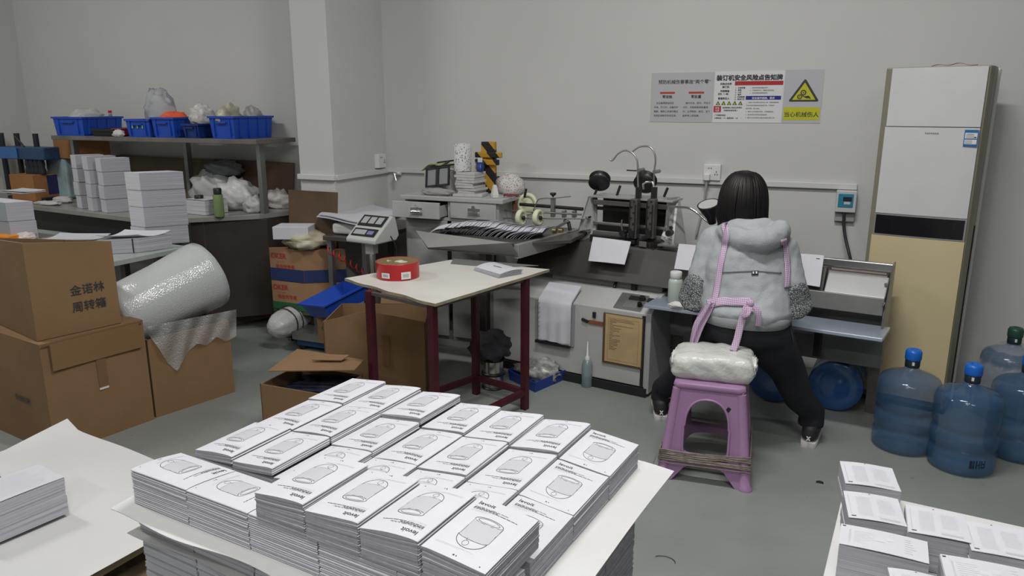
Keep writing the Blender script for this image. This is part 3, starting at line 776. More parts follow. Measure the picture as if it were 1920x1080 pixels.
t = thing('drink_bottle', 'small clear bottle with a red cap standing on the shelf', 'bottle', (ay(208, 230, SY0 + .14).x, SY0 + .14 + .16, SZ))
t.location.y = SY0 + .30; t.location.x = ay(208, 225, SY0 + .30).x
B().lathe([(.03, 0), (.033, .01), (.033, .10), (.026, .13), (.012, .155), (.012, .17)], n=16).build('body', mat('clear_pet', (.7, .75, .8), .1, trans=.8), t)
B().cyl((0, 0, .171), (0, 0, .19), .014, n=14).build('cap', red_pl, t)
# brown boards leaning at the wall
l1, l2 = ay(216, 291, YL - .04), ay(562, 306, YL - .04)
zb1 = BZ + .003
def board(label, xl, xr, z0, zl, zr, y, m=card_dk):
    b = B(); b.hexa([Vector((xl, y - .03, z0)), Vector((xr, y - .03, z0)), Vector((xr, y - .02, z0)), Vector((xl, y - .02, z0))],
                    [Vector((xl, y + .02, zl)), Vector((xr, y + .02, zr)), Vector((xr, y + .03, zr)), Vector((xl, y + .03, zl))])
    return tag(b.build('brown_board', m), label, 'board')
dkb = mat('brown_hardboard', (.12, .075, .045), .5, noise_amt=.25, noise_scale=3)
xm = ay(400, 300, YL - .04).x
board('brown hardboard leaning on the wall behind the bench, left one', l1.x, xm - .004, zb1, l1.z, l1.z - .01, YL - .05, mat('olive_board', (.13, .105, .06), .5, noise_amt=.2, noise_scale=3))
board('brown hardboard leaning on the wall behind the bench, right one', xm, min(l2.x, -3.68), zb1, l2.z + .01, l2.z, YL - .05, dkb)
k1, k2 = ay(563, 357, YP - .03), ay(632, 361, YP - .03)
o = B().hexa([Vector((k1.x - .10, YP - .11, 0.0)), Vector((k2.x - .03, YP - .11, 0.0)), Vector((k2.x - .03, YP - .10, 0.0)), Vector((k1.x - .10, YP - .10, 0.0))],
             [Vector((k1.x - .10, YP - .03, k1.z)), Vector((k2.x, YP - .03, k2.z)), Vector((k2.x, YP - .02, k2.z)), Vector((k1.x - .10, YP - .02, k1.z))]).build('brown_board', dkb)
tag(o, 'tall brown hardboard standing against the foot of the pillar', 'board')
# ---- bundles of paper
def bundle_column(corner, ex, ey, w, d, hs, lab, group, seed, top=True, side_a=side_lines, side_b=side_lines_lt):
    """corner = near bottom corner; ex to the right face, ey to the left face"""
    z = corner[2]; rng = random.Random(seed); ex = Vector((*ex, 0)).normalized(); ey = Vector((*ey, 0)).normalized()
    for i, h in enumerate(hs):
        o_ = Vector((corner[0], corner[1], z)) + ex * rng.uniform(-.004, .004) + ey * rng.uniform(-.004, .004)
        Q = [Vector((0, 0, 0)), ex * w, ex * w + ey * d, ey * d]; hh = h - .003; b = B()
        c_ = rng.uniform(-.006, .006)
        T_ = [q_ + Vector((0, 0, hh + (c_ if j in (1, 2) else 0) * (0 if i < len(hs) - 1 else 0))) for j, q_ in enumerate(Q)]
        b.add(Q + T_, [(0, 1, 5, 4), (2, 3, 7, 6)], 0); b.add(Q + T_, [(3, 0, 4, 7), (1, 2, 6, 5)], 1); b.add(Q + T_, [(3, 2, 1, 0)], 1); b.add(T_, [(0, 1, 2, 3)], 2)  # right-hand sides take the darker sheet colour, standing in for their shade
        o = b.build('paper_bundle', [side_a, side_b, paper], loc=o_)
        n = len(hs)
        pos = 'on top of' if i == n - 1 else ('at the bottom of' if i == 0 else ('second from the top in' if i == n - 2 else 'second from the bottom in' if i == 1 else 'in the middle of'))
        tag(o, 'paper bundle %s the %s' % (pos, lab), 'paper bundle', group); z += h
def from_px(c, r, l, z):
    C_, R_, L_ = az(*c, z), az(*r, z), az(*l, z); return C_, (R_ - C_), (L_ - C_)
gcol = [((209, 399), 'right-hand column of small bundles on the bench', 0, 4, .098), ((185, 396), 'middle column of small bundles on the bench', 1, 4, .100), ((162, 391), 'left-hand column of small bundles on the bench', 2, 4, .10)]
gcol = [((p_[0] - 8, p_[1] + 1), a_, b_, c_, d_) for p_, a_, b_, c_, d_ in gcol]; g0 = az(201, 400, BZ); gx = Vector((.45, .89, 0)).normalized(); gy = Vector((-.89, .30, 0)).normalized()
for (cp, lab, s_, n, h) in gcol:
    c_ = az(*cp, BZ)
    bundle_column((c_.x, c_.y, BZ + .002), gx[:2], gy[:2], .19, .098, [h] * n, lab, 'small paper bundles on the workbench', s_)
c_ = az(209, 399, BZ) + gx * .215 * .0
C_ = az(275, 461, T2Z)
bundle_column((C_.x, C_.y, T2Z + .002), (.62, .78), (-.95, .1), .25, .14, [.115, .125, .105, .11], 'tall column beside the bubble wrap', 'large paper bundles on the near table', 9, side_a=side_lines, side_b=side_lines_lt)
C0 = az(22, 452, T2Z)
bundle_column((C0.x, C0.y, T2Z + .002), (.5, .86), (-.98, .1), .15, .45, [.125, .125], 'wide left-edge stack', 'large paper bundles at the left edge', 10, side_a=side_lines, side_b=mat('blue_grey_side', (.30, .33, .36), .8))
def curl_stack(label, pts, h, z0, m=side_lines, cup=.03, strap=False):
    """pts four world points of the footprint ccw from near-left"""
    P4 = [Vector(p) for p in pts]; o_ = P4[0].copy(); o_.z = z0; t = thing('sheet_stack', label, 'paper stack', o_)
    Q = [W2(p) - W2(o_) for p in P4]; b = B().hexa(Q, [q_ + Vector((0, 0, h)) for q_ in Q]); b.build('sheets', m, t)
    def fn(u, v):
        p = (Q[0] * (1 - u) + Q[1] * u) * (1 - v) + (Q[3] * (1 - u) + Q[2] * u) * v
        return (p.x, p.y, h + .002 + cup * (abs(2 * v - 1) ** 2 * .7 + .3 * (2 * u - 1) ** 2 * (1 if u < .5 else .2)))
    B().sheet(fn, 14, 14, .002).build('top_sheet', paper, t)
    if strap:
        e = (Q[1] - Q[0]); n_ = Vector((e.y, -e.x, 0)).normalized(); c_ = Q[0] + e * .86 + n_ * .002
        B().box((c_.x, c_.y, h / 2), (.006, .003, h), rot=(0, 0, math.atan2(e.y, e.x))).build('strap', black, t)
    return t
q4 = [az(184, 478, T2Z), az(262, 474, T2Z), az(300, 452, T2Z), az(205, 452, T2Z)]
curl_stack('stack of sheets with a curling top page and a dark strap, near table', [q4[0], q4[1], q4[1] + Vector((.05, .20, 0)), q4[0] + Vector((-.02, .22, 0))], .085, T2Z + .002, strap=True, cup=.03)
q5 = [az(80, 452, T2Z + .02), az(176, 452, T2Z + .02)]
curl_stack('low pile of white sheets on the near table above the box with writing', [q5[0], q5[1], q5[1] + Vector((-.10, .21, 0)), q5[0] + Vector((-.12, .21, 0))], .018, T2Z + .002, cup=.012)
p = az(48, 450, T2Z); crumple('rag', 'white and red rag on the near table at the left', 'rag', (p.x, p.y, T2Z), .06, (1.4, .8, .5), mat('white_red_rag', (.60, .52, .50), .8, noise_amt=.3, noise_scale=20), 12)
p = az(12, 452, T2Z); tag(B().box((0, 0, .02), (.16, .08, .04)).build('orange_box', mat('orange_paint', (.75, .25, .02), .5), loc=(p.x, p.y, T2Z + .002), bevel=.006), 'small orange box at the left edge on the near table', 'box')
p = az(30, 362, T2Z + .252); curl_stack('white sheets lying on the wide grey stack at the left edge', [p + Vector((-.15, -.02, 0)), p + Vector((.10, -.02, 0)), p + Vector((.12, .14, 0)), p + Vector((-.13, .14, 0))], .008, T2Z + .2525, cup=.008)
# ---- box with blue side and drilling machine at far left
c_ = az(58, 385, BZ)
bxo = thing('parts_box', 'orange-brown cardboard box with a dark blue side, on the bench at left', 'cardboard box', (-5.72, 4.05, BZ + .001))
pc = ay(60, 329, 4.12); pl2 = ay(16, 327, 4.12); hh = pc.z - BZ; pr2 = ay(120, 327, 4.35)
B().box(((pl2.x + pc.x) / 2 + 5.72, .25, hh / 2), (pc.x - pl2.x, .36, hh)).build('body', mat('orange_card', (.34, .16, .06), .8, noise_amt=.1), bxo, bevel=.004)
B().box((pc.x + 5.72 + .003, .30, hh * .58), (.004, .22, hh * .74)).build('blue_side_panel', mat('navy_print', (.02, .02, .10), .6), bxo)
dm = thing('drilling_machine', 'dark multi-spindle paper drilling machine at the far left edge', 'drilling machine', (-6.12, 4.28, BZ + .001))
dkm = mat('machine_black', (.035, .04, .05), .4, .4)
x0 = ay(0, 290, 4.3).x + 6.12
B().box((.02, .02, .012), (.46, .26, .024)).build('base', dkm, dm, bevel=.004)
zt_ = ay(30, 250, 4.3).z - BZ
for px_ in (6, 35, 70): q_ = ay(px_, 280, 4.3); B().cyl((min(.27, q_.x + 6.12), .02, .02), (min(.27, q_.x + 6.12), .02, zt_), .022, n=14).build('column', dkm, dm)
zc = ay(30, 285, 4.3).z - BZ
B().box((0.02, -.02, zc), (.54, .16, .10)).build('head', mat('machine_navy', (.03, .07, .16), .4), dm, bevel=.01)
for px_ in (48, 56, 64, 72): q_ = ay(px_, 300, 4.2); B().lathe([(.026, 0), (.03, .03), (.022, .06), (.028, .08), (.02, .15), (.016, .18)], c=(min(.30, q_.x + 6.12), -.06, zc - .17), n=14).build('spindle', dkm, dm)
q_ = ay(28, 268, 4.2); B().cyl((.05, -.08, zc + .05), (-.02, -.10, zc + .14), .008, n=10).build('lever', black, dm)
B().box((-.12, -.11, zc), (.22, .01, .09)).build('blue_panel', mat('panel_blue', (.05, .16, .40), .35), dm, bevel=.003)
# ---- container and open carton under the shelf's left end
p = ay(118, 330, 4.36); zt2 = ay(118, 296, 4.36).z
tag(B().box((0, 0, (zt2 - BZ) / 2), (.24, .18, zt2 - BZ - .004)).build('wrapped_bundle', mat('teal_film', (.33, .43, .44), .25, noise_amt=.25, noise_scale=9), loc=(p.x - .03, p.y + .06, BZ + .003), bevel=.015), 'bundle wrapped in teal clear film under the left end of the shelf', 'bundle')
q1 = ay(96, 256, 4.22)
carton('small open cardboard box lying on its side under the left end of the shelf', (ay(150, 290, 4.26).x, 4.26), (.10, .20), (-.40, .08), zt2 + .002, SZ - .036 - zt2 - .006, m=mat('orange_card', (.34, .16, .06), .8), bulge=.002)
# ---- bottles, bags and cloths on the bench
def flask(label, px_, ytop, ybot, y, w, m, capm, caph=.22):
    pb = az(px_, ybot, BZ); pt = Vz(ytop, pb); h = pt - BZ
    t = thing('drinking_flask', label, 'flask', (pb.x, pb.y, BZ + .001))
    B().lathe([(w * .94, 0), (w, .006), (w, h * .70), (w * .93, h * (1 - caph))], n=20).build('body', m, t)
    B().lathe([(w * .8, h * (1 - caph) + .001), (w * .82, h * .97), (w * .7, h)], n=20).build('cap', capm, t)
    return t
flask('olive green drinking flask with a black cap on the bench', 412, 353, 406, 3.9, .034, mat('flask_green', (.22, .30, .13), .4), black)
flask('pale green cup with a dark lid, left of the olive flask', 376, 366, 400, 3.9, .038, mat('cup_green', (.45, .55, .47), .4), black, .25)
p = az(352, 402, BZ); paper_stack((p.x - .05, p.y + .02, BZ + .002), R(-5), .22, .20, .10, 'stack of white sheets on the bench behind the tall bundle column', None, .003, seed=21, side=side_lines_lt)
def oncr(px_, py_, r, sc, m, lab, nm, cat, seed, zz=BZ, amp=.3):
    p = az(px_, py_, zz); return crumple(nm, lab, cat, (p.x, p.y, zz), r, sc, m, seed, amp)
oncr(402, 386, .16, (1.1, .9, 1.0), bag_white, 'large white plastic bag on the bench behind the flasks', 'plastic_bag', 'plastic bag', 31)
p = az(425, 386, BZ); crumple('grey_cloth', 'folded dark grey cloth on top of the white plastic bags', 'cloth', (p.x, p.y + .02, BZ + .235), .12, (1.35, 1.0, .55), mat('grey_cloth', (.16, .17, .18), .85), 32)
oncr(448, 392, .14, (1.15, .9, .95), mat('white_bag', (.58, .58, .57), .35, noise_amt=.2, noise_scale=12), 'crumpled white bag on the bench right of the olive flask', 'plastic_bag', 'plastic bag', 33)
oncr(478, 398, .085, (1.0, .8, .8), bag_white, 'small clear bag at the foot of the shelf post', 'plastic_bag', 'plastic bag', 34)
oncr(527, 390, .11, (1.2, .7, .75), mat('pale_bag', (.55, .52, .50), .4, noise_amt=.2, noise_scale=14), 'pale plastic bag at the right end of the bench', 'plastic_bag', 'plastic bag', 35)
chk = mat('check_cloth', (.5, .2, .2), .8); nt = chk.node_tree; bb = nt.nodes['Principled BSDF']; tc = nt.nodes.new('ShaderNodeTexCoord'); ck = nt.nodes.new('ShaderNodeTexChecker'); ck.inputs['Scale'].default_value = 55
ck.inputs['Color1'].default_value = (.40, .04, .06, 1); ck.inputs['Color2'].default_value = (.62, .52, .5, 1); nt.links.new(tc.outputs['Object'], ck.inputs['Vector']); nt.links.new(ck.outputs[0], bb.inputs['Base Color'])
oncr(340, 372, .12, (1.2, .8, .9), chk, 'red and white checked cloth on the bench behind the bundles', 'checked_cloth', 'cloth', 36)
oncr(272, 362, .13, (1.3, .9, .9), mat('olive_cloth', (.34, .33, .26), .85), 'olive grey cloth behind the tall bundle column', 'cloth_heap', 'cloth', 37)
oncr(90, 384, .06, (2.2, .8, .3), mat('white_rag', (.6, .58, .56), .85), 'white gloves lying at the front edge of the bench at left', 'gloves', 'gloves', 38)
oncr(118, 380, .06, (1.6, .8, .5), mat('white_rag', (.6, .58, .56), .85), 'white rag on the bench left of the small bundles', 'rag', 'rag', 39)
# ================================================================== MIDDLE: glue boxes, scale, desk, cabinet, white table
def polyw(b, pts, z0, z1, O, mi=0):
    return b.prism([(p[0] - O[0], p[1] - O[1]) for p in pts], z0, z1, mi)
# ---- two glue cartons on a low board
GZ = .24; gf = az(575, 585, GZ); gl = az(513, 577, GZ)
print_red = mat('print_red', (.42, .03, .03), .6)
kraft = mat('light_cardboard', (.33, .19, .10), .8, noise_amt=.08, noise_scale=4)
ge2 = W2(gl) - W2(gf); ge1 = Vector((-ge2.y, ge2.x, 0)).normalized() * -.40
if ge1.y < 0: ge1 = -ge1
ge1 = Vector((.235, .15, 0)) 
pf_ = thing('low_platform', 'low dark stand on the floor under the two printed glue boxes', 'stand', (gf.x, gf.y, 0))
B().prism([(0, 0), tuple(ge1[:2]), tuple((ge1 + ge2)[:2]), tuple(ge2[:2])], GZ - .025, GZ - .002).build('top', steel_dk, pf_)
for q_ in (ge1 * .9 + ge2 * .08, ge1 * .9 + ge2 * .92, ge1 * .3 + ge2 * .08, ge1 * .3 + ge2 * .92): B().box((q_.x, q_.y, (GZ - .026) / 2), (.03, .03, GZ - .026)).build('leg', steel_dk, pf_)
def glue_box(label, z, h, band, bandm, extra):
    t = carton(label, (gf.x, gf.y), tuple(ge1[:2]), tuple(ge2[:2]), z, h, name='glue_box', m=kraft, bulge=.002, texts=[(1, 'OKER', .05, .012, h * .70, 4), (1, '········', .03, .06, h * .55, 4), (1, '粘合剂专用', .032, .05, h * .40, 4)] + extra)
    t['category'] = 'cardboard box'
    e2n = ge2.normalized(); n1 = Vector((-ge2.y, ge2.x, 0)).normalized(); n1 = n1 if n1.y < 0 else -n1
    bb_ = B(); c = ge2 / 2 + n1 * .0035; bb_.box((c.x, c.y, band / 2 + .002), (ge2.length - .002, .001, band), rot=(0, 0, math.atan2(ge2.y, ge2.x)))
    n0 = Vector((ge1.y, -ge1.x, 0)).normalized(); c = ge1 / 2 + n0 * .0035; bb_.box((c.x, c.y, band / 2 + .002), (ge1.length - .002, .001, band), rot=(0, 0, math.atan2(ge1.y, ge1.x)))
    bb_.build('printed_band', bandm, t)
    return t
hb = .20
glue_box('printed cardboard glue box with a dark green band, lower of two', GZ, hb, .05, mat('print_green', (.02, .12, .04), .6), [])
gb2 = glue_box('printed cardboard glue box with a blue band, upper of two', GZ + hb + .002, hb + .025, .085, mat('print_blue', (.02, .035, .12), .6), [])
zt3 = GZ + hb * 2 + .030
gc = W2(gf) + (ge1 + ge2) / 2
crumple('yellow_bag', 'pale yellow plastic bag lying on the upper glue box', 'bag', (gc.x, gc.y, zt3), .16, (.95, .8, .42), mat('yellow_bag', (.50, .47, .33), .4, noise_amt=.15, noise_scale=12), 41, .3)
p = az(545, 447, zt3 + .10); tag(B().box((0, 0, .05), (.24, .17, .085)).build('white_box', mat('white_card', (.62, .62, .66), .6), loc=(gc.x - .06, gc.y - .04, zt3 + .065), rot=(0, 0, R(20)), bevel=.003), 'white cardboard box on the yellow bag over the glue boxes', 'box')
# ---- desk with drawings and desk clutter
DZ = .78
d1, d2 = az(603, 436, DZ), az(742, 447, DZ)
t = thing('small_desk', 'small dark desk in the corner by the pillar under large paper sheets', 'desk', (-2.95, 4.45, 0))
O = (-2.95, 4.45); dl = [(d1.x, d1.y), (min(d2.x, -2.68), d2.y + .0), (-2.66, 4.80), (XP1 + .06, 4.80), (XP1 + .06, 4.30)]
dl = [(XP1 + .03, 3.98), (-2.66, 3.98), (-2.66, 4.80), (XP1 + .03, 4.80)]
polyw(B(), dl, DZ - .03, DZ, O).build('desktop', [steel_dk], t, bevel=.003)
for x, y in ((-2.97, 4.02), (-2.70, 4.02), (-2.97, 4.76), (-2.70, 4.76)): B().box((x - O[0], y - O[1], (DZ - .03) / 2), (.035, .035, DZ - .03)).build('leg', steel_gal, t, bevel=.002)
polyw(B(), [(-2.98, 4.5), (-2.69, 4.5), (-2.69, 4.74), (-2.98, 4.74)], .30, .32, O).build('lower_shelf', [steel_dk], t)
def sheetpile(label, c4, z, h, n, seed, amp=.02, m=paper):
    t = thing('large_paper_sheets', label, 'paper sheets', (c4[0][0], c4[0][1], z)); O_ = c4[0]; rng = random.Random(seed)
    for k in range(n):
        j = rng.uniform(-.012, .012); j2 = rng.uniform(-.012, .012)
        def fn(u, v, k=k, j=j, j2=j2):
            x = (c4[0][0] * (1 - u) + c4[1][0] * u) * (1 - v) + (c4[3][0] * (1 - u) + c4[2][0] * u) * v - O_[0] + j
            y = (c4[0][1] * (1 - u) + c4[1][1] * u) * (1 - v) + (c4[3][1] * (1 - u) + c4[2][1] * u) * v - O_[1] + j2
            return (x, y, .004 + h * (k + 1) / n + amp * math.sin(3.1 * u + seed) * math.sin(2.5 * v + .5) + amp * .4 * math.sin(7 * u + 5 * v))
        B().sheet(fn, 14, 12, h / n * .6).build('sheet', m, t)
    return t
zp = DZ + .085
tag(B().box((0, 0, .038), (.26, .24, .07)).build('tape_roll_box', white_pl, loc=(-2.84, 4.16, DZ + .002), bevel=.02, seg=3), 'white plastic container under the large paper sheets on the small desk', 'container')
pts = [az(598, 412, zp), az(700, 428, zp), az(757, 404, zp), az(650, 384, zp)]
sheetpile('pile of large white paper sheets overhanging the small desk by the pillar', [(p.x, p.y) for p in pts], zp, .03, 4, 2, .010)
# ---- platform scale: column, display head, blue base with steel plate
e0 = az(547, 622, .13); 
st = thing('platform_scale', 'electronic platform scale with a grey display on a steel pole', 'platform scale', (-2.75, 3.70, 0))
SO = Vector((-2.75, 3.70, 0))
pf1, pf2 = az(547, 621, .13), az(612, 630, .13)
fx = (W2(pf2) - W2(pf1)).normalized(); fy = Vector((-fx.y, fx.x, 0))
F0 = W2(pf1) - SO
def sc4(a, b_, c, d): return [tuple((F0 + fx * x + fy * y)[:2]) for x, y in ((a, c), (b_, c), (b_, d), (a, d))]
b = B(); b.prism(sc4(0, .44, 0, .36), .118, .13); b.prism(sc4(0, .44, 0, .003), .075, .118); b.prism(sc4(0, .003, 0, .36), .075, .118); b.build('steel_plate', steel_gal, st, bevel=.002)
B().prism(sc4(.02, .42, .02, .34), .03, .116).build('base', mat('scale_blue', (.015, .07, .17), .45), st, bevel=.004)
for x, y in ((.05, .05), (.39, .05), (.05, .31), (.39, .31)): q_ = F0 + fx * x + fy * y; B().cyl((q_.x, q_.y, 0), (q_.x, q_.y, .03), .025, n=12).build('foot', black, st)
pc = ap(697, 470, SO + F0 + fx * .50, (0, 1, 0)); 
pb = W2(az(697, 470, Vz(470, (pc.x, pc.y)))) - SO; pb = W2(pc) - SO
ztop = Vz(452, (pc.x, pc.y))
B().cyl((pb.x, pb.y, .05), (pb.x, pb.y, ztop), .021, n=18).build('pole', chrome, st)
B().box((pb.x, pb.y, .035), (.10, .12, .05)).build('pole_bracket', black, st, bevel=.004)
B().box((pb.x, pb.y, ztop - .03), (.06, .06, .10)).build('pole_head', white_pl, st, bevel=.006)
hd = B(); w_ = .235
prof = [(-.10, 0), (.10, 0), (.13, .03), (.10, .145), (.07, .155), (-.10, .025)]    # y (towards back), z
M_ = Matrix.Translation((pb.x, pb.y, ztop)) @ Matrix.Rotation(R(-9), 4, 'Z')
V0 = [M_ @ Vector((-w_ / 2, y, z)) for y, z in prof]; V1 = [M_ @ Vector((w_ / 2, y, z)) for y, z in prof]; n = len(prof)
hd.add(V0 + V1, [tuple(range(n - 1, -1, -1)), tuple(range(n, 2 * n))] + [(i, (i + 1) % n, n + (i + 1) % n, n + i) for i in range(n)][::1])
hd.v = hd.v; hd.f = [f[::-1] for f in hd.f]; hobj = hd.build('display_head', mat('scale_grey', (.50, .52, .49), .45), st, bevel=.008)
def slope(u, v, off=.004):   # on the sloped face: u across -1..1, v from front edge 0..1
    y = -.10 + (.17) * v; z = .025 + .13 * v
    nrm = Vector((0, -.13, .17)).normalized()
    return M_ @ (Vector((w_ / 2 * u, y, z)) + nrm * off)
b = B(); b.add([slope(-.85, .52), slope(.85, .52), slope(.85, .95), slope(-.85, .95)], [(0, 1, 2, 3)], 0); b.add([slope(-.8, .12), slope(.8, .12), slope(.8, .42), slope(-.8, .42)], [(0, 1, 2, 3)], 0)
for k in range(3):
    a = -.72 + k * .5; b.add([slope(a, .62, .005), slope(a + .40, .62, .005), slope(a + .40, .88, .005), slope(a, .88, .005)], [(0, 1, 2, 3)], 1)
b.add([slope(-.7, .18, .005), slope(.1, .18, .005), slope(.1, .36, .005), slope(-.7, .36, .005)], [(0, 1, 2, 3)], 1)
b.add([slope(.2, .2, .005), slope(.6, .2, .005), slope(.6, .34, .005), slope(.2, .34, .005)], [(0, 1, 2, 3)], 2)
b.build('display_panel', [black, mat('lcd_grey', (.40, .42, .42), .3), mat('lcd_blue', (.2, .22, .42), .3)], hobj)
B().tube([(pb.x + .14, pb.y, ztop + .04), (pb.x + .17, pb.y + .01, ztop - .02), (pb.x + .165, pb.y + .02, ztop - .2), (pb.x + .06, pb.y + .03, ztop - .45), (pb.x + .03, pb.y, .1)], .004, 6).build('cable', black, st)
B().tube([ (Vector((-2.93, 3.93, .70)) + Vector((.5 * t_ , -.0 , -.18 * t_ - .10 * t_ * t_)) + Vector((0, .02 * math.cos(t_ * 75), .02 * math.sin(t_ * 75)))) - Vector((0, 0, 0)) for t_ in [i / 120 for i in range(110)]], .004, 5).build('coiled_air_hose', mat('hose_red', (.50, .03, .02), .4), loc=(0, 0, 0))
hz = bpy.data.objects['coiled_air_hose']; tag(hz, 'red coiled air hose hanging below the desk beside the glue boxes', 'air hose')
# ---- crate/bag things on the floor in front of the glue boxes
def bagroll():
    t = thing('wrapped_paper_roll', 'roll wrapped in cloudy plastic lying on the floor by the platform scale', 'plastic wrapped roll', (-3.05, 3.85, 0))
    A = az(522, 612, .165); Bq = az(618, 562, .20)
    pts = [A + (Bq - A) * f for f in (-.12, 0, .2, .4, .6, .75, .9)]; rr = [.05, .090, .100, .098, .092, .080, .05]
    b = B(); rings = []
    d = (Bq - A).normalized(); a = Vector((-d.y, d.x, 0)).normalized(); c = d.cross(a)
    for k, (p_, r_) in enumerate(zip(pts, rr)):
        ring = []
        for i in range(28):
            an = 2 * PI * i / 28; rad = r_ * (1 + .10 * noise.noise(Vector((math.cos(an) * 2, math.sin(an) * 2, k * 1.3))) + .05 * math.sin(an * 7 + k))
            q_ = p_ + a * math.cos(an) * rad + c * math.sin(an) * rad; q_.z = max(q_.z, .004); ring.append(q_ - t.location)
        rings.append(ring)
    b.loft(rings); b.build('roll', bag_white, t, sub=1)
    for f in (.12, .22):
        p_ = A + (Bq - A) * f - t.location; ring = [p_ + (a * math.cos(2 * PI * i / 20) + c * math.sin(2 * PI * i / 20)) * .104 for i in range(20)]
        ring = [Vector((q_.x, q_.y, max(q_.z, .006))) for q_ in ring]
        B().tube(ring, .004, 6, closed=True).build('strap', black, t)
bagroll()
def tub():
    t = thing('blue_tub', 'blue plastic tub lying tilted on a box beside the white table', 'tub', Vector((-2.80, 3.84, .36)))
    b = B()
    def rq(w, l, z): return [Vector((-w / 2, -l / 2, z)), Vector((w / 2, -l / 2, z)), Vector((w / 2, l / 2, z)), Vector((-w / 2, l / 2, z))]
    b.loft([rq(.22, .28, 0), rq(.29, .34, .095), rq(.315, .365, .095), rq(.315, .365, .105), rq(.28, .33, .105), rq(.21, .27, .008)], cap=True, sm=False)
    b.xform(Matrix.Rotation(R(-20), 4, 'Z') @ Matrix.Rotation(R(14), 4, 'X') @ Matrix.Rotation(R(-8), 4, 'Y')); b.build('tub', blue_pl, t)
    return t
tb_ = tub(); zb_ = tb_.location.z
tq = tb_.location.copy()
cb = carton('open cardboard box with a green stripe under the tilted blue tub', (-2.90, 3.74), (.24, .04), (-.035, .20), .133, .17, bulge=.002)
B().box((0, 0, 0), (.20, .002, .022)).build('green_stripe', mat('print_green', (.02, .12, .04), .6), cb, loc=(.13, .017, .10), rot=(0, 0, math.atan2(.04, .24)))
tb_.location = (tq.x, tq.y, .345)
# ---- large open carton behind the table
kl, kr, kb = az(605, 604, .41), az(797, 606, .41), az(884, 560, .41)
ke1 = W2(kr) - W2(kl); ke2 = W2(kb) - W2(kr); n2_ = Vector((-ke1.y, ke1.x, 0)).normalized() * .42
cl = thing('large_open_carton', 'large open brown cardboard box with raised flaps behind the white table', 'cardboard box', (kl.x, kl.y, 0))
Q = [Vector((0, 0, 0)), ke1, ke1 + n2_, n2_]
b = B(); H_ = .41
for i in range(4):
    a, c = Q[i], Q[(i + 1) % 4]; out = (a + c) / 2 - (Q[0] + Q[2]) / 2; out.normalize(); out *= .006
    b.hexa([a, c, c - out, a - out], [a + Vector((0, 0, H_)), c + Vector((0, 0, H_)), c - out + Vector((0, 0, H_)), a - out + Vector((0, 0, H_))])
b.add([q_ + Vector((0, 0, .004)) for q_ in Q], [(0, 1, 2, 3)])
b.build('body', card, cl)
def flap4(p, name='flap', m=card):
    p = [Vector(q_) for q_ in p]; n_ = (p[1] - p[0]).cross(p[3] - p[0]).normalized() * .005
    B().hexa(p, [q_ + n_ for q_ in p]).build(name, m, cl)
up = Vector((0, 0, 1))
mid = ke1 * .44
pk = ap(687, 583, kl, (ke1.y, -ke1.x, 0)) - kl; pk.z += .41
# two raised near flaps folding up to a peak
z_ = Vector((0, 0, H_))
B().hexa([z_ + Vector((0, 0, .0)), mid + z_, mid + z_ + n2_.normalized() * .005, z_ + n2_.normalized() * .005], [z_ + Vector((0, 0, .004)), Vector((mid.x, mid.y, pk.z)), Vector((mid.x, mid.y, pk.z)) + n2_.normalized() * .005, z_ + Vector((0, 0, .004)) + n2_.normalized() * .005]).build('flap', card, cl)
B().hexa([mid + z_, ke1 + z_, ke1 + z_ + n2_.normalized() * .005, mid + z_ + n2_.normalized() * .005], [Vector((mid.x, mid.y, pk.z)), ke1 + z_ + Vector((0, 0, .006)), ke1 + z_ + Vector((0, 0, .006)) + n2_.normalized() * .005, Vector((mid.x, mid.y, pk.z)) + n2_.normalized() * .005]).build('flap', card, cl)
a_ = n2_ + z_ + ke1 * .42; flap4([a_, n2_ + ke1 + z_, n2_ * 1.12 + ke1 + z_ + up * .13, n2_ * 1.12 + ke1 * .42 + z_ + up * .10])
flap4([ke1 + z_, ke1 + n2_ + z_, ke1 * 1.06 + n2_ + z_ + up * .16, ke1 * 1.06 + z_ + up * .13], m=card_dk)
nf = Vector((ke1.y, -ke1.x, 0)).normalized() * .004
s0 = ap(716, 628, kl, (ke1.y, -ke1.x, 0)) - Vector((kl.x, kl.y, 0)); s1 = ap(732, 686, kl, (ke1.y, -ke1.x, 0)) - Vector((kl.x, kl.y, 0))
B().hexa([W2(s0) + nf + Vector((0, 0, s1.z)), W2(s1) + nf + Vector((0, 0, s1.z)), W2(s1) + Vector((0, 0, s1.z)), W2(s0) + Vector((0, 0, s1.z))], [W2(s0) + nf + Vector((0, 0, s0.z)), W2(s1) + nf + Vector((0, 0, s0.z)), W2(s1) + Vector((0, 0, s0.z)), W2(s0) + Vector((0, 0, s0.z))]).build('tape', tape, cl)
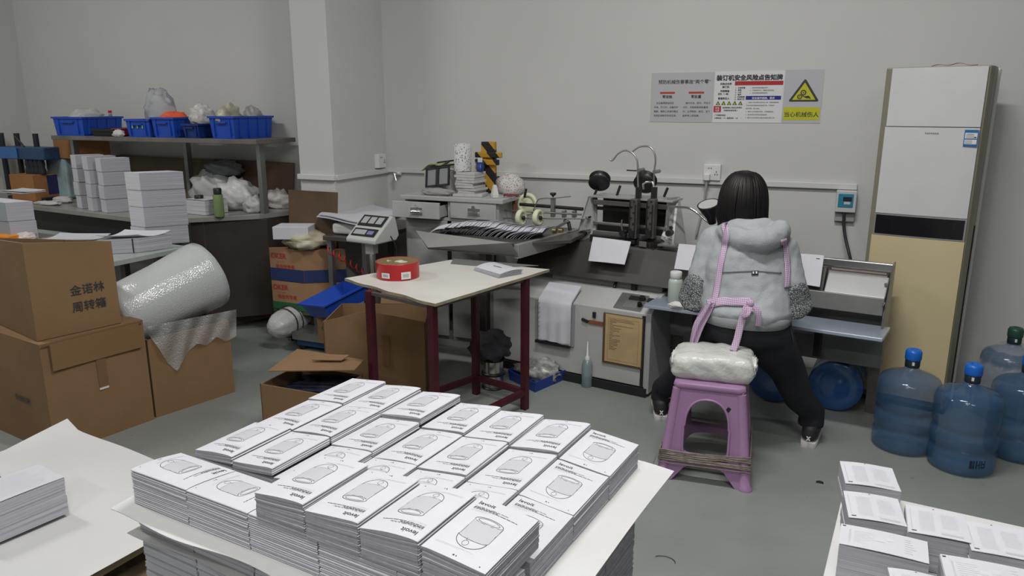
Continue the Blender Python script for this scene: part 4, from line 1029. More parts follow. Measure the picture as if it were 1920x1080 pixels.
# ---- small open carton with dark sheets in front
f1, f2, f3 = az(487, 720, .27), az(575, 735, .27), az(640, 705, .27)
sc_ = thing('small_open_carton', 'open cardboard box full of dark printed film behind the booklet pile', 'cardboard box', (f1.x, f1.y, 0))
e1 = W2(f2) - W2(f1); e1 = e1.normalized() * .40; e2 = Vector((-e1.y, e1.x, 0)).normalized() * .30
Q = [Vector((0, 0, 0)), e1, e1 + e2, e2]; b = B(); H_ = .27
for i in range(4):
    a, c = Q[i], Q[(i + 1) % 4]; out = (a + c) / 2 - (Q[0] + Q[2]) / 2; out.normalize(); out *= .006; zz = Vector((0, 0, H_))
    b.hexa([a, c, c - out, a - out], [a + zz, c + zz, c - out + zz, a - out + zz])
b.add([q_ + Vector((0, 0, .004)) for q_ in Q], [(0, 1, 2, 3)])
b.build('body', card, sc_)
def slab(pts, m, name, par, th=.005):
    pts = [Vector(p) for p in pts]; n_ = (pts[1] - pts[0]).cross(pts[3] - pts[0]).normalized() * th
    return B().hexa(pts, [p + n_ for p in pts]).build(name, m, par)
L0 = Vector((f1.x, f1.y, 0))
fl = [az(502, 697, .335), az(665, 695, .345), az(683, 676, .35), az(600, 665, .35)]
slab([fl[0] - L0, fl[1] - L0, fl[2] - L0, Vector(fl[3]) - L0 + Vector((-.16, .02, 0))], card, 'flap', sc_)
slab([az(585, 676, .36) - L0, az(640, 677, .36) - L0, az(655, 667, .375) - L0, az(606, 665, .375) - L0], card, 'flap', sc_)
dkf = mat('dark_film', (.03, .035, .06), .25, noise_amt=.6, noise_scale=18)
b = B()
for k in range(16):
    f = k / 15; h0 = .10 + .13 * (1 - abs(f - .5)); rr = random.Random(k)
    a_ = e1 * .06 + e2 * (.06 + .86 * f); c_ = e1 * .94 + e2 * (.08 + .84 * f)
    dz = rr.uniform(-.01, .03)
    b.hexa([a_ + Vector((0, 0, .01)), c_ + Vector((0, 0, .01)), c_ + Vector((0, .012, .01)), a_ + Vector((0, .012, .01))], [a_ + Vector((0, 0, .20 + dz)), c_ + Vector((0, 0, .24 + dz)), c_ + Vector((0, .008, .24 + dz)), a_ + Vector((0, .008, .20 + dz))])
tag(b.build('printed_film', dkf, loc=(f1.x, f1.y, 0)), 'dark glossy printed film packed in the small open cardboard box', 'printed film', kind='stuff')
# ---- white topped table with dark red legs
TZ = .75
tt = thing('white_table', 'table with a white board top on dark red steel legs', 'table', (-1.75, 3.35, 0)); TO = Vector((-1.75, 3.35, 0))
tp = [az(645, 522, TZ), az(815, 570, TZ), az(1030, 505, TZ), az(845, 487, TZ)]
def tfn(u, v):
    a = W2(tp[0]) * (1 - u) + W2(tp[1]) * u; c = W2(tp[3]) * (1 - u) + W2(tp[2]) * u; p = a * (1 - v) + c * v
    ed = .006 * math.sin(u * 19 + 1) * (v < .01) + .006 * math.sin(v * 15) * (u > .99)
    return (p.x - TO.x, p.y - TO.y + ed, TZ + .0)
top_m = mat('table_board', (.62, .60, .55), .5, noise_amt=.08, noise_scale=4); edge_m = mat('table_board_edge', (.30, .26, .18), .8, noise_amt=.2, noise_scale=20)
B().sheet(tfn, 24, 24, .014, 0, 1, sm=False).build('tabletop', [top_m, edge_m], tt)
red_leg = mat('dark_red_paint', (.055, .006, .012), .38, noise_amt=.2, noise_scale=10)
LG = [Vector((-1.985, 2.975, 0)), Vector((-1.58, 2.86, 0)), Vector((-1.395, 3.53, 0)), Vector((-1.733, 3.63, 0))]
for p in LG: B().box((p.x - TO.x, p.y - TO.y, (TZ - .014) / 2), (.036, .036, TZ - .014), rot=(0, 0, R(-15))).build('leg', red_leg, tt, bevel=.003)
def bar(a, c, z, name='stretcher', w=.03, par=tt, m=red_leg, O_=TO):
    d = c - a; m_ = (a + c) / 2 - O_; return B().box((0, 0, 0), (d.length - .03, w, w)).build(name, m, par, loc=(m_.x, m_.y, z), rot=(0, 0, math.atan2(d.y, d.x)), bevel=.002)
for i in range(4): bar(LG[i], LG[(i + 1) % 4], TZ - .026, 'apron_rail', .018, m=steel_dk)  # rails coloured dark in place of the shade under the tabletop
bar(LG[3], LG[2], .10); bar(LG[1], LG[2], .10); bar(LG[0], LG[3], .10)
# things on the table
tc_ = az(733, 524, TZ); rt = (az(773, 520, TZ) - az(693, 520, TZ)).length / 2
tin = thing('round_tin', 'round red tin without a lid on the white table, holding small bags', 'tin', (tc_.x, tc_.y + .07, TZ + .001)); 
B().lathe([(rt * .97, 0), (rt, .004), (rt, .075), (rt * 1.015, .078), (rt * 1.015, .083), (rt * .985, .083), (rt * .985, .012), (.001, .010)], n=48).build('body', [red_pl], tin)
B().lathe([(rt * .982, .014), (rt * .982, .082)], n=48).build('gold_lining', mat('gold_tin', (.45, .30, .08), .3, .8), tin)
for (an, w_, h_) in ((-92, .045, .026), (-38, .05, .036)):
    q_ = Vector((math.cos(R(an)), math.sin(R(an)), 0)); b = B()
    M_ = frame(q_ * (rt + .0025) + Vector((0, 0, .026)), Vector((-q_.y, q_.x, 0)), q_); b.prism([(-w_ / 2, -h_ / 2), (w_ / 2, -h_ / 2), (w_ / 2, h_ / 2), (-w_ / 2, h_ / 2)], -.002, .001, 0, M=M_)
    for k in range(7): b.prism([(-w_ * .3 + k * w_ * .09, -h_ * .25), (-w_ * .27 + k * w_ * .09, -h_ * .25), (-w_ * .27 + k * w_ * .09, h_ * .25), (-w_ * .3 + k * w_ * .09, h_ * .25)], .001, .0014, 1, M=M_)
    b.build('sticker', [white_pl, print_dark], tin)
crumple('small_bags', 'clear and white small bags heaped in the red tin', 'bags', (tc_.x, tc_.y + .07, TZ + .014), rt * .86, (1, 1, .42), mat('pale_bits', (.55, .52, .42), .35, noise_amt=.5, noise_scale=30), 51, .3)
mb = [az(888, 507, TZ), az(935, 522, TZ), az(978, 514, TZ), az(925, 499, TZ)]
ms = thing('booklet_stack', 'small stack of white booklets lying on the white table', 'booklet stack', (mb[0].x, mb[0].y, TZ + .001)); O_ = mb[0]
for k in range(5):
    def fn(u, v, k=k):
        p = (W2(mb[0]) * (1 - u) + W2(mb[1]) * u) * (1 - v) + (W2(mb[3]) * (1 - u) + W2(mb[2]) * u) * v
        return (p.x - O_.x + k * .0016, p.y - O_.y + k * .001, .0035 * (k + 1) + .010 * math.sin(PI * v * .9) * (k + 1) / 5 + .004 * u * k / 5)
    s_ = B().sheet(fn, 8, 10, .0028, 0, 1)
    if k == 4:
        s_.add([fn(.35 + .3 * i, v_) [:2] + (fn(.35 + .3 * i, v_)[2] + .0006,) for v_ in (.45, .50) for i in (0, 1)], [(0, 1, 3, 2)], 2)
    s_.build('booklet', [paper, paper_edge, print_dark], ms)
gs = [az(845, 495, TZ), az(930, 502, TZ), az(1010, 499, TZ), az(850, 486, TZ)]
tag(B().sheet(lambda u, v: tuple(((W2(gs[0]) * (1 - u) + W2(gs[1]) * u) * (1 - v) + (W2(gs[3]) * (1 - u) + W2(gs[2]) * u) * v)[:2]) + (TZ + .004,), 6, 6, .003).build('rubber_mat', mat('grey_mat', (.16, .165, .16), .6)), 'dark grey mat on the far end of the white table', 'mat')
# ---- grey cabinet with two drawers
CY = 4.34; CZ = Vz(376, ay(760, 376, CY))
cx0 = ay(762, 450, CY).x; cx1 = ay(935, 380, CY).x; cxm = ay(843, 400, CY).x
cab = thing('grey_cabinet', 'grey steel cabinet with two drawers, the left drawer pulled out', 'cabinet', (cx0, CY, 0))
W_ = cx1 - cx0; D_ = .45; mm = cxm - cx0
zt_ = ay(800, 374, CY).z; zd = ay(800, 406, CY).z
b = B()
b.box((.01, D_ / 2, zt_ / 2), (.02, D_, zt_)); b.box((W_ - .01, D_ / 2, zt_ / 2), (.02, D_, zt_)); b.box((W_ / 2, D_ - .01, zt_ / 2), (W_, .02, zt_)); b.box((W_ / 2, D_ / 2, .05), (W_, D_ - .02, .1))
b.box((W_ / 2, D_ / 2, zd - .01), (W_, D_, .02)); b.box((mm, D_ / 2, zt_ - (zt_ - zd) / 2), (.025, D_, zt_ - zd)); b.build('body', grey_paint, cab, bevel=.002)
B().box((W_ / 2 + .01, D_ / 2 - .01, zt_ + .012), (W_ + .06, D_ + .04, .028)).build('top', grey_paint, cab, bevel=.004)
def drawer(x0, x1, out):
    dz0, dz1 = zd + .004, zt_ - .004
    f = B().box(((x0 + x1) / 2, -out - .009, (dz0 + dz1) / 2), (x1 - x0, .018, dz1 - dz0)).build('drawer', grey_paint, cab, bevel=.003)
    if out > .01:
        bb = B(); 
        for x in (x0 + .02, x1 - .02): bb.box((x, -out + D_ * .35, (dz0 + dz1) / 2 - .01), (.006, D_ * .7, (dz1 - dz0) * .7))
        bb.box(((x0 + x1) / 2, -out + D_ * .35, dz0 + .02), (x1 - x0 - .04, D_ * .7, .004)); bb.build('drawer_box', grey_paint, cab)
    h = B(); cx_, cz = (x0 + x1) / 2 + .01, (dz0 + dz1) / 2
    h.box((cx_, -out - .021, cz - .005), (.085, .006, .045)); h.cyl((cx_ - .035, -out - .034, cz - .008), (cx_ + .035, -out - .034, cz - .008), .008, n=12); h.cyl((cx_, -out - .02, cz + .025), (cx_, -out - .035, cz + .025), .012, n=14)
    h.build('handle', chrome, f)
drawer(-.03, mm - .015, .10); drawer(mm + .015, W_ - .01, .003)
for x0, x1 in ((.012, mm - .015), (mm + .015, W_ - .03)): B().box(((x0 + x1) / 2, -.006, zd / 2 + .03), (x1 - x0, .012, zd - .10)).build('door', grey_paint, cab, bevel=.003)
CT = zt_ + .027
def cpos(px_, py_): p = az(px_, py_, CT); return Vector((p.x, max(p.y, CY + .07), CT))
# things on the cabinet
p = cpos(880, 356)
nb = thing('notebook_stack', 'tall stack of pads and papers on the grey cabinet', 'paper stack', (ay(883, 340, CY + .14).x, CY + .14, CT), R(-6)); rng = random.Random(5)
for k in range(9):
    B().box((rng.uniform(-.01, .01), rng.uniform(-.008, .008), .0085 + k * .017), (.14 + rng.uniform(-.012, .012), .15, .0155), rot=(0, 0, R(rng.uniform(-4, 4)))).build('pad', [mat('pad_paper', (.50, .49, .47), .8, noise_amt=.1, noise_scale=30)], nb, bevel=.001)
p = cpos(905, 358); tag(B().box((0, 0, .008), (.20, .14, .016)).build('thin_pad', mat('pad_paper', (.50, .49, .47), .8), loc=(p.x + .045, CY + .10, CT + .001), rot=(0, 0, R(8))), 'thin pad lying in front of the striped foam on the cabinet', 'pad')
# paper roll standing on the stack
prl = mat('marked_paper', (.60, .60, .60), .6); nt = prl.node_tree; bbn = nt.nodes['Principled BSDF']; tcn = nt.nodes.new('ShaderNodeTexCoord'); mpn = nt.nodes.new('ShaderNodeMapping'); mpn.inputs['Rotation'].default_value = (0, .0, 0); mpn.inputs['Scale'].default_value = (95, 95, 60)
bk = nt.nodes.new('ShaderNodeTexVoronoi'); bk.inputs['Scale'].default_value = 1; crn = nt.nodes.new('ShaderNodeValToRGB'); crn.color_ramp.elements[0].position = .26; crn.color_ramp.elements[0].color = (.12, .12, .13, 1); crn.color_ramp.elements[1].position = .34; crn.color_ramp.elements[1].color = (.60, .60, .59, 1)
nt.links.new(tcn.outputs['Object'], mpn.inputs[0]); nt.links.new(mpn.outputs[0], bk.inputs['Vector']); nt.links.new(bk.outputs['Distance'], crn.inputs['Fac']); nt.links.new(crn.outputs[0], bbn.inputs['Base Color'])
pz = Vz(268, (ay(866, 268, CY + .2).x, CY + .2))
tag(B().lathe([(.058, 0), (.058, pz - CT - .157), (.054, pz - CT - .157), (.054, .01)], n=28).build('printed_roll', prl, loc=(ay(866, 300, CY + .14).x, CY + .15, CT + .156)), 'white roll with a dark printed pattern standing on the pad stack', 'roll')
# black and yellow striped foam
ym = mat('stripe_foam', (.5, .3, .02), .6); nt = ym.node_tree; bbn = nt.nodes['Principled BSDF']; tcn = nt.nodes.new('ShaderNodeTexCoord'); mpn = nt.nodes.new('ShaderNodeMapping'); mpn.inputs['Rotation'].default_value = (0, R(40), 0)
wv = nt.nodes.new('ShaderNodeTexWave'); wv.inputs['Scale'].default_value = 3.2; wv.wave_profile = 'SIN'; wv.bands_direction = 'X'; crn = nt.nodes.new('ShaderNodeValToRGB'); crn.color_ramp.interpolation = 'CONSTANT'
crn.color_ramp.elements[0].color = (.012, .012, .014, 1); crn.color_ramp.elements[1].position = .5; crn.color_ramp.elements[1].color = (.50, .27, .02, 1)
nt.links.new(tcn.outputs['Object'], mpn.inputs[0]); nt.links.new(mpn.outputs[0], wv.inputs['Vector']); nt.links.new(wv.outputs['Fac'], crn.inputs['Fac']); nt.links.new(crn.outputs[0], bbn.inputs['Base Color'])
fy_ = CY + .30; fx_ = ay(917, 320, fy_).x; zf = Vz(266, (fx_, fy_)) - CT
fo = thing('striped_foam_guard', 'black and yellow striped foam corner guard standing on the cabinet', 'corner guard', (fx_, fy_, CT + .001), R(8))
s_ = zf / .42
B().box((0, 0, zf / 2), (.095, .05, zf)).build('post', ym, fo, bevel=.004)
for (x, z, w, h) in ((-.035, .315, .10, .045), (.045, .315, .11, .045), (-.045, .262, .08, .04), (.03, .255, .10, .045), (-.05, .215, .07, .035)):
    B().box((x, -.035, z * s_), (w, .03, h * s_)).build('block', ym, fo, bevel=.006)
pnx = ay(898, 305, CY + .16).x
pen = thing('pen_cup', 'blue cup of pens before the striped foam guard on the cabinet', 'pen cup', (ay(900, 310, CY + .16).x + .0, CY + .16, CT + .156))
B().lathe([(.024, 0), (.026, .06), (.023, .06), (.022, .004)], n=16).build('cup', navy, pen)
for k in range(4): B().cyl((-.012 + .008 * k, 0, .006), (-.014 + .009 * k, .004, .088), .004, n=8).build('pen', white_pl, pen)
# calendar / window frame box, cloth, green leaf sheet
q_ = ay(828, 330, CY + .12)
cal = thing('two_pane_frame_box', 'white box with a black two-window frame leaning on it, on the cabinet', 'box', (ay(822, 340, CY + .15).x, CY + .17, CT + .001), R(-12))
B().box((-.02, .03, .075), (.17, .14, .15)).build('box', mat('dusty_white', (.50, .50, .48), .6), cal, bevel=.006)
fr = B(); fm = Matrix.Translation((.035, -.065, .10)) @ Matrix.Rotation(R(-8), 4, 'Y') @ Matrix.Rotation(R(-14), 4, 'X')
for x0 in (-.052, .052):
    for (cx_, cz, w, h) in ((x0, .075, .1, .012), (x0, -.045, .1, .012), (x0 - .046, .015, .012, .13), (x0 + .046, .015, .012, .13)): fr.box((cx_, 0, cz), (w, .01, h))
    fr.box((x0, .004, .015), (.085, .002, .11), 1)
fr.xform(fm); fr.build('black_frame', [black, mat('dim_glass', (.25, .26, .27), .15)], cal)
fr = B(); fm = Matrix.Translation((.05, .0, .195)) @ Matrix.Rotation(R(-8), 4, 'Y') @ Matrix.Rotation(R(-70), 4, 'X')
for x0 in (-.052, .052):
    for (cx_, cz, w, h) in ((x0, .05, .1, .01), (x0, -.03, .1, .01), (x0 - .046, .01, .01, .09), (x0 + .046, .01, .01, .09)): fr.box((cx_, 0, cz), (w, .008, h))
fr.xform(fm); fr.build('black_frame', [black], cal)
def leaf(u, v): return (-.13 + .22 * u, -.03 + .15 * v, .168 + .022 * math.sin(PI * u) - .03 * max(0, .3 - u) / .3 + .006 * math.sin(9 * v))
tag(B().sheet(leaf, 16, 8, .002).build('green_sheet', mat('leaf_green', (.33, .37, .16), .5), loc=(cal.location.x - .02, cal.location.y + .02, CT + .001), rot=(0, 0, R(-10))), 'pale green plastic sheet draped over the box on the cabinet', 'plastic sheet')
p = cpos(830, 356); crumple('cloth', 'crumpled grey cloth at the front of the cabinet top', 'cloth', (ay(822, 352, CY + .045).x, CY + .045, CT), .075, (1.7, .6, .35), mat('grey_rag', (.32, .31, .29), .85), 61, .3)
sp = mat('dotted_cloth', (.62, .60, .58), .8); nt = sp.node_tree; bbn = nt.nodes['Principled BSDF']; tcn = nt.nodes.new('ShaderNodeTexCoord'); vo = nt.nodes.new('ShaderNodeTexVoronoi'); vo.inputs['Scale'].default_value = 95
crn = nt.nodes.new('ShaderNodeValToRGB'); crn.color_ramp.elements[0].position = .25; crn.color_ramp.elements[0].color = (.18, .06, .08, 1); crn.color_ramp.elements[1].position = .35; crn.color_ramp.elements[1].color = (.62, .60, .58, 1)
nt.links.new(tcn.outputs['Object'], vo.inputs['Vector']); nt.links.new(vo.outputs['Distance'], crn.inputs['Fac']); nt.links.new(crn.outputs[0], bbn.inputs['Base Color'])
p = ay(960, 345, CY + .28); crumple('dotted_pillow', 'white pillow-like bundle with small dark dots at the cabinet\'s right end', 'bundle', (p.x - .02, CY + .30, CT), .095, (1.05, .7, .85), sp, 62, .12)
p = ay(930, 352, CY + .08); tag(B().lathe([(.026, 0), (.028, .02), (.014, .075), (.012, .08)], n=4, sm=False).build('white_cone', white_pl, loc=(p.x, CY + .06, CT + .001)), 'small white tapered cup standing at the cabinet\'s front edge', 'cup')
B().tube([(.02 + .05 * math.cos(a), .03 * math.sin(a), .006 + .004 * (i % 3)) for i, a in enumerate([k * .4 for k in range(40)])], .004, 6).build('cord', mat('dull_red', (.20, .04, .05), .6), loc=(p.x + .07, CY + .12, CT + .002))
tag(bpy.data.objects['cord'], 'dull red cord coiled on the cabinet beside the white cup', 'cord')
# ---- sockets on the pillar side and wall, pipes
def socket(label, c, n, w=.10, h=.10):
    """c centre on wall, n outward normal"""
    n = Vector(n); ex = Vector((0, 0, 1)).cross(n); t = thing('wall_socket', label, 'wall socket', c, math.atan2(ex.y, ex.x), None)
    B().box((0, -.018, 0), (w, .036, h)).build('plate', white_pl, t, bevel=.004)
    b = B()
    for x, z in ((-.02, .026), (-.005, .026), (.02, -.012), (.034, -.012), (.027, .004)): b.box((x, -.0365, z), (.004, .002, .010))
    b.build('slots', black, t); return t
c = ay(722, 302, 4.72); socket('white socket box low on the wall beside the pillar', (XP1, 4.73, c.z), (1, 0, 0), .10, .10)
c = ay(1336, 325, YB); ws = socket('white double socket with a plug on the back wall behind the woman', (c.x, YB, c.z + .008), (0, -1, 0), .105, .10)
pg = thing('plug', 'white plug in the wall socket with a grey cable running down', 'plug', (c.x - .025, YB - .037, c.z - .02))
B().box((0, -.018, 0), (.035, .036, .04)).build('plug_body', white_pl, pg, bevel=.004)
ce = ay(1305, 440, YB - .03); B().tube([(0, -.02, -.02), (-.003, -.01, -.07), (-.012, .015, -.16), (ce.x - pg.location.x, .01, ce.z - pg.location.z)], .007, 8).build('cable', mat('cable_grey', (.42, .42, .42), .5), pg)
ptag = ay(745, 325, YB - .03)
t = thing('water_tap', 'small metal tap on the pipe at the right of the pillar', 'tap', (ptag.x, YB - .03, ptag.z))
B().cyl((0, .028, 0), (0, -.03, 0), .012, n=12).build('stem', chrome, t); B().cyl((-.01, -.03, .0), (.012, -.04, -.05), .010, n=12).build('spout', chrome, t); B().cyl((.03, 0, .0), (-.02, 0, 0), .014, n=12).build('body', white_pl, t)
# slats and a small box on the floor behind the bubble wrap
sl0 = az(478, 590, 0)
for k, (a_, c_) in enumerate((((442, 604), (512, 590)), ((450, 590), (520, 566)), ((470, 575), (540, 600)))):
    A_, C_ = az(*a_, .012), az(*c_, .012); d_ = C_ - A_; m_ = (A_ + C_) / 2
    o = B().box((0, 0, 0), (d_.length, .05, .022)).build('plank', steel_dk if k else wood, loc=(m_.x, m_.y, .012 + .023 * k), rot=(0, 0, math.atan2(d_.y, d_.x)))
    tag(o, ['pale wooden plank on the floor behind the bubble wrap', 'upper dark plank on the floor behind the bubble wrap', 'dark plank crossing the other planks near the plastic wrapped roll'][k], 'plank')
p_ = az(456, 578, .02); t = thing('small_carton', 'small white and red carton on the floor behind the bubble wrap', 'box', (p_.x - .02, p_.y + .08, .001), R(25))
B().box((0, 0, .09), (.16, .12, .18)).build('body', white_pl, t, bevel=.003); B().box((.0815, 0, .10), (.003, .118, .15)).build('red_side', mat('carton_red', (.40, .02, .05), .5), t)
# block under the wrapped roll
p_ = az(560, 600, .06); tag(B().box((0, 0, .03), (.30, .12, .06)).build('wooden_block', steel_dk, loc=(p_.x, p_.y + .12, 0), rot=(0, 0, R(15)), bevel=.003), 'dark wooden block under the plastic wrapped roll', 'block')
# ================================================================== SADDLE STITCHING MACHINE
M0 = Vector((-.84, 3.955, 0)); MA = R(-9.5)
mx_, my_ = Vector((math.cos(MA), math.sin(MA), 0)), Vector((-math.sin(MA), math.cos(MA), 0))
def toM(p): d = Vector(p) - M0; return Vector((d.dot(mx_), d.dot(my_), d.z))
def mp(x, y, d): return toM(ap(x, y, M0 + my_ * d, my_))
def mz(x, y, z): return toM(az(x, y, z))
mc = thing('saddle_stitching_machine', 'long grey saddle stitching machine with wire spools along the back wall', 'stitching machine', M0, MA)
XLf = mp(925, 640, 0).x
# control cabinet: side profile swept along x
def sweep(prof, x0, x1, name, m, par=mc, bevel=.004, mi=0):
    n = len(prof); b = B(); V = [Vector((x0, y, z)) for y, z in prof] + [Vector((x1, y, z)) for y, z in prof]
    b.add(V, [tuple(range(n)), tuple(range(2 * n - 1, n - 1, -1))] + [(i, n + i, n + (i + 1) % n, (i + 1) % n) for i in range(n)], mi)
    b.f = [f[::-1] for f in b.f] if False else b.f
    o = b.build(name, m, par, bevel=bevel); return o
zf = mp(1213, 590, 0).z
prof = [(0, .055), (.52, .055), (.52, .56), (.16, .56), (0, zf)]
cc = sweep(prof, XLf, -.0, 'control_cabinet', mach_paint)
sweep([(.03, 0), (.50, 0), (.50, .055), (.03, .055)], XLf + .02, -.02, 'plinth', black)
sweep([(-.006, .02), (.52, .02), (.52, .565), (.155, .565), (-.006, zf + .004)], -.0, .030, 'end_panel', mach_side)
sweep([(-.008, .05), (-.001, .05), (-.001, zf - .01), (-.008, zf - .01)], -.022, -.004, 'edge_seal', black, bevel=0)
sweep([(-.015, .0), (-.001, .0), (-.001, .052), (-.015, .052)], XLf + .01, .02, 'kick_rail', black, bevel=.002)
# document holder with hanging sheets, notice board, switches on the front
def fplate(x0, y0, x1, y1, th, name, m, par=mc, off=0, bevel=0):
    a, c = mp(x0, y0, -off), mp(x1, y1, -off)
    return B().box(((a.x + c.x) / 2, -off - th / 2, (a.z + c.z) / 2), (abs(c.x - a.x), th, abs(a.z - c.z))).build(name, m, par, bevel=bevel)
dh = fplate(1006, 560, 1077, 650, .012, 'document_holder', mat('holder_plastic', (.28, .29, .29), .3), bevel=.002)
fplate(1006, 640, 1070, 647, .02, 'holder_lip', black, dh, .012)
a, c = mp(1015, 548, 0), mp(1076, 560, 0); bt_ = mp(1045, 640, 0)
x0_, x1_, zt_, zb_ = a.x, c.x, .535, bt_.z
hs = thing('hanging_sheets', 'white sheets hanging over the front of the stitching machine', 'paper sheets', tuple(M0 + mx_ * ((x0_ + x1_) / 2) + Vector((0, 0, zb_))), MA)
def hsf(k):
    def fn(u, v):
        s = v * ((zt_ - zb_) + .10)
        if s < zf - zb_ : y, z = -.030 - .004 * math.sin(u * 20) * (1 - v), s
        else:
            e = s - (zf - zb_); y, z = -.030 + e * .86, zf - zb_ + e * .5
        return ((x1_ - x0_) * (u - .5), y - .0025 * k, z + .004 * k + .003 * math.sin(5 * u + k) * (v < .02))
    return fn
for k in range(3): B().sheet(hsf(k), 16, 14, .0012).build('sheet', paper, hs)
fr = fplate(1133, 585, 1204, 692, .012, 'notice_board', mat('dark_frame', (.10, .07, .04), .5), bevel=.002)
a, c = mp(1136, 588, .013 * -1), mp(1201, 689, -.013)
b = B(); xa, xb, za, zb2 = a.x, c.x, a.z, c.z
b.box(((xa + xb) / 2, -.0135, (za + zb2) / 2), (xb - xa, .003, za - zb2), 0)
rng = random.Random(4)
M_ = frame((xa, -.0152, zb2), (1, 0, 0), (0, -1, 0)); w_, h_ = xb - xa, za - zb2
b.text('1', .001, M_, 1)
for k in range(22):
    yy = h_ * (.90 - .03 * k); L = w_ * (.75 if k in (0, 1, 4) else rng.uniform(.18, .42)); x = w_ * .12
    while x < L: d = rng.uniform(.003, .009); b.prism([(x, yy), (x + d, yy), (x + d, yy + .0025), (x, yy + .0025)], .0, .0004, 1, M=M_); x += d + .0012
for (x, y, w, h) in ((.08, .93, .84, .003), (.08, .05, .84, .003), (.08, .05, .006, .88), (.91, .05, .006, .88)): b.prism([(w_ * x, h_ * y), (w_ * (x + w), h_ * y), (w_ * (x + w), h_ * y + (h * h_ if h > .01 else .0012)), (w_ * x, h_ * y + (h * h_ if h > .01 else .0012))], 0, .0004, 2, M=M_)
b.build('notice', [mat('aged_paper', (.46, .33, .17), .6, noise_amt=.1, noise_scale=8), mat('ink_brown', (.10, .06, .03), .7), mat('ink_red', (.35, .10, .05), .7)], fr)
k_ = mp(1115, 590, 0); B().box((k_.x, -.006, k_.z), (.02, .012, .035)).build('key_switch', black, mc, bevel=.003)
k_ = mp(1098, 600, 0); B().box((k_.x, -.008, k_.z), (.045, .014, .016), rot=(0, R(15), 0)).build('latch_handle', black, mc, bevel=.003)
k_ = mp(1118, 605, 0); B().box((k_.x, -.004, k_.z), (.09, .006, .022)).build('brown_label', mat('rust_label', (.22, .08, .04), .6), mc)
# sloped control panel with knobs
sl = Vector((0, .16, .56 - zf)).normalized(); sn = Vector((0, -sl.z, sl.y))
xa, xb = mz(1135, 572, .53).x, mz(1196, 575, .53).x
M_ = frame((xa, .012, zf + .012 * sl.z / sl.y), (1, 0, 0), sn)
cp = B(); cp.prism([(0, 0), (xb - xa, 0), (xb - xa, .14), (0, .14)], 0, .006, M=M_); cpo = cp.build('control_panel', steel_gal, mc, bevel=.001)
b = B(); W_ = xb - xa
for (x, y, w, h) in ((.06, .085, .08, .035), (.17, .085, .09, .035)): b.prism([(x, y), (x + w, y), (x + w, y + h), (x, y + h)], .006, .009, 0, M=M_)
b.prism([(.05, .015), (.13, .015), (.13, .07), (.05, .07)], .006, .008, 1, M=M_)
b.build('display', [black, steel], cpo)
for (x, y) in ((.17, .045), (.17 + .07, .045), (W_ - .03, .10), (.17 + .10, .10)):
    p0_, p1_ = M_ @ Vector((min(x, W_ - .02), y, .006)), M_ @ Vector((min(x, W_ - .02), y, .028)); B().cyl(p0_, p1_, .015, .012, 16).build('knob', black, cpo)
p_ = mp(1183, 560, .16); B().cyl((p_.x, .20, .562), (p_.x, .20, .60), .018, n=18).build('knob', black, mc)
p_ = mp(1165, 545, .24); B().tube([(p_.x - .02, .18, .565), (p_.x - .02, .21, .60), (p_.x + .01, .24, .62), (p_.x + .02, .26, .70)], .010, 8).build('crank_lever', black, mc)
# ---- long dark saddle beam behind/above
xr = mp(1672, 500, .20).x
z1 = mp(1150, 460, .26).z; z0 = mp(1150, 528, .16).z
xl = mp(975, 475, .22).x
sweep([(.16, z0), (.20, z0), (.31, z1), (.27, z1)], xl, mp(1545, 520, .20).x, 'saddle_face', mat('saddle_steel', (.075, .070, .067), .45, .35, noise_amt=.12, noise_scale=5))
sweep([(.20, z0 + .01), (.50, z0 + .01), (.50, z1 - .02), (.32, z1 - .02)], xl + .05, xr - .02, 'saddle_body', MATS['saddle_steel'])
sweep([(.22, .56), (.46, .56), (.46, z0 + .01), (.22, z0 + .01)], XLf + .3, .0, 'riser', mach_side)
# upper cover coloured as lit, lower as shaded, with end plate and top rail
ca, cb_ = mp(1548, 512, .22), mp(1668, 560, .22)
xs = mp(1548, 530, .20).x
zu, zm_, zl = mp(1600, 515, .27).z, mp(1600, 553, .17).z, mp(1600, 587, .14).z
sweep([(.17, zm_), (.20, zm_), (.29, zu), (.26, zu)], xs, xr - .01, 'polished_cover', mat('brushed_cover_lit', (.50, .50, .50), .35, .55, noise_amt=.06, noise_scale=4))
sweep([(.150, zl), (.175, zl), (.20, zm_), (.17, zm_)], mp(1470, 560, .15).x, xr - .01, 'lower_cover', mat('lower_cover_shaded', (.17, .17, .165), .45, .4, noise_amt=.1, noise_scale=6))
zr1, zr0 = mp(1600, 488, .34).z, mp(1600, 503, .34).z
rl = sweep([(.33, zr0), (.36, zr0), (.36, zr1), (.33, zr1)], mp(1500, 480, .34).x, xr, 'top_rail', steel)
sweep([(.34, zu - .03), (.36, zu - .03), (.36, zu + .015), (.34, zu + .015)], xs, xr - .03, 'inner_strip', mat('pale_strip', (.5, .42, .38), .5), bevel=0)
ep = B(); prof = [(.12, .50), (.42, .50), (.42, zr1), (.32, zr1), (.30, zu), (.12, zl)]
sweep(prof, xr - .008, xr, 'end_plate', steel_gal)
for (px_, py_, d_) in ((1661, 533, .24), (1656, 570, .16)): q_ = mp(px_, py_, d_ - .02); B().cyl(q_ + Vector((0, .012, 0)), q_ + Vector((0, -.006, 0)), .007, n=12).build('bolt', chrome, mc)
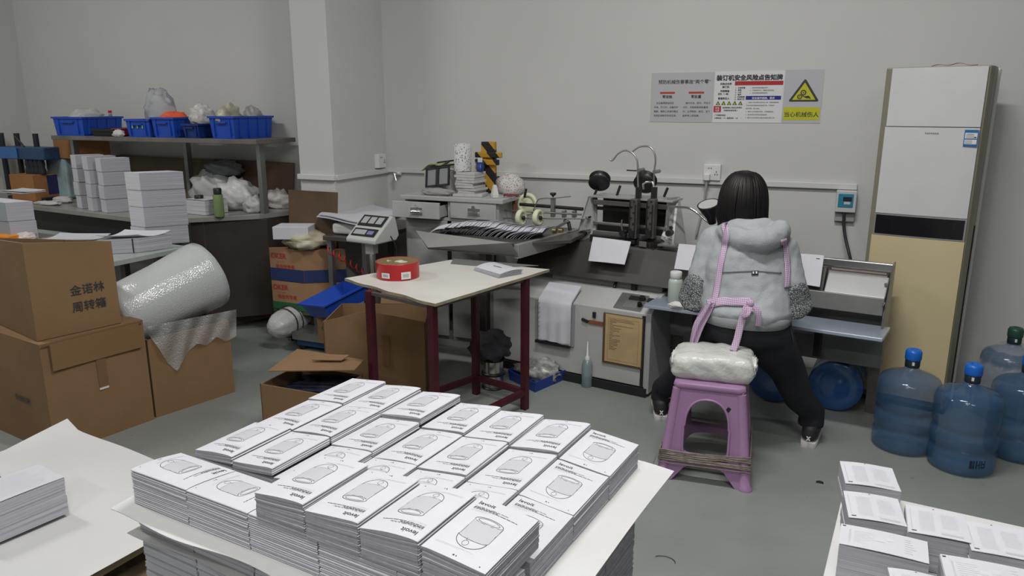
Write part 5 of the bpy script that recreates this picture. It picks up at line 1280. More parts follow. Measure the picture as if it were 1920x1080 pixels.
# ---- working tray
t1, t2 = mz(1207, 572, .55), mz(1655, 636, .55)
B().prism([(t1.x, t1.y), (t2.x, t2.y), (t2.x + .01, .185), (t1.x, .185)], .535, .553).build('tray', mat('tray_metal', (.50, .56, .68), .28, .5, noise_amt=.05, noise_scale=3), mc, bevel=.003)
sweep([(.30, .295), (.42, .295), (.42, z0), (.30, z0)], .03, mp(1655, 650, .30).x, 'under_panel', mat('machine_under', (.17, .18, .175), .5, noise_amt=.1, noise_scale=3))
for px_ in (1306, 1535): q_ = mp(px_, 640, .22); B().box((q_.x, .20, .44), (.035, .05, .19)).build('tray_bracket', black, mc, bevel=.003); B().box((q_.x, .17, .525), (.06, .09, .02)).build('bracket_plate', steel_gal, mc)
q_ = mp(1500, 640, .22); 
for x in (.06, mp(1640, 650, .30).x): B().box((x, .46 if x > .1 else .36, .15), (.05, .06, .30)).build('foot', steel_dk, mc)
# ---- stitching head frame
HP = .36     # local y of the front of the head frame
def side_plate(pts, d, th, name):
    P_ = [mp(x, y, d) for x, y in pts]
    return P_
def plate_yz(x, prof, name, m, th=.012):
    n = len(prof); b = B(); V = [Vector((x, y, z)) for y, z in prof] + [Vector((x + th, y, z)) for y, z in prof]
    b.add(V, [tuple(range(n)), tuple(range(2 * n - 1, n - 1, -1))] + [(i, n + i, n + (i + 1) % n, (i + 1) % n) for i in range(n)]); b.f = [f[::-1] for f in b.f]
    return b.build(name, m, mc, bevel=.002)
zt_h = mp(1180, 368, HP + .12).z; zb_h = mp(1090, 452, HP - .12).z
# left plate is a trapezoid facing the viewer obliquely
L1 = [mp(1103, 368, HP), mp(1118, 368, HP + .06), mp(1117, 437, HP + .02), mp(1100, 448, HP), mp(1080, 456, HP - .04), mp(1078, 449, HP - .04)]
plm = mat('head_plate', (.40, .40, .40), .4, .3, noise_amt=.06)
def skewplate(P_, name, back, m=plm):
    n = len(P_); b = B(); V = list(P_) + [p + Vector(back) for p in P_]
    b.add(V, [tuple(range(n - 1, -1, -1)), tuple(range(n, 2 * n))] + [(i, (i + 1) % n, n + (i + 1) % n, n + i) for i in range(n)]); return b.build(name, m, mc, bevel=.002)
lpn = skewplate(L1[::-1], 'side_plate', (.004, .012, 0))
for (px_, py_, r_) in ((1092, 438, .020), (1092, 411, .006), (1102, 408, .010), (1102, 432, .008), (1082, 442, .005)):
    q_ = mp(px_, py_, HP - .03); B().cyl(q_ + Vector((0, .03, 0)), q_ + Vector((0, -.012, 0)), r_, n=16).build('bolt', black_metal if r_ > .015 else chrome, lpn)
R1 = [mp(1251, 371, HP), mp(1272, 369, HP + .10), mp(1285, 460, HP + .08), mp(1262, 463, HP), mp(1239, 447, HP - .02), mp(1241, 440, HP), mp(1247, 420, HP)]
rp = skewplate(R1[::-1], 'side_plate', (.004, .012, 0))
q_ = mp(1256, 428, HP - .01); B().cyl(q_ + Vector((0, .02, 0)), q_ + Vector((0, -.004, 0)), .012, n=14).build('bolt', black_metal, rp)
xl_h, xr_h = mp(1112, 400, HP).x, mp(1250, 400, HP).x
def hbar(py_, h, d, th, m, name='cross_bar', x0=None, x1=None):
    z = mp(1170, py_, d).z; return B().box(((x0 or xl_h) / 2 + (x1 or xr_h) / 2, d + th / 2, z), ((x1 or xr_h) - (x0 or xl_h), th, h)).build(name, m, mc, bevel=.002)
B().box(((xl_h + xr_h) / 2 + .01, HP + .08, zt_h), (xr_h - xl_h + .05, .17, .012)).build('top_plate', plm, mc, bevel=.002)
hbar(383, .028, HP, .02, steel_dk); hbar(422, .016, HP, .02, steel); hbar(441, .026, HP, .025, steel_gal)
hbar(394, .02, HP + .05, .02, black_metal); hbar(432, .05, HP + .06, .01, black_metal)
B().box(((xl_h + xr_h) / 2, HP + .15, (zt_h + zb_h) / 2), (xr_h - xl_h, .02, zt_h - zb_h)).build('back_plate', black_metal, mc)
hbar(452, .04, HP - .04, .03, black_metal)
# stitching columns
def stitch_column(pxc):
    q0, q1 = mp(pxc, 372, HP - .03), mp(pxc, 446, HP - .03); w = .046; x = q0.x; x2 = q1.x
    b = B(); b.box(((x + x2) / 2, HP - .045, (q0.z + q1.z) / 2), (w, .05, q0.z - q1.z)); o = b.build('stitching_head', mat('head_steel', (.13, .125, .12), .45, .6, noise_amt=.25, noise_scale=20), mc, bevel=.004)
    b = B()
    for i in range(7):
        z = q0.z - (q0.z - q1.z) * (.06 + .14 * i); b.cyl((x + (-.008 if i % 2 else .007), HP - .069, z), (x + (-.008 if i % 2 else .007), HP - .074, z), .006, n=10)
    b.box((x - .017, HP - .073, (q0.z + q1.z) / 2), (.004, .008, (q0.z - q1.z) * .9)); b.box((x + .017, HP - .073, (q0.z + q1.z) / 2 - .01), (.004, .008, (q0.z - q1.z) * .8)); b.box((x, HP - .075, q1.z + .03), (.03, .014, .04)); b.build('head_fittings', black, o)
    B().box((x, HP - .06, q0.z - .035 + .0), (.024, .004, .05)).build('steel_strip', steel, o)
    return x
sx1, sx2 = stitch_column(1192), stitch_column(1224)
rng = random.Random(8)
b = B(); zz = mp(1205, 455, HP - .05).z
for k in range(16):
    x = sx1 - .07 + rng.uniform(0, .22); b.box((x, HP - .06 + rng.uniform(-.02, .03), zz + rng.uniform(-.035, .035)), (rng.uniform(.015, .05), rng.uniform(.02, .05), rng.uniform(.012, .035)), rot=(0, 0, rng.uniform(-.3, .3)))
b.build('clinch_assembly', black_metal, mc, bevel=.002)
q_ = mp(1205, 458, HP - .10); B().box((q_.x, HP - .095, q_.z), (.045, .012, .030)).build('maker_plate', steel_gal, mc, bevel=.001)
q_ = mp(1247, 459, HP - .08); B().box((q_.x + .02, HP - .07, q_.z), (.11, .08, .012)).build('side_table', steel_gal, mc, bevel=.002)
for px_ in (1168, 1255): q_ = mp(px_, 437, HP - .06); B().cyl((q_.x, q_.y + .03, q_.z), (q_.x, q_.y - .02, q_.z), .018, n=14).build('clamp_knob', black, mc); B().tube([q_, q_ + Vector((-.012, 0, .05)), q_ + Vector((-.008, 0, .08))], .006, 6).build('clamp_lever', steel, mc)
# uprights above the heads, curved wire guides, spools
def up_from(px_, py_, d): return mp(px_, py_, d)
for px_ in (1197, 1226):
    a, c = up_from(px_, 372, HP + .0), up_from(px_, 352, HP + .0); B().box(((a.x), HP, (a.z + c.z) / 2 + .0), (.03, .03, abs(c.z - a.z) + .01)).build('guide_block', black, mc, bevel=.003)
loopA = [mp(*p, HP) for p in ((1206, 355), (1206, 345), (1213, 341), (1224, 342), (1226, 352))]
B().tube(loopA, .007, 8).build('guide_bracket', chrome, mc)
gm_ = mat('wire_guide', (.42, .41, .39), .35, .8)
g1 = [mp(*p, HP) for p in ((1197, 360), (1196, 335), (1196, 318), (1195, 303), (1191, 293), (1184, 286), (1174, 282), (1165, 284), (1157, 290), (1151, 298), (1147, 301), (1144, 299))]
g2 = [mp(*p, HP + .05) for p in ((1227, 355), (1226, 335), (1227, 318), (1229, 303), (1228, 290), (1224, 281), (1217, 275), (1207, 274), (1197, 276), (1186, 284))]
def smooth(P_, n=4):
    out = []
    for i in range(len(P_) - 1):
        p0_, p1_, p2_, p3_ = P_[max(i - 1, 0)], P_[i], P_[i + 1], P_[min(i + 2, len(P_) - 1)]
        for k in range(n):
            t_ = k / n; out.append(.5 * ((2 * p1_) + (-p0_ + p2_) * t_ + (2 * p0_ - 5 * p1_ + 4 * p2_ - p3_) * t_ ** 2 + (-p0_ + 3 * p1_ - 3 * p2_ + p3_) * t_ ** 3))
    out.append(P_[-1]); return out
B().tube(smooth(g1), .0055, 8).build('wire_guide', gm_, mc); B().tube(smooth(g2), .0055, 8).build('wire_guide', gm_, mc)
for px_, py_ in ((1199, 319), (1229, 322)): q_ = mp(px_, py_, HP); B().cyl(q_ + Vector((0, -.02, 0)), q_ + Vector((0, .06, 0)), .011, n=12).build('guide_clamp', steel_gal, mc)
q_ = mp(1190, 320, HP - .01); B().cyl(q_ + Vector((-.05, 0, 0)), q_ + Vector((.02, 0, 0)), .004, n=8).build('clamp_pin', black_metal, mc)
def spool(px_, py_, d, tilt, r, w, par, axis=None, name='wire_spool'):
    c = mp(px_, py_, d); ax_ = Vector(axis).normalized(); q = ax_.to_track_quat('Z', 'Y').to_matrix().to_4x4(); q.translation = c
    b = B(); b.lathe([(.01, -w / 2), (r, -w / 2), (r, -w / 2 + .004), (r * .68, -w / 2 + .006), (r * .68, w / 2 - .006), (r, w / 2 - .004), (r, w / 2), (.01, w / 2)], n=36, M=q); o = b.build(name, black, par)
    b = B(); b.lathe([(r * .72, -w / 2 + .006), (r * .74, 0), (r * .72, w / 2 - .006)], n=36, M=q); b.build('wire', mat('bright_wire', (.55, .53, .50), .25, .9), o)
    return o
spool(1124, 339, HP + .08, 0, .066, .045, mc, (.25, -.75, -.62)); spool(1210, 341, HP + .10, 0, .066, .05, mc, (.05, -.85, -.5))
for a_, c_ in (((1113, 370), (1119, 355)), ((1156, 368), (1163, 348)), ((1245, 369), (1252, 352))):
    B().cyl(mp(*a_, HP + .08), mp(*c_, HP + .08), .008, n=10).build('spool_pin', black_metal, mc)
# ---- goose-neck lamp
lpn = [mp(*p, HP - .02) for p in ((1256, 388), (1275, 388), (1292, 390), (1306, 398), (1320, 410), (1333, 420))]
gl_ = B().tube(smooth(lpn), .0075, 10).build('lamp_neck', chrome, mc)
sa_, sb_ = mp(1336, 418, HP - .03), mp(1328, 382, HP - .075); axl = (sb_ - sa_).normalized(); q = axl.to_track_quat('Z', 'Y').to_matrix().to_4x4(); q.translation = sa_
Ls = (sb_ - sa_).length
B().lathe([(.002, -.005), (.022, 0), (.026, .03), (.058, Ls * .9), (.062, Ls), (.056, Ls), (.03, .05)], n=32, M=q).build('lamp_shade', [black], mc)
B().lathe([(.0545, Ls - .001), (.030, .058), (.001, .052)], n=32, M=q).build('shade_lining', mat('lining', (.5, .5, .48), .4), mc)
# ---- feeding table at the left with rollers
FZ = .845
fp = [(-2.30, 4.06), (-1.60, 3.87), (-1.335, 4.10), (-1.335, 4.52), (-1.78, 4.52), (-1.80, 4.31), (-2.28, 4.31)]
b = B(); b.prism([tuple(toM((*p, 0))[:2]) for p in fp], FZ - .02, FZ); b.build('feed_table', [steel_dk], mc, bevel=.002)
A1, A2 = toM(az(780, 433, FZ + .02)), toM(az(958, 456, FZ + .02)); A3, A4 = toM(az(803, 465, FZ - .055)), toM(az(972, 479, FZ - .055))
n_ = (A2 - A1).cross(A3 - A1).normalized() * .004
b = B(); b.hexa([A3, A4, A4 - n_, A3 - n_], [A1, A2, A2 - n_, A1 - n_]); b.build('feed_tray_lip', mat('feed_metal', (.34, .34, .33), .4, .35, noise_amt=.1, noise_scale=5), mc)
b = B(); b.prism([tuple(A3[:2]), tuple(A4[:2]), tuple(toM((-1.60, 3.87, 0))[:2]), tuple(toM((-2.30, 4.06, 0))[:2])], FZ - .063, FZ - .058); b.build('feed_tray_bottom', steel_dk, mc)
B1, B2 = toM(az(972, 479, FZ - .055)), toM(az(1090, 446, FZ - .055))
b = B(); dd = (B2 - B1); nn_ = Vector((-dd.y, dd.x, 0)).normalized() * .03
b.hexa([B1 - Vector((0, 0, .02)), B2 - Vector((0, 0, .02)), B2 + nn_ - Vector((0, 0, .02)), B1 + nn_ - Vector((0, 0, .02))], [B1 + Vector((0, 0, .06)), B2 + Vector((0, 0, .06)), B2 + nn_ + Vector((0, 0, .06)), B1 + nn_ + Vector((0, 0, .06))]); b.build('feed_side_beam', MATS['feed_metal'], mc, bevel=.002)
b = B(); b.box((toM((-1.9, 4.15, 0)).x, toM((-1.9, 4.15, 0)).y, FZ - .10), (.05, .05, .15)); b.build('feed_support', steel_dk, mc)
q_ = toM((-1.9, 4.12, 0)); B().box((q_.x, q_.y, (FZ - .02) / 2), (.05, .05, FZ - .02)).build('support_leg', steel_dk, mc, bevel=.003)
RY = toM((-1.6, 4.30, 0)).y
def rod(p0_, p1_, r, m=steel_gal, name='rod'): return B().cyl(p0_, p1_, r, n=12).build(name, m, mc)
rod(mp(975, 383, HP + .02), mp(1093, 392, HP + .02), .011, black_metal); rod(mp(938, 394, HP - .05), mp(1090, 402, HP - .05), .006); rod(mp(935, 409, HP - .08), mp(1088, 410, HP - .08), .004)
q0 = mp(940, 410, HP - .06)
for px_ in (977, 1009):
    c = mp(px_, 408, HP - .10); w = B(); M_ = Matrix.Translation(c) @ Matrix.Rotation(R(90), 4, 'Y') @ Matrix.Rotation(0, 4, 'Z')
    w.lathe([(.012, -.012), (.030, -.014), (.034, -.016), (.048, -.016), (.052, -.010), (.052, .010), (.048, .016), (.034, .016), (.030, .010), (.012, .010)], n=32, M=M_); o = w.build('feed_wheel', cream, mc)
    o2 = B(); o2.lathe([(.001, .008), (.013, .008), (.013, .024), (.001, .024)], n=16, M=M_); o2.build('hub', black, o)
for px_ in (1058, 1077): c = mp(px_, 401, HP); B().box((c.x, c.y, c.z), (.022, .03, .045)).build('rod_clamp', steel_gal, mc, bevel=.003)
c = mp(1037, 395, HP); B().box((c.x, c.y, c.z + .02), (.026, .026, .12)).build('clamp_post', steel_gal, mc, bevel=.003)
t_ = mp(1037, 368, HP); B().cyl((t_.x, t_.y, c.z + .06), (t_.x, t_.y, t_.z + .005), .004, n=8).build('clamp_screw', black, mc); B().lathe([(.006, 0), (.02, .012), (.02, .022), (.001, .024)], c=(t_.x, t_.y, t_.z), n=16).build('clamp_knob', black, mc)
B().tube(smooth([mp(*p, HP - .02) for p in ((998, 400), (1003, 388), (1008, 376), (1016, 372), (1040, 371), (1070, 368))]), .004, 8).build('guide_rod', steel_gal, mc)
c = mp(986, 372, HP + .08); M_ = Matrix.Translation(c + Vector((0, .02, -.04))) @ Matrix.Rotation(R(80), 4, 'X')
B().lathe([(.05, -.01), (.072, -.01), (.075, 0), (.072, .01), (.05, .01), (.048, 0)], n=36, M=M_).build('belt_wheel', [cream], mc)
B().box(mp(965, 386, HP + .05), (.025, .03, .10)).build('brown_block', mat('rust', (.20, .09, .05), .6), mc, bevel=.003)
B().box(mp(985, 362, HP + .04), (.014, .014, .06), rot=(0, R(12), 0)).build('black_handle', black, mc, bevel=.003)
c = mp(1055, 420, HP - .12); B().box(c, (.09, .03, .016), rot=(0, R(-30), 0)).build('gripper_arm', steel_gal, mc, bevel=.003); c = mp(1066, 423, HP - .10); B().tube([c + Vector((-.03, 0, .03)), c + Vector((0, 0, .02)), c + Vector((.012, 0, -.03))], .012, 8).build('gripper_finger', black, mc)
for px_ in (1040, 1052): c = mp(px_, 432, HP - .12); B().cyl(c + Vector((-.012, 0, 0)), c + Vector((.012, 0, 0)), .014, n=14).build('brass_roller', mat('brass', (.40, .33, .15), .35, .8), mc)
# fanned booklets waiting on the feeding table
rng = random.Random(12)
fa, fb = Vector((-2.17, 4.03, 0)), Vector((-1.50, 4.06, 0))
fme = None
def fan_mesh():
    def fn(u, v):
        # u along the feed direction (shingled), v across
        return (-.065 + .13 * u, -.085 + .19 * v, .030 * u + .012 * math.sin(PI * u) - .016 * max(0, .25 - v) / .25 + .004 * math.sin(3 * v))
    b = B(); b.sheet(fn, 8, 8, .0022, 0, 1)
    me = bpy.data.meshes.new('leaflet'); me.from_pydata(b.v, [], b.f); me.materials.append(paper); me.materials.append(paper_edge)
    me.polygons.foreach_set('material_index', b.m); me.polygons.foreach_set('use_smooth', b.s); me.update(); return me
fme = fan_mesh()
NF = 36
for k in range(NF):
    f = k / (NF - 1); p = fa * (1 - f) + fb * f
    p = Vector((-2.12 + .60 * f, 3.985 + .115 * f + .03 * math.sin(f * 5), FZ + .004 + .001 * k * .0 + .0085 * 1))
    o = bpy.data.objects.new('leaflet', fme); COL.objects.link(o); o.location = (p.x, p.y + .03, FZ + .016 + .020 * math.sin(PI * min(1, f * 1.3 + .1)))
    o.rotation_euler = (R(rng.uniform(-5, 1)), R(-8 - 9 * f + rng.uniform(-2, 2)), MA + R(rng.uniform(-5, 4)))
    tag(o, 'white leaflet shingled in the fanned row on the machine\'s feed table', 'leaflet', 'leaflets fanned out on the feed table')
def leaf_on_saddle(label, pts, d, marks):
    P_ = [ap(x, y, M0 + my_ * (d - .01), my_) for x, y in pts]    # BL, BR, TR, TL
    # lean with the saddle: top further back
    P_ = [ap(x, y, M0 + my_ * (d if i < 2 else d + .07), my_) for i, (x, y) in enumerate(pts)]
    o_ = P_[0].copy(); t = thing('folded_booklet', label, 'booklet', o_)
    def at_(u, v, e=0):
        p = (P_[0] * (1 - u) + P_[1] * u) * (1 - v) + (P_[3] * (1 - u) + P_[2] * u) * v - o_; n = (P_[1] - P_[0]).cross(P_[3] - P_[0]).normalized(); return p + n * (e + .004 * math.sin(PI * u))
    b = B(); nu = 8; V = [at_(i / nu, j / nu) for j in range(nu + 1) for i in range(nu + 1)] + [at_(i / nu, j / nu, -.004) for j in range(nu + 1) for i in range(nu + 1)]; N = (nu + 1) ** 2; w = nu + 1
    b.add(V, [(j * w + i, j * w + i + 1, (j + 1) * w + i + 1, (j + 1) * w + i) for j in range(nu) for i in range(nu)] + [(N + j * w + i, N + (j + 1) * w + i, N + (j + 1) * w + i + 1, N + j * w + i + 1) for j in range(nu) for i in range(nu)], 0, True)
    E = [(N + i, N + i + 1, i + 1, i) for i in range(nu)] + [(nu * w + i + 1, nu * w + i, N + nu * w + i, N + nu * w + i + 1) for i in range(nu)] + [((j + 1) * w, j * w, N + j * w, N + (j + 1) * w) for j in range(nu)] + [(j * w + nu, (j + 1) * w + nu, N + (j + 1) * w + nu, N + j * w + nu) for j in range(nu)]
    b.add(V, E, 0)
    for (u0, u1, v0, v1, n, mi) in marks:
        for k in range(n):
            vv = v0 + (v1 - v0) * (k + .3) / n; h = (v1 - v0) / n * .35; b.add([at_(u0, vv, .0006), at_(u1, vv, .0006), at_(u1, vv + h, .0006), at_(u0, vv + h, .0006)], [(0, 1, 2, 3)], mi)
    b.build('pages', [paper, print_lt, print_grey, print_dark], t); return t
leaf_on_saddle('white folded booklet with a grey text block hanging on the saddle, left one', [(1103, 489), (1171, 496), (1183, 453), (1112, 444)], .13, [(.32, .68, .35, .80, 7, 1)])
leaf_on_saddle('white folded booklet on the saddle just left of the woman', [(1264, 504), (1306, 509), (1314, 461), (1273, 457)], .13, [])
leaf_on_saddle('white folded booklet on the saddle just right of the woman', [(1496, 532), (1537, 538), (1545, 479), (1490, 475)], .16, [(.05, .30, .35, .7, 5, 2), (.55, .85, .3, .85, 8, 1), (.75, .88, .84, .92, 1, 3)])
# ---- things on the tray
jz = .5535
j = az(1266, 566, jz); jt = thing('plastic_jar', 'white plastic jar with a screw lid on the machine tray', 'jar', (j.x, j.y - .015, jz))
jh = Vz(508, (j.x, j.y)) - jz
B().lathe([(.034, 0), (.039, .004), (.040, jh * .66), (.036, jh * .74), (.028, jh * .79)], n=28).build('body', mat('jar_body', (.46, .52, .46), .3, ), jt)
B().lathe([(.030, jh * .79), (.032, jh * .8), (.032, jh * .98), (.029, jh)], n=28).build('lid', white_pl, jt)
j = az(1258, 572, jz); crumple('crumpled_glove', 'crumpled white glove with red cuff on the tray beside the jar', 'glove', (j.x + .05, j.y - .055, jz), .035, (1.4, .8, .6), mat('glove_white', (.68, .66, .64), .8), 71, .35)
# ---- on the floor near the machine
p = az(1100, 724, 0); ob = thing('oil_bottle', 'clear squeeze bottle with a long nozzle and dark oil, on the floor', 'oil bottle', (p.x, p.y, 0))
B().lathe([(.030, .0), (.032, .004), (.032, .13), (.026, .155), (.012, .165)], n=24).build('body', mat('cloudy_bottle', (.45, .55, .58), .15, trans=.6), ob)
B().lathe([(.001, .003), (.0295, .003), (.0295, .045), (.001, .045)], n=24).build('oil', mat('dark_oil', (.03, .06, .07), .1), ob)
B().lathe([(.014, .160), (.015, .18), (.007, .19), (.0025, .275), (.001, .276)], n=16).build('nozzle', white_pl, ob)
bt0, bt1, bt2, bt3 = az(952, 712, .0), az(1003, 738, .0), az(1062, 712, .0), az(1008, 690, .0)
bo = (bt0 + bt2) / 2; tr = thing('blue_tray', 'shallow blue plastic tray on the floor in front of the machine', 'tray', bo)
Q = [W2(q_) - bo for q_ in (bt0, bt1, bt2, bt3)]
b = B(); hh = .065
b.loft([[q_ * .93 for q_ in Q], [q_ + Vector((0, 0, hh)) for q_ in Q], [q_ * .96 + Vector((0, 0, hh)) for q_ in Q], [q_ * .90 + Vector((0, 0, .006)) for q_ in Q]], sm=False); b.build('tray', mat('tray_blue', (.015, .05, .30), .4), tr)
crumple('parts_bag', 'clear bag and small parts heaped in the blue floor tray', 'bag', (bo.x, bo.y, .012), .12, (1.1, .9, .55), mat('mixed_bag', (.34, .34, .33), .25, noise_amt=.6, noise_scale=25), 72, .35)
ss = az(925, 725, 0)
for k in range(2):
    t = thing('wire_reel', ['black reel of steel wire on the floor under the table, lower one', 'black reel of steel wire under the table, upper one'][k], 'wire reel', (ss.x, ss.y + .0, .002 + k * .088))
    B().lathe([(.07, 0), (.07, .005), (.045, .008), (.045, .078), (.07, .080), (.07, .086)], n=30).build('spool', black, t)
    B().lathe([(.058, .008), (.060, .04), (.058, .078)], n=30).build('wire', mat('bright_wire', (.55, .53, .50), .25, .9), t)
crumple('dark_cloth', 'dark grey cloth draped on the wire reels under the table', 'cloth', (ss.x - .02, ss.y, .18), .12, (1.0, .9, .75), mat('charcoal_cloth', (.055, .055, .065), .85), 73, .3)
# ================================================================== WOMAN AT THE MACHINE
WO = Vector((-.31, 3.52, 0))
wm = thing('person', 'person in grey hoodie, black trousers and pink checked apron bending over the machine', 'person', WO)
def fabric(name, col, sc=180, b_=.25, nz=.08):
    return mat(name, col, .85, noise_amt=nz, noise_scale=9, bump=b_, bump_scale=sc)
hood_m = fabric('grey_marl', (.36, .38, .395)); trouser_m = fabric('black_trousers', (.012, .013, .018), 90, .2, .15)
skin_m = mat('skin', (.50, .31, .22), .55); hair_m = mat('hair', (.008, .007, .007), .45, spec=.35)
def gingham(name, c1, c2, s=95):
    m = mat(name, c1, .8); nt = m.node_tree; b = nt.nodes['Principled BSDF']; tc = nt.nodes.new('ShaderNodeTexCoord'); sp_ = nt.nodes.new('ShaderNodeSeparateXYZ'); nt.links.new(tc.outputs['Object'], sp_.inputs[0])
    outs = []
    for ax_n in ('X', 'Z'):
        mu = nt.nodes.new('ShaderNodeMath'); mu.operation = 'MULTIPLY'; mu.inputs[1].default_value = s; nt.links.new(sp_.outputs[ax_n], mu.inputs[0])
        fr_ = nt.nodes.new('ShaderNodeMath'); fr_.operation = 'FRACT'; nt.links.new(mu.outputs[0], fr_.inputs[0])
        gt = nt.nodes.new('ShaderNodeMath'); gt.operation = 'GREATER_THAN'; gt.inputs[1].default_value = .5; nt.links.new(fr_.outputs[0], gt.inputs[0]); outs.append(gt)
    ad = nt.nodes.new('ShaderNodeMath'); ad.operation = 'ADD'; nt.links.new(outs[0].outputs[0], ad.inputs[0]); nt.links.new(outs[1].outputs[0], ad.inputs[1])
    hf = nt.nodes.new('ShaderNodeMath'); hf.operation = 'MULTIPLY'; hf.inputs[1].default_value = .5; nt.links.new(ad.outputs[0], hf.inputs[0])
    mx = nt.nodes.new('ShaderNodeMix'); mx.data_type = 'RGBA'; mx.inputs[6].default_value = (*c1, 1); mx.inputs[7].default_value = (*c2, 1); nt.links.new(hf.outputs[0], mx.inputs['Factor']); nt.links.new(mx.outputs[2], b.inputs['Base Color']); return m
apron_m = gingham('pink_gingham', (.62, .54, .63), (.40, .22, .40), 120)
slv = mat('printed_sleeve', (.3, .3, .3), .8); nt = slv.node_tree; bbn = nt.nodes['Principled BSDF']; tcn = nt.nodes.new('ShaderNodeTexCoord'); vo = nt.nodes.new('ShaderNodeTexVoronoi'); vo.inputs['Scale'].default_value = 115; vo.feature = 'DISTANCE_TO_EDGE'
crn = nt.nodes.new('ShaderNodeValToRGB'); crn.color_ramp.elements[0].position = .10; crn.color_ramp.elements[0].color = (.05, .055, .06, 1); crn.color_ramp.elements[1].position = .2; crn.color_ramp.elements[1].color = (.33, .35, .35, 1)
nt.links.new(tcn.outputs['Object'], vo.inputs['Vector']); nt.links.new(vo.outputs['Distance'], crn.inputs['Fac']); nt.links.new(crn.outputs[0], bbn.inputs['Base Color'])
def ring(c, rx, ry, xdir=(1, 0, 0), n_=(0, 0, 1), n=28, pw=2.0):
    x = Vector(xdir).normalized(); z = Vector(n_).normalized(); y = z.cross(x).normalized(); x = y.cross(z)
    out = []
    for i in range(n):
        a = 2 * PI * i / n; ca, sa_ = math.cos(a), math.sin(a)
        k = (abs(ca) ** pw + abs(sa_) ** pw) ** (-1 / pw)
        out.append(Vector(c) + x * ca * rx * k + y * sa_ * ry * k)
    return out
def limb(b, pts, rr, n=20, mi=0):
    pts = [Vector(p) for p in pts]; rings = []; prev = None; N = len(pts)
    for i, p in enumerate(pts):
        d = (pts[min(i + 1, N - 1)] - pts[max(i - 1, 0)]).normalized(); a = (d.orthogonal() if prev is None else prev - d * prev.dot(d)).normalized(); prev = a; c = d.cross(a)
        r_ = rr[i] if isinstance(rr[i], tuple) else (rr[i], rr[i])
        rings.append([p + a * math.cos(2 * PI * k / n) * r_[0] + c * math.sin(2 * PI * k / n) * r_[1] for k in range(n)])
    b.loft(rings, mi)
def local(b): b.v = [tuple(Vector(p) - WO) for p in b.v]; return b
def remesh(o, vox=.009, smooth_it=3):
    m = o.modifiers.new('remesh', 'REMESH'); m.mode = 'VOXEL'; m.voxel_size = vox; m.use_smooth_shade = True
    s = o.modifiers.new('smooth', 'SMOOTH'); s.iterations = smooth_it; s.factor = .5
    return o
shL, shR = Vector((-.455, 3.585, .985)), Vector((-.150, 3.585, .955))
elL, elR = Vector((-.510, 3.50, .735)), Vector((-.080, 3.51, .745))
wrL, wrR = Vector((-.475, 3.74, .665)), Vector((-.115, 3.76, .685))
hipc = Vector((-.278, 3.475, .63))
rk, ra = Vector((-.075, 3.60, .375)), Vector((.045, 3.715, .085))
lk, la_ = Vector((-.530, 3.60, .39)), Vector((-.690, 3.755, .085))
# body, one continuous surface
b = B()
b.loft([ring(hipc + Vector((0, 0, -.05)), .15, .10), ring(hipc + Vector((0, .02, .08)), .13, .09), ring((-.29, 3.53, .84), .135, .09), ring((-.30, 3.585, .97), .15, .08), ring((-.305, 3.61, 1.03), .07, .06)])
limb(b, [(-.31, 3.60, .98), (-.325, 3.645, 1.06), (-.34, 3.68, 1.12)], [.055, .045, .045])
b.sph((-.345, 3.70, 1.19), .098, 0, 24, 18, (.80, .95, 1.12))
b.sph((-.345, 3.79, 1.165), .014, 0, 10, 8, (.8, 1.2, 1.3)); b.sph((-.27, 3.70, 1.18), .016, 0, 10, 8, (.4, .8, 1.3)); b.sph((-.42, 3.70, 1.18), .016, 0, 10, 8, (.4, .8, 1.3)); b.sph((-.345, 3.775, 1.135), .02, 0, 10, 8, (1.2, .5, .5))
for sh, el, wr in ((shL, elL, wrL), (shR, elR, wrR)):
    limb(b, [sh + Vector((0, .01, -.01)), (sh + el) / 2, el, (el + wr) / 2, wr], [.045, .042, .036, .032, .024])
for h_, k_, a_, sx in ((Vector((-.19, 3.48, .61)), rk, ra, 1), (Vector((-.37, 3.48, .61)), lk, la_, -1)):
    limb(b, [h_, (h_ + k_) / 2, k_, (k_ + a_) / 2 + Vector((0, -.01, 0)), a_], [.078, .066, .05, .045, .032])
    limb(b, [a_ + Vector((0, -.04, -.04)), a_ + Vector((sx * .005, .05, -.045)), a_ + Vector((sx * .01, .13, -.06))], [.026, .03, .018])
def hand(b, wr, d, side):
    d = d.normalized(); up_ = Vector((0, 0, 1)); x = d.cross(up_).normalized() * side; up2 = x.cross(d).normalized() * side
    palm = wr + d * .045
    limb(b, [wr, wr + d * .03, wr + d * .075], [(.024, .018), (.034, .014), (.036, .013)])
    for i, (o_, L) in enumerate(((-.026, .060), (-.009, .072), (.009, .068), (.026, .052))):
        p0_ = wr + d * .07 + x * o_; limb(b, [p0_, p0_ + d * L * .45 + Vector((0, 0, -.004)), p0_ + d * L * .75 + Vector((0, 0, -.018)), p0_ + d * L * .85 + Vector((0, 0, -.034))], [.0085, .008, .0075, .006], 10)
    p0_ = wr + d * .025 - x * .028; limb(b, [p0_, p0_ - x * .022 + d * .02 + Vector((0, 0, -.004)), p0_ - x * .026 + d * .048 + Vector((0, 0, -.016))], [.010, .009, .007], 10)
hand(b, wrL, Vector((.25, 1, .02)), 1); hand(b, wrR, Vector((-.1, 1, .05)), -1)
body = remesh(local(b).build('body', skin_m, wm), .006, 2)
for x in (-.375, -.315): B().sph(Vector((x, 3.775, 1.20)) - WO, .011, 0, 12, 8).build('eye', white_pl, wm)
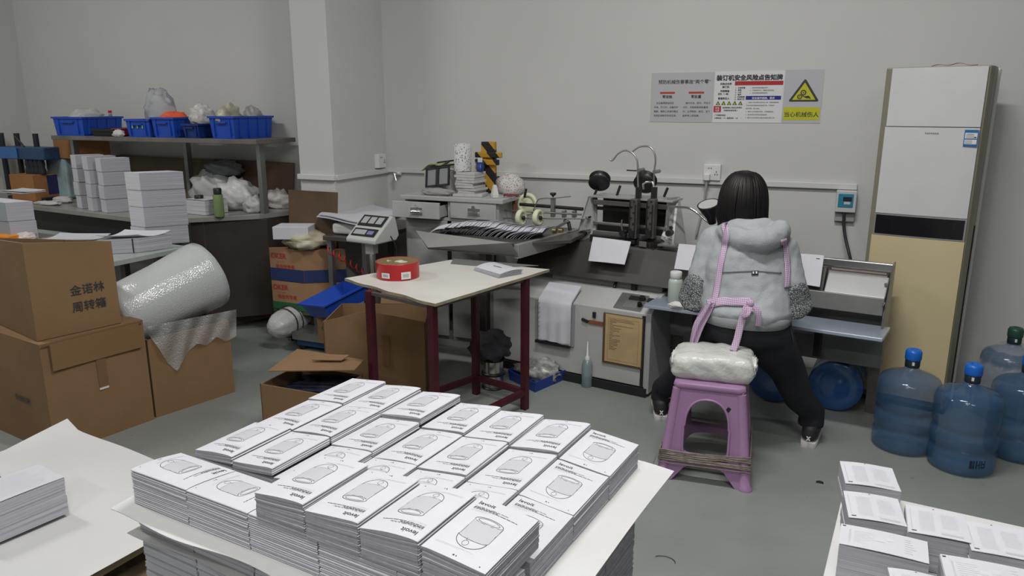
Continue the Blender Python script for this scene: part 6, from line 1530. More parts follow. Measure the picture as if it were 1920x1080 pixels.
# trousers
b = B()
b.loft([ring(hipc + Vector((0, .01, .09)), .170, .125, pw=2.4), ring(hipc + Vector((0, 0, .03)), .186, .146, pw=2.4), ring(hipc + Vector((0, 0, -.03)), .196, .150, pw=2.4), ring(hipc + Vector((.005, 0, -.07)), .195, .140, pw=2.4), ring(hipc + Vector((.01, .01, -.12)), .12, .10)])
limb(b, [(-.185, 3.475, .60), (-.150, 3.51, .51), rk + Vector((-.01, -.01, .02)), rk + (ra - rk) * .5 + Vector((.0, -.01, 0)), ra + Vector((0, -.015, .07)), ra + Vector((0, -.018, -.002))], [.115, .108, .084, .070, .063, .062])
limb(b, [(-.375, 3.475, .60), (-.42, 3.51, .51), lk, lk + (la_ - lk) * .5, la_ + Vector((0, -.01, .06)), la_ + Vector((0, -.018, -.002))], [.115, .105, .082, .070, .063, .062])
tr_o = remesh(local(b).build('trousers', trouser_m, wm), .010, 3)
# shoes
for a_, ang, in ((ra, -4), (la_, 14)):
    q = Matrix.Translation(Vector((a_.x, a_.y - .05, 0)) - WO) @ Matrix.Rotation(R(ang), 4, 'Z')
    s_ = B(); outl = [(-.030, -.055), (.030, -.055), (.040, 0), (.042, .09), (.048, .14), (.040, .185), (.012, .205), (-.018, .203), (-.040, .18), (-.044, .13), (-.036, .05), (-.038, 0)]
    r0 = [Vector((x, y, 0)) for x, y in outl]; r1 = [Vector((x * 1.04, y * 1.02, .012)) for x, y in outl]; r2 = [Vector((x * 1.0, y, .026)) for x, y in outl]
    s_.loft([r0, r1, r2], 0, sm=True); s_.xform(q); so = s_.build('shoe_sole', mat('sole_white', (.62, .60, .60), .5), wm)
    u_ = B(); rr_ = []
    for k, (sc_x, sc_y, z, oy) in enumerate(((.99, .99, .026, .001), (1.0, .98, .050, -.003), (.98, .72, .085, -.022), (.98, .58, .112, -.034))): rr_.append([Vector((x * sc_x, (y - .07) * sc_y + .07 + oy, z)) for x, y in outl])
    u_.loft(rr_, 0); u_.xform(q); sh_ = u_.build('shoe', mat('shoe_black', (.02, .02, .022), .6), wm, sub=1)
    m_ = B(); M_ = q @ frame((.0, -.068, .055), (1, 0, 0), (0, -1, .2))
    m_.prism([(-.010, -.010), (-.004, -.010), (.010, .010), (.004, .010)], 0, .003, 0, M=M_); m_.prism([(.004, -.010), (.010, -.010), (-.004, .010), (-.010, .010)], 0, .003, 0, M=M_); m_.build('heel_mark', white_pl, sh_)
# hoodie
b = B()
b.loft([ring(hipc + Vector((0, -.005, .035)), .194, .153, pw=2.3), ring(hipc + Vector((0, -.005, .075)), .202, .160, pw=2.3), ring((-.283, 3.485, .735), .198, .150, pw=2.3), ring((-.288, 3.515, .82), .188, .142, pw=2.3),
        ring((-.295, 3.54, .91), .190, .130, (1, 0, -.08), (0, .3, 1), pw=2.4), ring((-.30, 3.57, .98), .175, .110, (1, 0, -.10), (0, .35, 1), pw=2.2), ring((-.305, 3.60, 1.035), .11, .085, (1, 0, -.1), (0, .35, 1)), ring((-.315, 3.625, 1.07), .07, .065, (1, 0, -.1), (0, .4, 1))])
for sh, el in ((shL, elL), (shR, elR)):
    c_ = Vector((-.30, 3.58, .97)); limb(b, [c_ + (sh - c_) * .55 + Vector((0, 0, .0)), sh + Vector((0, 0, 0)), sh + (el - sh) * .45, sh + (el - sh) * .85], [.080, .078, .073, .066])
b.sph(shL + Vector((.005, 0, .0)), .078, 0, 18, 12); b.sph(shR + Vector((-.005, 0, .0)), .076, 0, 18, 12)
hd_ = [ay(1356, 430, 3.56), ay(1368, 439, 3.50), ay(1392, 447, 3.46), ay(1420, 450, 3.44), ay(1446, 445, 3.46), ay(1463, 434, 3.52), ay(1462, 428, 3.58)]
limb(b, smooth(hd_, 3), [.030 + .024 * math.sin(PI * min(1, .12 + i / 20)) + .008 * (i > 9) for i in range(19)], 18)
limb(b, [ay(1366, 423, 3.58), ay(1392, 431, 3.54), ay(1420, 432, 3.53), ay(1446, 426, 3.57)], [.030, .044, .048, .036], 18)
ho = local(b).build('hoodie', hood_m, wm)
remesh(ho, .009, 4)
tx = bpy.data.textures.new('folds', 'CLOUDS'); tx.noise_scale = .11
dm_ = ho.modifiers.new('folds', 'DISPLACE'); dm_.texture = tx; dm_.strength = .030; dm_.mid_level = .5; dm_.texture_coords = 'LOCAL'
# hem band
hb_ = B(); hb_.loft([ring(hipc + Vector((0, -.005, .008)), .186, .152, pw=2.3), ring(hipc + Vector((0, -.005, .016)), .194, .158, pw=2.3), ring(hipc + Vector((0, -.005, .048)), .199, .160, pw=2.3), ring(hipc + Vector((0, -.005, .056)), .190, .15, pw=2.3)]); local(hb_).build('hem_band', fabric('grey_rib', (.26, .275, .285), 260, .4), wm)
# oversleeves
for el, sh, wr in ((elL, shL, wrL), (elR, shR, wrR)):
    b = B(); s0_ = el + (sh - el) * .36
    limb(b, [s0_, el + (sh - el) * .30, el + (sh - el) * .12, el + Vector((0, -.012, -.010)), el + (wr - el) * .25 + Vector((0, 0, -.006)), el + (wr - el) * .6, el + (wr - el) * .92, wr], [.060, .070, .078, .082, .076, .062, .046, .034], 24)
    o = local(b).build('oversleeve', slv, wm); remesh(o, .009, 3)
    d2_ = o.modifiers.new('folds', 'DISPLACE'); tx2 = bpy.data.textures.get('folds2') or bpy.data.textures.new('folds2', 'CLOUDS'); tx2.noise_scale = .05; d2_.texture = tx2; d2_.strength = .014
# hair: full bob
b = B()
hz = [(1.305, .02, .02, .0), (1.297, .044, .042, .0), (1.276, .070, .068, .0), (1.242, .090, .089, -.003), (1.20, .101, .099, -.008), (1.15, .106, .099, -.014), (1.10, .108, .090, -.018), (1.06, .104, .072, -.020), (1.04, .094, .055, -.018)]
b.loft([ring((-.345 + (.008 if z < 1.1 else 0), 3.672 + oy, z), rx, ry) for z, rx, ry, oy in hz][::-1])
o = local(b).build('hair', hair_m, wm); remesh(o, .008, 2)
b = B(); rng = random.Random(2)
for i in range(230):
    a = PI * rng.uniform(.93, 2.07) if i % 6 else PI * rng.uniform(0, 2); ca, sa_ = math.cos(a), math.sin(a); P_ = [Vector((-.345 + rng.uniform(-.012, .012), 3.675 + rng.uniform(-.01, .02), 1.303))]; tw = rng.uniform(-.10, .10); zend = 1.035 + .018 * rng.random() - (.012 if ca > .7 else 0); kk = 1.0 + rng.uniform(.0, .05)
    for z, rx, ry, oy in hz[1:]:
        if z < zend: break
        if sa_ > .3 and z < 1.25: break
        a2 = a + tw * (1.3 - z) * 4; P_.append(Vector((-.345 + (.006 if z < 1.1 else 0) + rx * kk * math.cos(a2), 3.672 + oy + ry * kk * math.sin(a2), z)))
    if len(P_) < 4: continue
    if sa_ <= .3: P_.append(P_[-1] + Vector((.006 * ca + rng.uniform(-.006, .006) + (.006 if ca > .5 else 0), .006, zend - P_[-1].z - .004)))
    P_ = smooth(P_, 2); b.tube(P_, [.0065] * (len(P_) - 3) + [.0055, .004, .0015], 5)
o.parent = wm; local(b).build('hair_strand_ends', hair_m, o)
# apron straps shrink-wrapped on the hoodie
def strap(name, pts, w, y=3.35, target=None, off=.006, par=wm, m=apron_m, wrap=True):
    P_ = smooth([ay(px_, py_, yy if yy else y) - WO for px_, py_, yy in pts], 6); b = B(); V = []
    for i, p in enumerate(P_):
        d = (P_[min(i + 1, len(P_) - 1)] - P_[max(i - 1, 0)]); d.y = 0; d.normalize(); n_ = Vector((d.z, 0, -d.x))
        for k in range(5): V.append(p + n_ * w * (k / 4 - .5))
    b.add(V, [(i * 5 + k, i * 5 + k + 1, (i + 1) * 5 + k + 1, (i + 1) * 5 + k) for i in range(len(P_) - 1) for k in range(4)], 0, True)
    o = b.build(name, m, par)
    if wrap:
        s = o.modifiers.new('wrap', 'SHRINKWRAP'); s.target = target or ho; s.wrap_method = 'PROJECT'; s.use_project_x = False; s.use_project_y = True; s.use_project_z = False; s.use_negative_direction = True; s.use_positive_direction = True; s.offset = off; s.wrap_mode = 'ABOVE_SURFACE'
    so_ = o.modifiers.new('thick', 'SOLIDIFY'); so_.thickness = .003; so_.offset = 0
    return o
strap('apron_strap', [(1350, 430, 0), (1358, 447, 0), (1352, 480, 0), (1346, 520, 0), (1341, 556, 0), (1336, 572, 0)], .027)
strap('apron_strap', [(1465, 455, 0), (1470, 490, 0), (1473, 520, 0), (1472, 548, 0)], .022)
strap('apron_waistband', [(1326, 573, 0), (1350, 567, 0), (1378, 566, 0), (1408, 566, 0)], .034)
strap('back_seam', [(1346, 515, 0), (1380, 513, 0), (1420, 513, 0), (1462, 519, 0)], .004, m=fabric('seam', (.20, .21, .22)), off=.003)
tg_ = strap('small_tag', [(1407, 516, 0), (1413, 516, 0), (1420, 516, 0)], .018, m=mat('tag_black', (.04, .04, .05), .6), off=.005)
for px_ in (1410, 1416): strap('tag_mark', [(px_, 514, 0), (px_ + .8, 518, 0)], .006, m=white_pl, off=.008)
yk = 3.295
kn = ay(1407, 569, yk) - WO; B().sph(kn, .017, 0, 14, 10, (1.1, .7, 1)).build('apron_knot', apron_m, wm)
strap('apron_tie', [(1404, 571, yk), (1396, 585, yk - .01), (1388, 612, yk - .015), (1381, 640, yk - .03), (1374, 658, yk - .05)], .030, wrap=False)
strap('apron_tie', [(1410, 571, yk), (1420, 582, yk - .012), (1423, 596, yk - .01), (1421, 612, yk)], .024, wrap=False)
strap('apron_bow', [(1407, 572, yk), (1399, 581, yk - .02), (1394, 592, yk - .025), (1402, 590, yk - .028), (1408, 576, yk - .01)], .016, wrap=False)
# apron skirt falling at the left side and at the right
_sl = smooth([Vector((1318, 574, 0)), Vector((1308, 592, 0)), Vector((1299, 612, 0)), Vector((1293, 642, 0))], 6); _sr = smooth([Vector((1342, 566, 0)), Vector((1331, 590, 0)), Vector((1319, 614, 0)), Vector((1308, 642, 0))], 6)
def skirt(u, v):
    k = min(len(_sl) - 1, int(round(v * (len(_sl) - 1)))); p = _sl[k] * (1 - u) + _sr[k] * u
    return ay(p.x, p.y, 3.335 + .015 * math.sin(u * 9 + v * 2) + .03 * (1 - u)) - WO
o = B().sheet(skirt, 12, len(_sl) - 1, .002).build('apron_skirt', apron_m, wm)
def skirt2(u, v): return ay(1474 + 4 * u + 14 * v, 568 + 76 * v, 3.46 + .02 * math.sin(6 * v) + .10 * u) - WO
B().sheet(skirt2, 6, 14, .002).build('apron_skirt', mat('apron_lining', (.22, .20, .24), .7), wm)
# ================================================================== STOOL AND SEAT CUSHION
pl_p = mat('pink_plastic', (.34, .195, .345), .34, noise_amt=.06, noise_scale=3)
SC = Vector((-.385, 3.24, 0)); sto = thing('plastic_stool', 'purple plastic stool with arched openings, bound with grey string near its feet', 'stool', SC, R(4))
SH, ST, SB = .445, .142, .190       # height, half top, half bottom
def face_pt(x, z):      # front face (towards -y); x along, z up; returns 3D
    f = z / SH; hw = SB + (ST - SB) * f; return hw
def stool_face(rotk):
    n = 96; hole = []; zc_ = .255
    def hole_r(a):      # arch window
        hwz = .088; top_, bot = .118, -.128
        # superellipse top, rectangular bottom
        ca, sa_ = math.cos(a), math.sin(a)
        if sa_ >= 0: return ((abs(ca) / hwz) ** 2.3 + (abs(sa_) / top_) ** 2.3) ** (-1 / 2.3)
        return ((abs(ca) / (hwz + .004)) ** 12 + (abs(sa_) / -bot) ** 12) ** (-1 / 12)
    def outer_r(a):     # outline: trapezium with the arch cut between the feet
        ca, sa_ = math.cos(a), math.sin(a); lo, hi = 0, 1.0
        r_ = 0.0
        st = .002; k = 0
        while k < 400:
            x, z = ca * (r_ + st), zc_ + sa_ * (r_ + st)
            hw = SB + (ST - SB) * z / SH - .004
            arch = z < .082 * max(0, 1 - (abs(x) / .118) ** 3) ** .5 if abs(x) < .118 else False
            if z < 0 or z > SH - .012 or abs(x) > hw or arch: break
            r_ += st; k += 1
        return r_
    b = B(); H, O_, Hi = [], [], []
    for i in range(n):
        a = 2 * PI * (i + .5) / n - PI / 2; rh = hole_r(a); ro = outer_r(a)
        for lst, rad, off in ((H, rh, 0.0), (O_, max(ro, rh + .006), 0.0)):
            x, z = math.cos(a) * rad, max(0, zc_ + math.sin(a) * rad); lst.append((x, z))
    M_ = Matrix.Rotation(rotk * PI / 2, 4, 'Z')
    def P3(x, z, d): f = z / SH; return M_ @ Vector((x, -(SB + (ST - SB) * f) + d, z))
    th = .005; V = [P3(x, z, 0) for x, z in H] + [P3(x, z, 0) for x, z in O_] + [P3(x, z, th) for x, z in H] + [P3(x, z, th) for x, z in O_] + [P3(x, z, .022) for x, z in H]
    Fs = []
    for i in range(n):
        j = (i + 1) % n
        Fs += [(i, j, n + j, n + i), (2 * n + j, 2 * n + i, 3 * n + i, 3 * n + j), (n + i, n + j, 3 * n + j, 3 * n + i), (j, i, 4 * n + i, 4 * n + j)]
    b.add(V, Fs, 0, False)
    # raised rim round the window
    rim = [P3(x * 1.05, zc_ + (z - zc_) * 1.04, -.003) for x, z in H]; b.tube(rim, .0055, 8, closed=True)
    return b
for k in range(4): stool_face(k).build('side_panel', pl_p, sto)
b = B()
rq = lambda s, z: [Vector((x, y, z)) for x, y in ((-s + .02, -s), (s - .02, -s), (s, -s + .02), (s, s - .02), (s - .02, s), (-s + .02, s), (-s, s - .02), (-s, -s + .02))]
b.loft([rq(ST + .006, SH - .03), rq(ST + .010, SH - .018), rq(ST + .006, SH - .004), rq(ST - .006, SH)]); b.build('seat', pl_p, sto, bevel=.003)
for sx in (-1, 1):
    for sy in (-1, 1):
        lg = B(); rings = []
        for z, r_ in ((.0, .030), (.012, .031), (.020, .024), (.10, .024), (.118, .026), (.13, .022), (SH - .03, .020)):
            s_ = SB + (ST - SB) * z / SH - .012; rings.append([Vector((sx * s_ + r_ * math.cos(2 * PI * i / 20), sy * s_ + r_ * math.sin(2 * PI * i / 20), z)) for i in range(20)])
        lg.loft(rings); lg.build('leg', pl_p, sto)
st_m = mat('grey_string', (.23, .20, .16), .7, noise_amt=.3, noise_scale=60)
b = B(); rng = random.Random(6)
for k in range(16):
    z0_ = .118 + rng.uniform(-.022, .022); tl = [rng.uniform(-.016, .016) for _ in range(4)]; P_ = []
    for i in range(32):
        t_ = i / 32 * 4; e = int(t_); f = t_ - e; z = z0_ + tl[e] * (1 - f) + tl[(e + 1) % 4] * f; s_ = SB + (ST - SB) * z / SH + .014 + rng.uniform(0, .002)
        cs = [(-s_, -s_), (s_, -s_), (s_, s_), (-s_, s_)]; a, c = cs[e], cs[(e + 1) % 4]; P_.append((a[0] * (1 - f) + c[0] * f, a[1] * (1 - f) + c[1] * f, z))
    b.tube(P_, rng.uniform(.0014, .003), 5, closed=True)
for k in range(3): b.tube([(-SB - .012, -SB + .01, .11), (-SB - .03, -SB - .01 * k, .05), (-SB - .035 - .01 * k, -SB - .02, .006), (-SB - .055, -SB - .035 - .01 * k, .004)], .002, 5)
tag(b.build('string_binding', st_m, loc=SC, rot=(0, 0, R(4))), 'grey string wound around the lower legs of the purple stool', 'string')
# mark on the stool
B().box((.085, -(SB + (ST - SB) * .80) - .0005, .345), (.016, .003, .020), rot=(R(-7), R(30), 0)).build('black_mark', black, sto)
# wrapped package used as a seat
pk_ = B(); w_, d_, h_ = .345, .24, .105
pk_.box((0, 0, h_ / 2), (w_, d_, h_))
pk0 = thing('wrapped_package', 'white plastic-wrapped package lying on the purple stool', 'package', SC + Vector((.005, .0, SH + .002)), R(4))
bb_ = B(); nx, ny, nz = 30, 22, 9
rings = []
for k in range(nz + 1):
    z = h_ * k / nz; ins = .018 * (abs(2 * k / nz - 1) ** 4)
    rings.append([Vector((p.x, p.y, z)) + Vector((1, .5, 0)) * .004 * math.sin(p.x * 60 + k) + Vector((0, 0, (.006 * math.sin(p.x * 14 + 1) + .006 * noise.noise(Vector((p.x * 25, p.y * 25, k)))) * (1 if k > 2 else 0))) for p in ring((0, 0, z), w_ / 2 - ins, d_ / 2 - ins, n=72, pw=12)])
rings[-1] = rings[-1]
rings.append([Vector((p.x * .6, p.y * .6, h_ + .007 + .004 * noise.noise(Vector((p.x * 30, p.y * 30, 2))))) for p in rings[-1]])
rings.append([Vector((p.x * .1, p.y * .1, h_ + .008)) for p in rings[-1]])
bb_.loft(rings); bb_.build('package', mat('wrapped_white', (.60, .61, .57), .3, noise_amt=.05, noise_scale=10, bump=.6, bump_scale=28), pk0)
for sx in (-1, 1):
    b = B(); b.sph((sx * (w_ / 2 - .004), -.01, .055), .055, 0, 20, 14, (.30, 1.5, .72), .5, 3 + sx); b.build('gathered_end', MATS['wrapped_white'], pk0)
# ================================================================== RIGHT SIDE: bottles, air conditioner, posters, sheets
def water_mat():
    m = mat('bottle_blue', (.05, .135, .27), .08, alpha=.30, spec=1.0); nt = m.node_tree
    return m
wb_m = water_mat()
bt_prof = [(.10, .008), (.128, .004), (.136, .012), (.139, .03), (.139, .085), (.132, .098), (.130, .108), (.137, .122), (.139, .135), (.139, .175), (.131, .190), (.129, .200), (.137, .214), (.139, .226), (.139, .318), (.136, .338), (.126, .354), (.105, .366), (.070, .378), (.042, .390), (.031, .402), (.029, .430)]
def water_bottle(label, x, y, cap=blue_pl, s=1.0, rot=0, tagtext=True, group='empty water cooler bottles'):
    t = thing('water_bottle', label, 'water bottle', (x, y, 0), R(rot), group)
    b = B(); inner = [(r_ - .0035, z + .003) for r_, z in bt_prof]
    b.lathe([(r_ * s, z * s) for r_, z in bt_prof], n=48); 
    b.f = b.f[:-2]; b.m = b.m[:-2]; b.s = b.s[:-2]; b.v = b.v
    bb = B(); prof = [(0.0005, .022)] + [(.09, .014)] + bt_prof[1:] 
    full = [(.001, .020), (.07, .012)] + bt_prof[1:] + [(r_ - .003, z) for r_, z in bt_prof[:0:-1]] + [(.07, .0155), (.001, .0235)]
    bb.lathe([(r_ * s, z * s) for r_, z in full], n=48); bb.f = bb.f[:-2] if False else bb.f
    bb.build('body', wb_m, t)
    c = B(); c.lathe([(.0305, .405), (.0325, .41), (.0325, .445), (.0305, .447)], n=32); c.build('neck_seal', mat('neck_dark', (.015, .03, .035), .4), t)
    c = B(); c.lathe([(.0345, .442), (.036, .446), (.036, .478), (.030, .490), (.016, .491), (.014, .484), (.001, .484)], n=32); c.build('cap', cap, t)
    if tagtext: B().box((0, -.0335, .428), (.010, .002, .016)).build('neck_label', white_pl, t)
    return t
cap_b = mat('cap_blue', (.01, .13, .55), .35)
w1 = water_bottle('blue water bottle with a blue cap, leftmost of the standing bottles', .462, 3.815, cap_b)
w2 = water_bottle('blue water bottle with a blue cap and dark print, nearest the viewer', .690, 3.690, cap_b, rot=-8)
w3 = water_bottle('blue water bottle cut by the right edge of the photo', .955, 3.93, cap_b, rot=10)
w4 = water_bottle('blue water bottle with a dark green cap, wrapped in a clear bag', .985, 4.42, mat('cap_green', (.02, .07, .05), .4))
wb_m = mat('bottle_deep_blue', (.03, .12, .34), .12, alpha=.55, spec=1.0)
w5 = water_bottle('deep blue water bottle lying on its side under the machine, nearest the air conditioner', .150, 4.13, cap_b)
w5.rotation_euler = (R(-90), 0, R(-6)); w5.location.z = .1415
w6 = water_bottle('deep blue water bottle lying under the machine behind the woman\'s legs', -.16, 4.13, cap_b)
w6.rotation_euler = (R(-90), 0, R(3)); w6.location.z = .1415
dk = mat('print_ink', (.01, .02, .05), .5)
def curved_text(st, size, r, z0_, a0, par, m, bold=.02):
    vs, fs = text_geo(st, 'LEFT', bold); b = B(); b.add([((r + .0008) * math.sin(a0 + x * size / r), -(r + .0008) * math.cos(a0 + x * size / r), z0_ + y * size) for x, y in vs], fs); return b.build('print', m, par)
curved_text('▉▉ ▉▉▉', .034, .139, .045, .28, w2, dk) if False else None
b = B()
for k, (a0, a1, z0_, z1_) in enumerate(((.22, .30, .050, .088), (.24, .34, .056, .062), (.32, .36, .050, .088), (.40, .44, .052, .090), (.44, .50, .066, .072), (.50, .53, .052, .090), (.56, .59, .054, .090), (.59, .66, .054, .060), (.59, .66, .070, .076), (.66, .69, .054, .090))):
    rr_ = .1398; b.add([(rr_ * math.sin(a), -rr_ * math.cos(a), z) for a, z in ((a0, z0_), (a1, z0_), (a1, z1_), (a0, z1_))], [(0, 1, 2, 3)])
b.build('print', dk, w2)
def bagshell(x, y, s, z0_, z1_, label):
    b = B(); prof = [(.150, z0_), (.153, z0_ + (z1_ - z0_) * .3), (.148, z0_ + (z1_ - z0_) * .6), (.120, z0_ + (z1_ - z0_) * .85), (.050, z1_)]
    b.lathe(prof, n=48, wob=lambda a, z: s * (1 + .03 * math.sin(7 * a + 20 * z) + .02 * math.sin(13 * a - 31 * z))); b.f = b.f[:-2]; b.m = b.m[:-2]; b.s = b.s[:-2]
    o = b.build('clear_bag', mat('thin_film', (.75, .78, .80), .15, bump=.8, bump_scale=30, alpha=.12, spec=.9), loc=(x, y, 0)); so = o.modifiers.new('t', 'SOLIDIFY'); so.thickness = .001
    return tag(o, label, 'plastic bag')
bagshell(.985, 4.42, 1.05, .006, .405, 'crinkled clear bag around the bottle with the dark green cap')
# ---- floor standing air conditioner
FR = Vector((.692, 4.325, 0)); AA = R(-13); ax_u, ax_v = Vector((math.cos(AA), math.sin(AA), 0)), Vector((-math.sin(AA), math.cos(AA), 0))
def ac(x, y): p = ap(x, y, FR, ax_v); d = p - FR; return d.dot(ax_u), p.z
acz = ac(1857, 122)[1]; wAC = -ac(1662, 135)[0]
AC = thing('floor_air_conditioner', 'tall white and beige floor standing air conditioner against the wall', 'air conditioner', FR - ax_u * wAC, AA)
olive = mat('ac_olive', (.21, .20, .145), .4); acw = mat('ac_white', (.60, .60, .61), .35, noise_amt=.02); acb = mat('ac_beige', (.60, .51, .31), .28, noise_amt=.02, noise_scale=2)
Dp = .33
b = B(); b.prism([(0, .035), (.0, .0), (wAC, 0), (wAC + .012, .06), (wAC + .014, Dp * .62), (-.006, Dp * .62), (-.004, .05)], .02, acz); b.build('casing', olive, AC, bevel=.006)
b = B(); b.prism([(0.01, Dp * .62), (wAC + .026, Dp * .60), (wAC + .022, Dp), (0.01, Dp)], .02, acz - .006); b.build('rear_casing', acw, AC, bevel=.006)
B().box((wAC / 2, Dp / 2, .012), (wAC + .02, Dp, .024)).build('base', black, AC)
def panel(name, x0, x1, z0_, z1_, m, th=.012, dome=.010):
    def fn(u, v): return (x0 + (x1 - x0) * u, -(th + dome * math.sin(PI * u) ** .6 * .8), z0_ + (z1_ - z0_) * v)
    b = B(); nu = 14; V = [fn(i / nu, j) for j in (0, 1) for i in range(nu + 1)] + [(fn(i / nu, j)[0], .0, fn(i / nu, j)[2]) for j in (0, 1) for i in range(nu + 1)]; w = nu + 1
    b.add(V, [(i, i + 1, w + i + 1, w + i) for i in range(nu)], 0, True); b.add(V, [(w + i, w + i + 1, 3 * w + i + 1, 3 * w + i) for i in range(nu)] + [(2 * w + i, 2 * w + i + 1, i + 1, i) for i in range(nu)] + [(0, w, 3 * w, 2 * w), (w + nu, nu, 2 * w + nu, 3 * w + nu)], 0)
    return b.build(name, m, AC), fn
xl_ = .030; xr2 = wAC - .012
zg = ac(1750, 238)[1]; zd1, zd0 = ac(1728, 408)[1], ac(1728, 443)[1]
panel('grille_panel', xl_, xr2, zg + .002, acz - .004, acw); panel('front_panel', xl_ - .004, xr2, zd1 + .012, zg - .002, acw)
dsp, dfn = panel('display_bezel', xl_ - .006, xr2 + .002, zd0 - .008, zd1 + .010, mat('ac_silver', (.45, .45, .45), .3, .6)); 
o, dfn = panel('display', xl_ + .002, xr2 - .006, zd0 - .001, zd1 + .002, mat('ac_display', (.01, .01, .012), .12), .0135)
panel('lower_panel', xl_ - .010, xr2 + .004, .06, zd0 - .010, acb)
def on_panel(x, z, off=.0225): return Vector((x, -off, z))
b = B()
for k in range(7): b.box((wAC * .53 + (k - 3) * .009, -.0235, zg - .030), (.006, .001, .005))
b.build('small_lettering', mat('print_mid', (.25, .25, .26), .5), AC)
lx, lz = ac(1823, 259); lx += wAC
b = B(); w_, h_ = .060, .080
b.box((lx - .004, -.020, lz), (w_, .003, h_), 0); b.box((lx - .004, -.0220, lz + .012), (w_ - .008, .001, .028), 1); b.box((lx - .004, -.0220, lz - .018), (w_ - .008, .001, .022), 1)
for k in range(4): b.box((lx - .008, -.0228, lz + .020 - k * .006), (w_ - .03 + .004 * (k % 2), .0005, .0015), 2)
b.box((lx + .014, -.0228, lz + .004), (.010, .0005, .006), 2)
for k in range(3): b.box((lx - .012, -.0228, lz - .012 - k * .006), (.03, .0005, .0015), 2)
b.build('energy_label', [mat('label_blue', (.02, .14, .36), .4), white_pl, print_dark], AC)
B().box((wAC + .016, Dp * .45, .55), (.004, .02, .9)).build('dark_slot', black, AC)
def rib_(u, v): return (-.10 + .20 * u, -.02 + .03 * v + .01 * math.sin(6 * u), .004 + .008 * math.sin(PI * u) + .004 * math.sin(13 * u))
rc = FR - ax_u * (wAC * .36) + ax_v * .08
tag(B().sheet(rib_, 20, 3, .0015).build('red_ribbon', mat('ribbon_red', (.40, .04, .05), .6), loc=(rc.x, rc.y, acz + .002), rot=(0, 0, AA)), 'red and pale ribbon lying on top of the air conditioner', 'ribbon')
# ---- breaker box
c0_, c1_ = ay(1569, 355, YB), ay(1603, 397, YB)
bk = thing('breaker_box', 'small grey breaker box with a blue window on the wall trunking', 'breaker box', ((c0_.x + c1_.x) / 2, YB, (c0_.z + c1_.z) / 2)); w_, h_ = c1_.x - c0_.x, c0_.z - c1_.z
B().box((0, -.03, 0), (w_, .06, h_)).build('housing', mat('breaker_grey', (.52, .53, .55), .4), bk, bevel=.005)
B().box((-.002, -.061, .006), (w_ * .74, .006, h_ * .62)).build('window', mat('window_blue', (.03, .22, .33), .15), bk, bevel=.003)
b = B(); b.box((.006, -.0655, .016), (w_ * .42, .004, h_ * .18), 0); b.box((.006, -.0655, -.008), (w_ * .30, .004, h_ * .12), 1); b.build('switch', [black, mat('breaker_grey', (.5, .5, .5), .4)], bk)
B().box((0, -.015, -h_ / 2 - .028), (w_ * .95, .028, .055)).build('mount', mat('mount_grey', (.33, .33, .33), .5), bk)
pts = [ay(1583, 398, YB - .05), ay(1582, 420, YB - .06), ay(1585, 445, YB - .08), ay(1592, 475, YB - .12), ay(1597, 500, YB - .2), ay(1598, 530, YB - .28)]
B().tube([p - bk.location for p in smooth(pts)], .009, 8).build('cable', black, bk)
# ---- safety posters
def poster(label, x0, y0, x1, y1, draw, base=(.60, .60, .62)):
    ym = (y0 + y1) / 2; xa_, xb_ = ay(x0, ym, YB).x, ay(x1, ym, YB).x; xc_ = (x0 + x1) / 2; zt__, zb__ = ay(xc_, y0, YB).z, ay(xc_, y1, YB).z; A_ = Vector((xa_ + .0008, YB, zt__)); C_ = Vector((xb_ - .0008, YB, zb__)); w_, h_ = C_.x - A_.x, A_.z - C_.z
    t = B(); t.box((w_ / 2, -.0015, h_ / 2), (w_, .002, h_), 0)
    M_ = Matrix(((1, 0, 0, 0), (0, 0, -1, -.0030), (0, 1, 0, 0), (0, 0, 0, 1)))
    draw(t, M_, w_, h_)
    o = t.build('safety_poster', [mat('poster_%d' % int(base[2] * 1000), base, .35), print_dark, mat('poster_red', (.42, .015, .03), .5), mat('poster_blue', (.01, .02, .22), .5), mat('poster_yellow', (.50, .50, .015), .5), mat('poster_orange', (.42, .05, .02), .5), white_pl, mat('poster_green', (.01, .10, .03), .5)], loc=(A_.x, YB, C_.z))
    return tag(o, label, 'poster')
def rect(t, M_, x0, y0, x1, y1, mi, z=0.0): t.add([M_ @ Vector(p) for p in ((x0, y0, z), (x1, y0, z), (x1, y1, z), (x0, y1, z))], [(0, 1, 2, 3)], mi)
def txt(t, M_, s, x, y, sz, mi=1, al='LEFT', bold=.0, z=.0006):
    k = sz * bold * .9
    for q, (dx, dy) in enumerate(((0, 0),) if not bold else ((-k, -k), (k, k), (-k, k), (k, -k))): t.text(s, sz, M_ @ Matrix.Translation((x + dx, y + dy, 0)), mi, al, 0, z + q * .00004)
def d1(t, M_, w, h):
    txt(t, M_, '预防机械伤害事故“两个零”', w * .53, h * .78, w * .070, 1, 'CENTER', .012)
    for cx_, tt_ in ((.27, '零接触'), (.73, '零能量')):
        rect(t, M_, w * (cx_ - .12), h * .575, w * (cx_ + .12), h * .615, 5); txt(t, M_, tt_, w * cx_, h * .49, w * .055, 1, 'CENTER', .01)
    for i, l in enumerate(('　在设备周期运动区', '开关、开口时，设备防护', '隔离，障碍人员请勿靠近', '危险区域触手防伤区域。')): txt(t, M_, l, w * .06, h * (.37 - .085 * i), w * .036)
    for i, l in enumerate(('　操作方法、部位、开车方', '式时，可能接触有能量源', '时，必须断能、断压、泄下', '能够带上锁挂牌。')): txt(t, M_, l, w * .53, h * (.37 - .085 * i), w * .036)
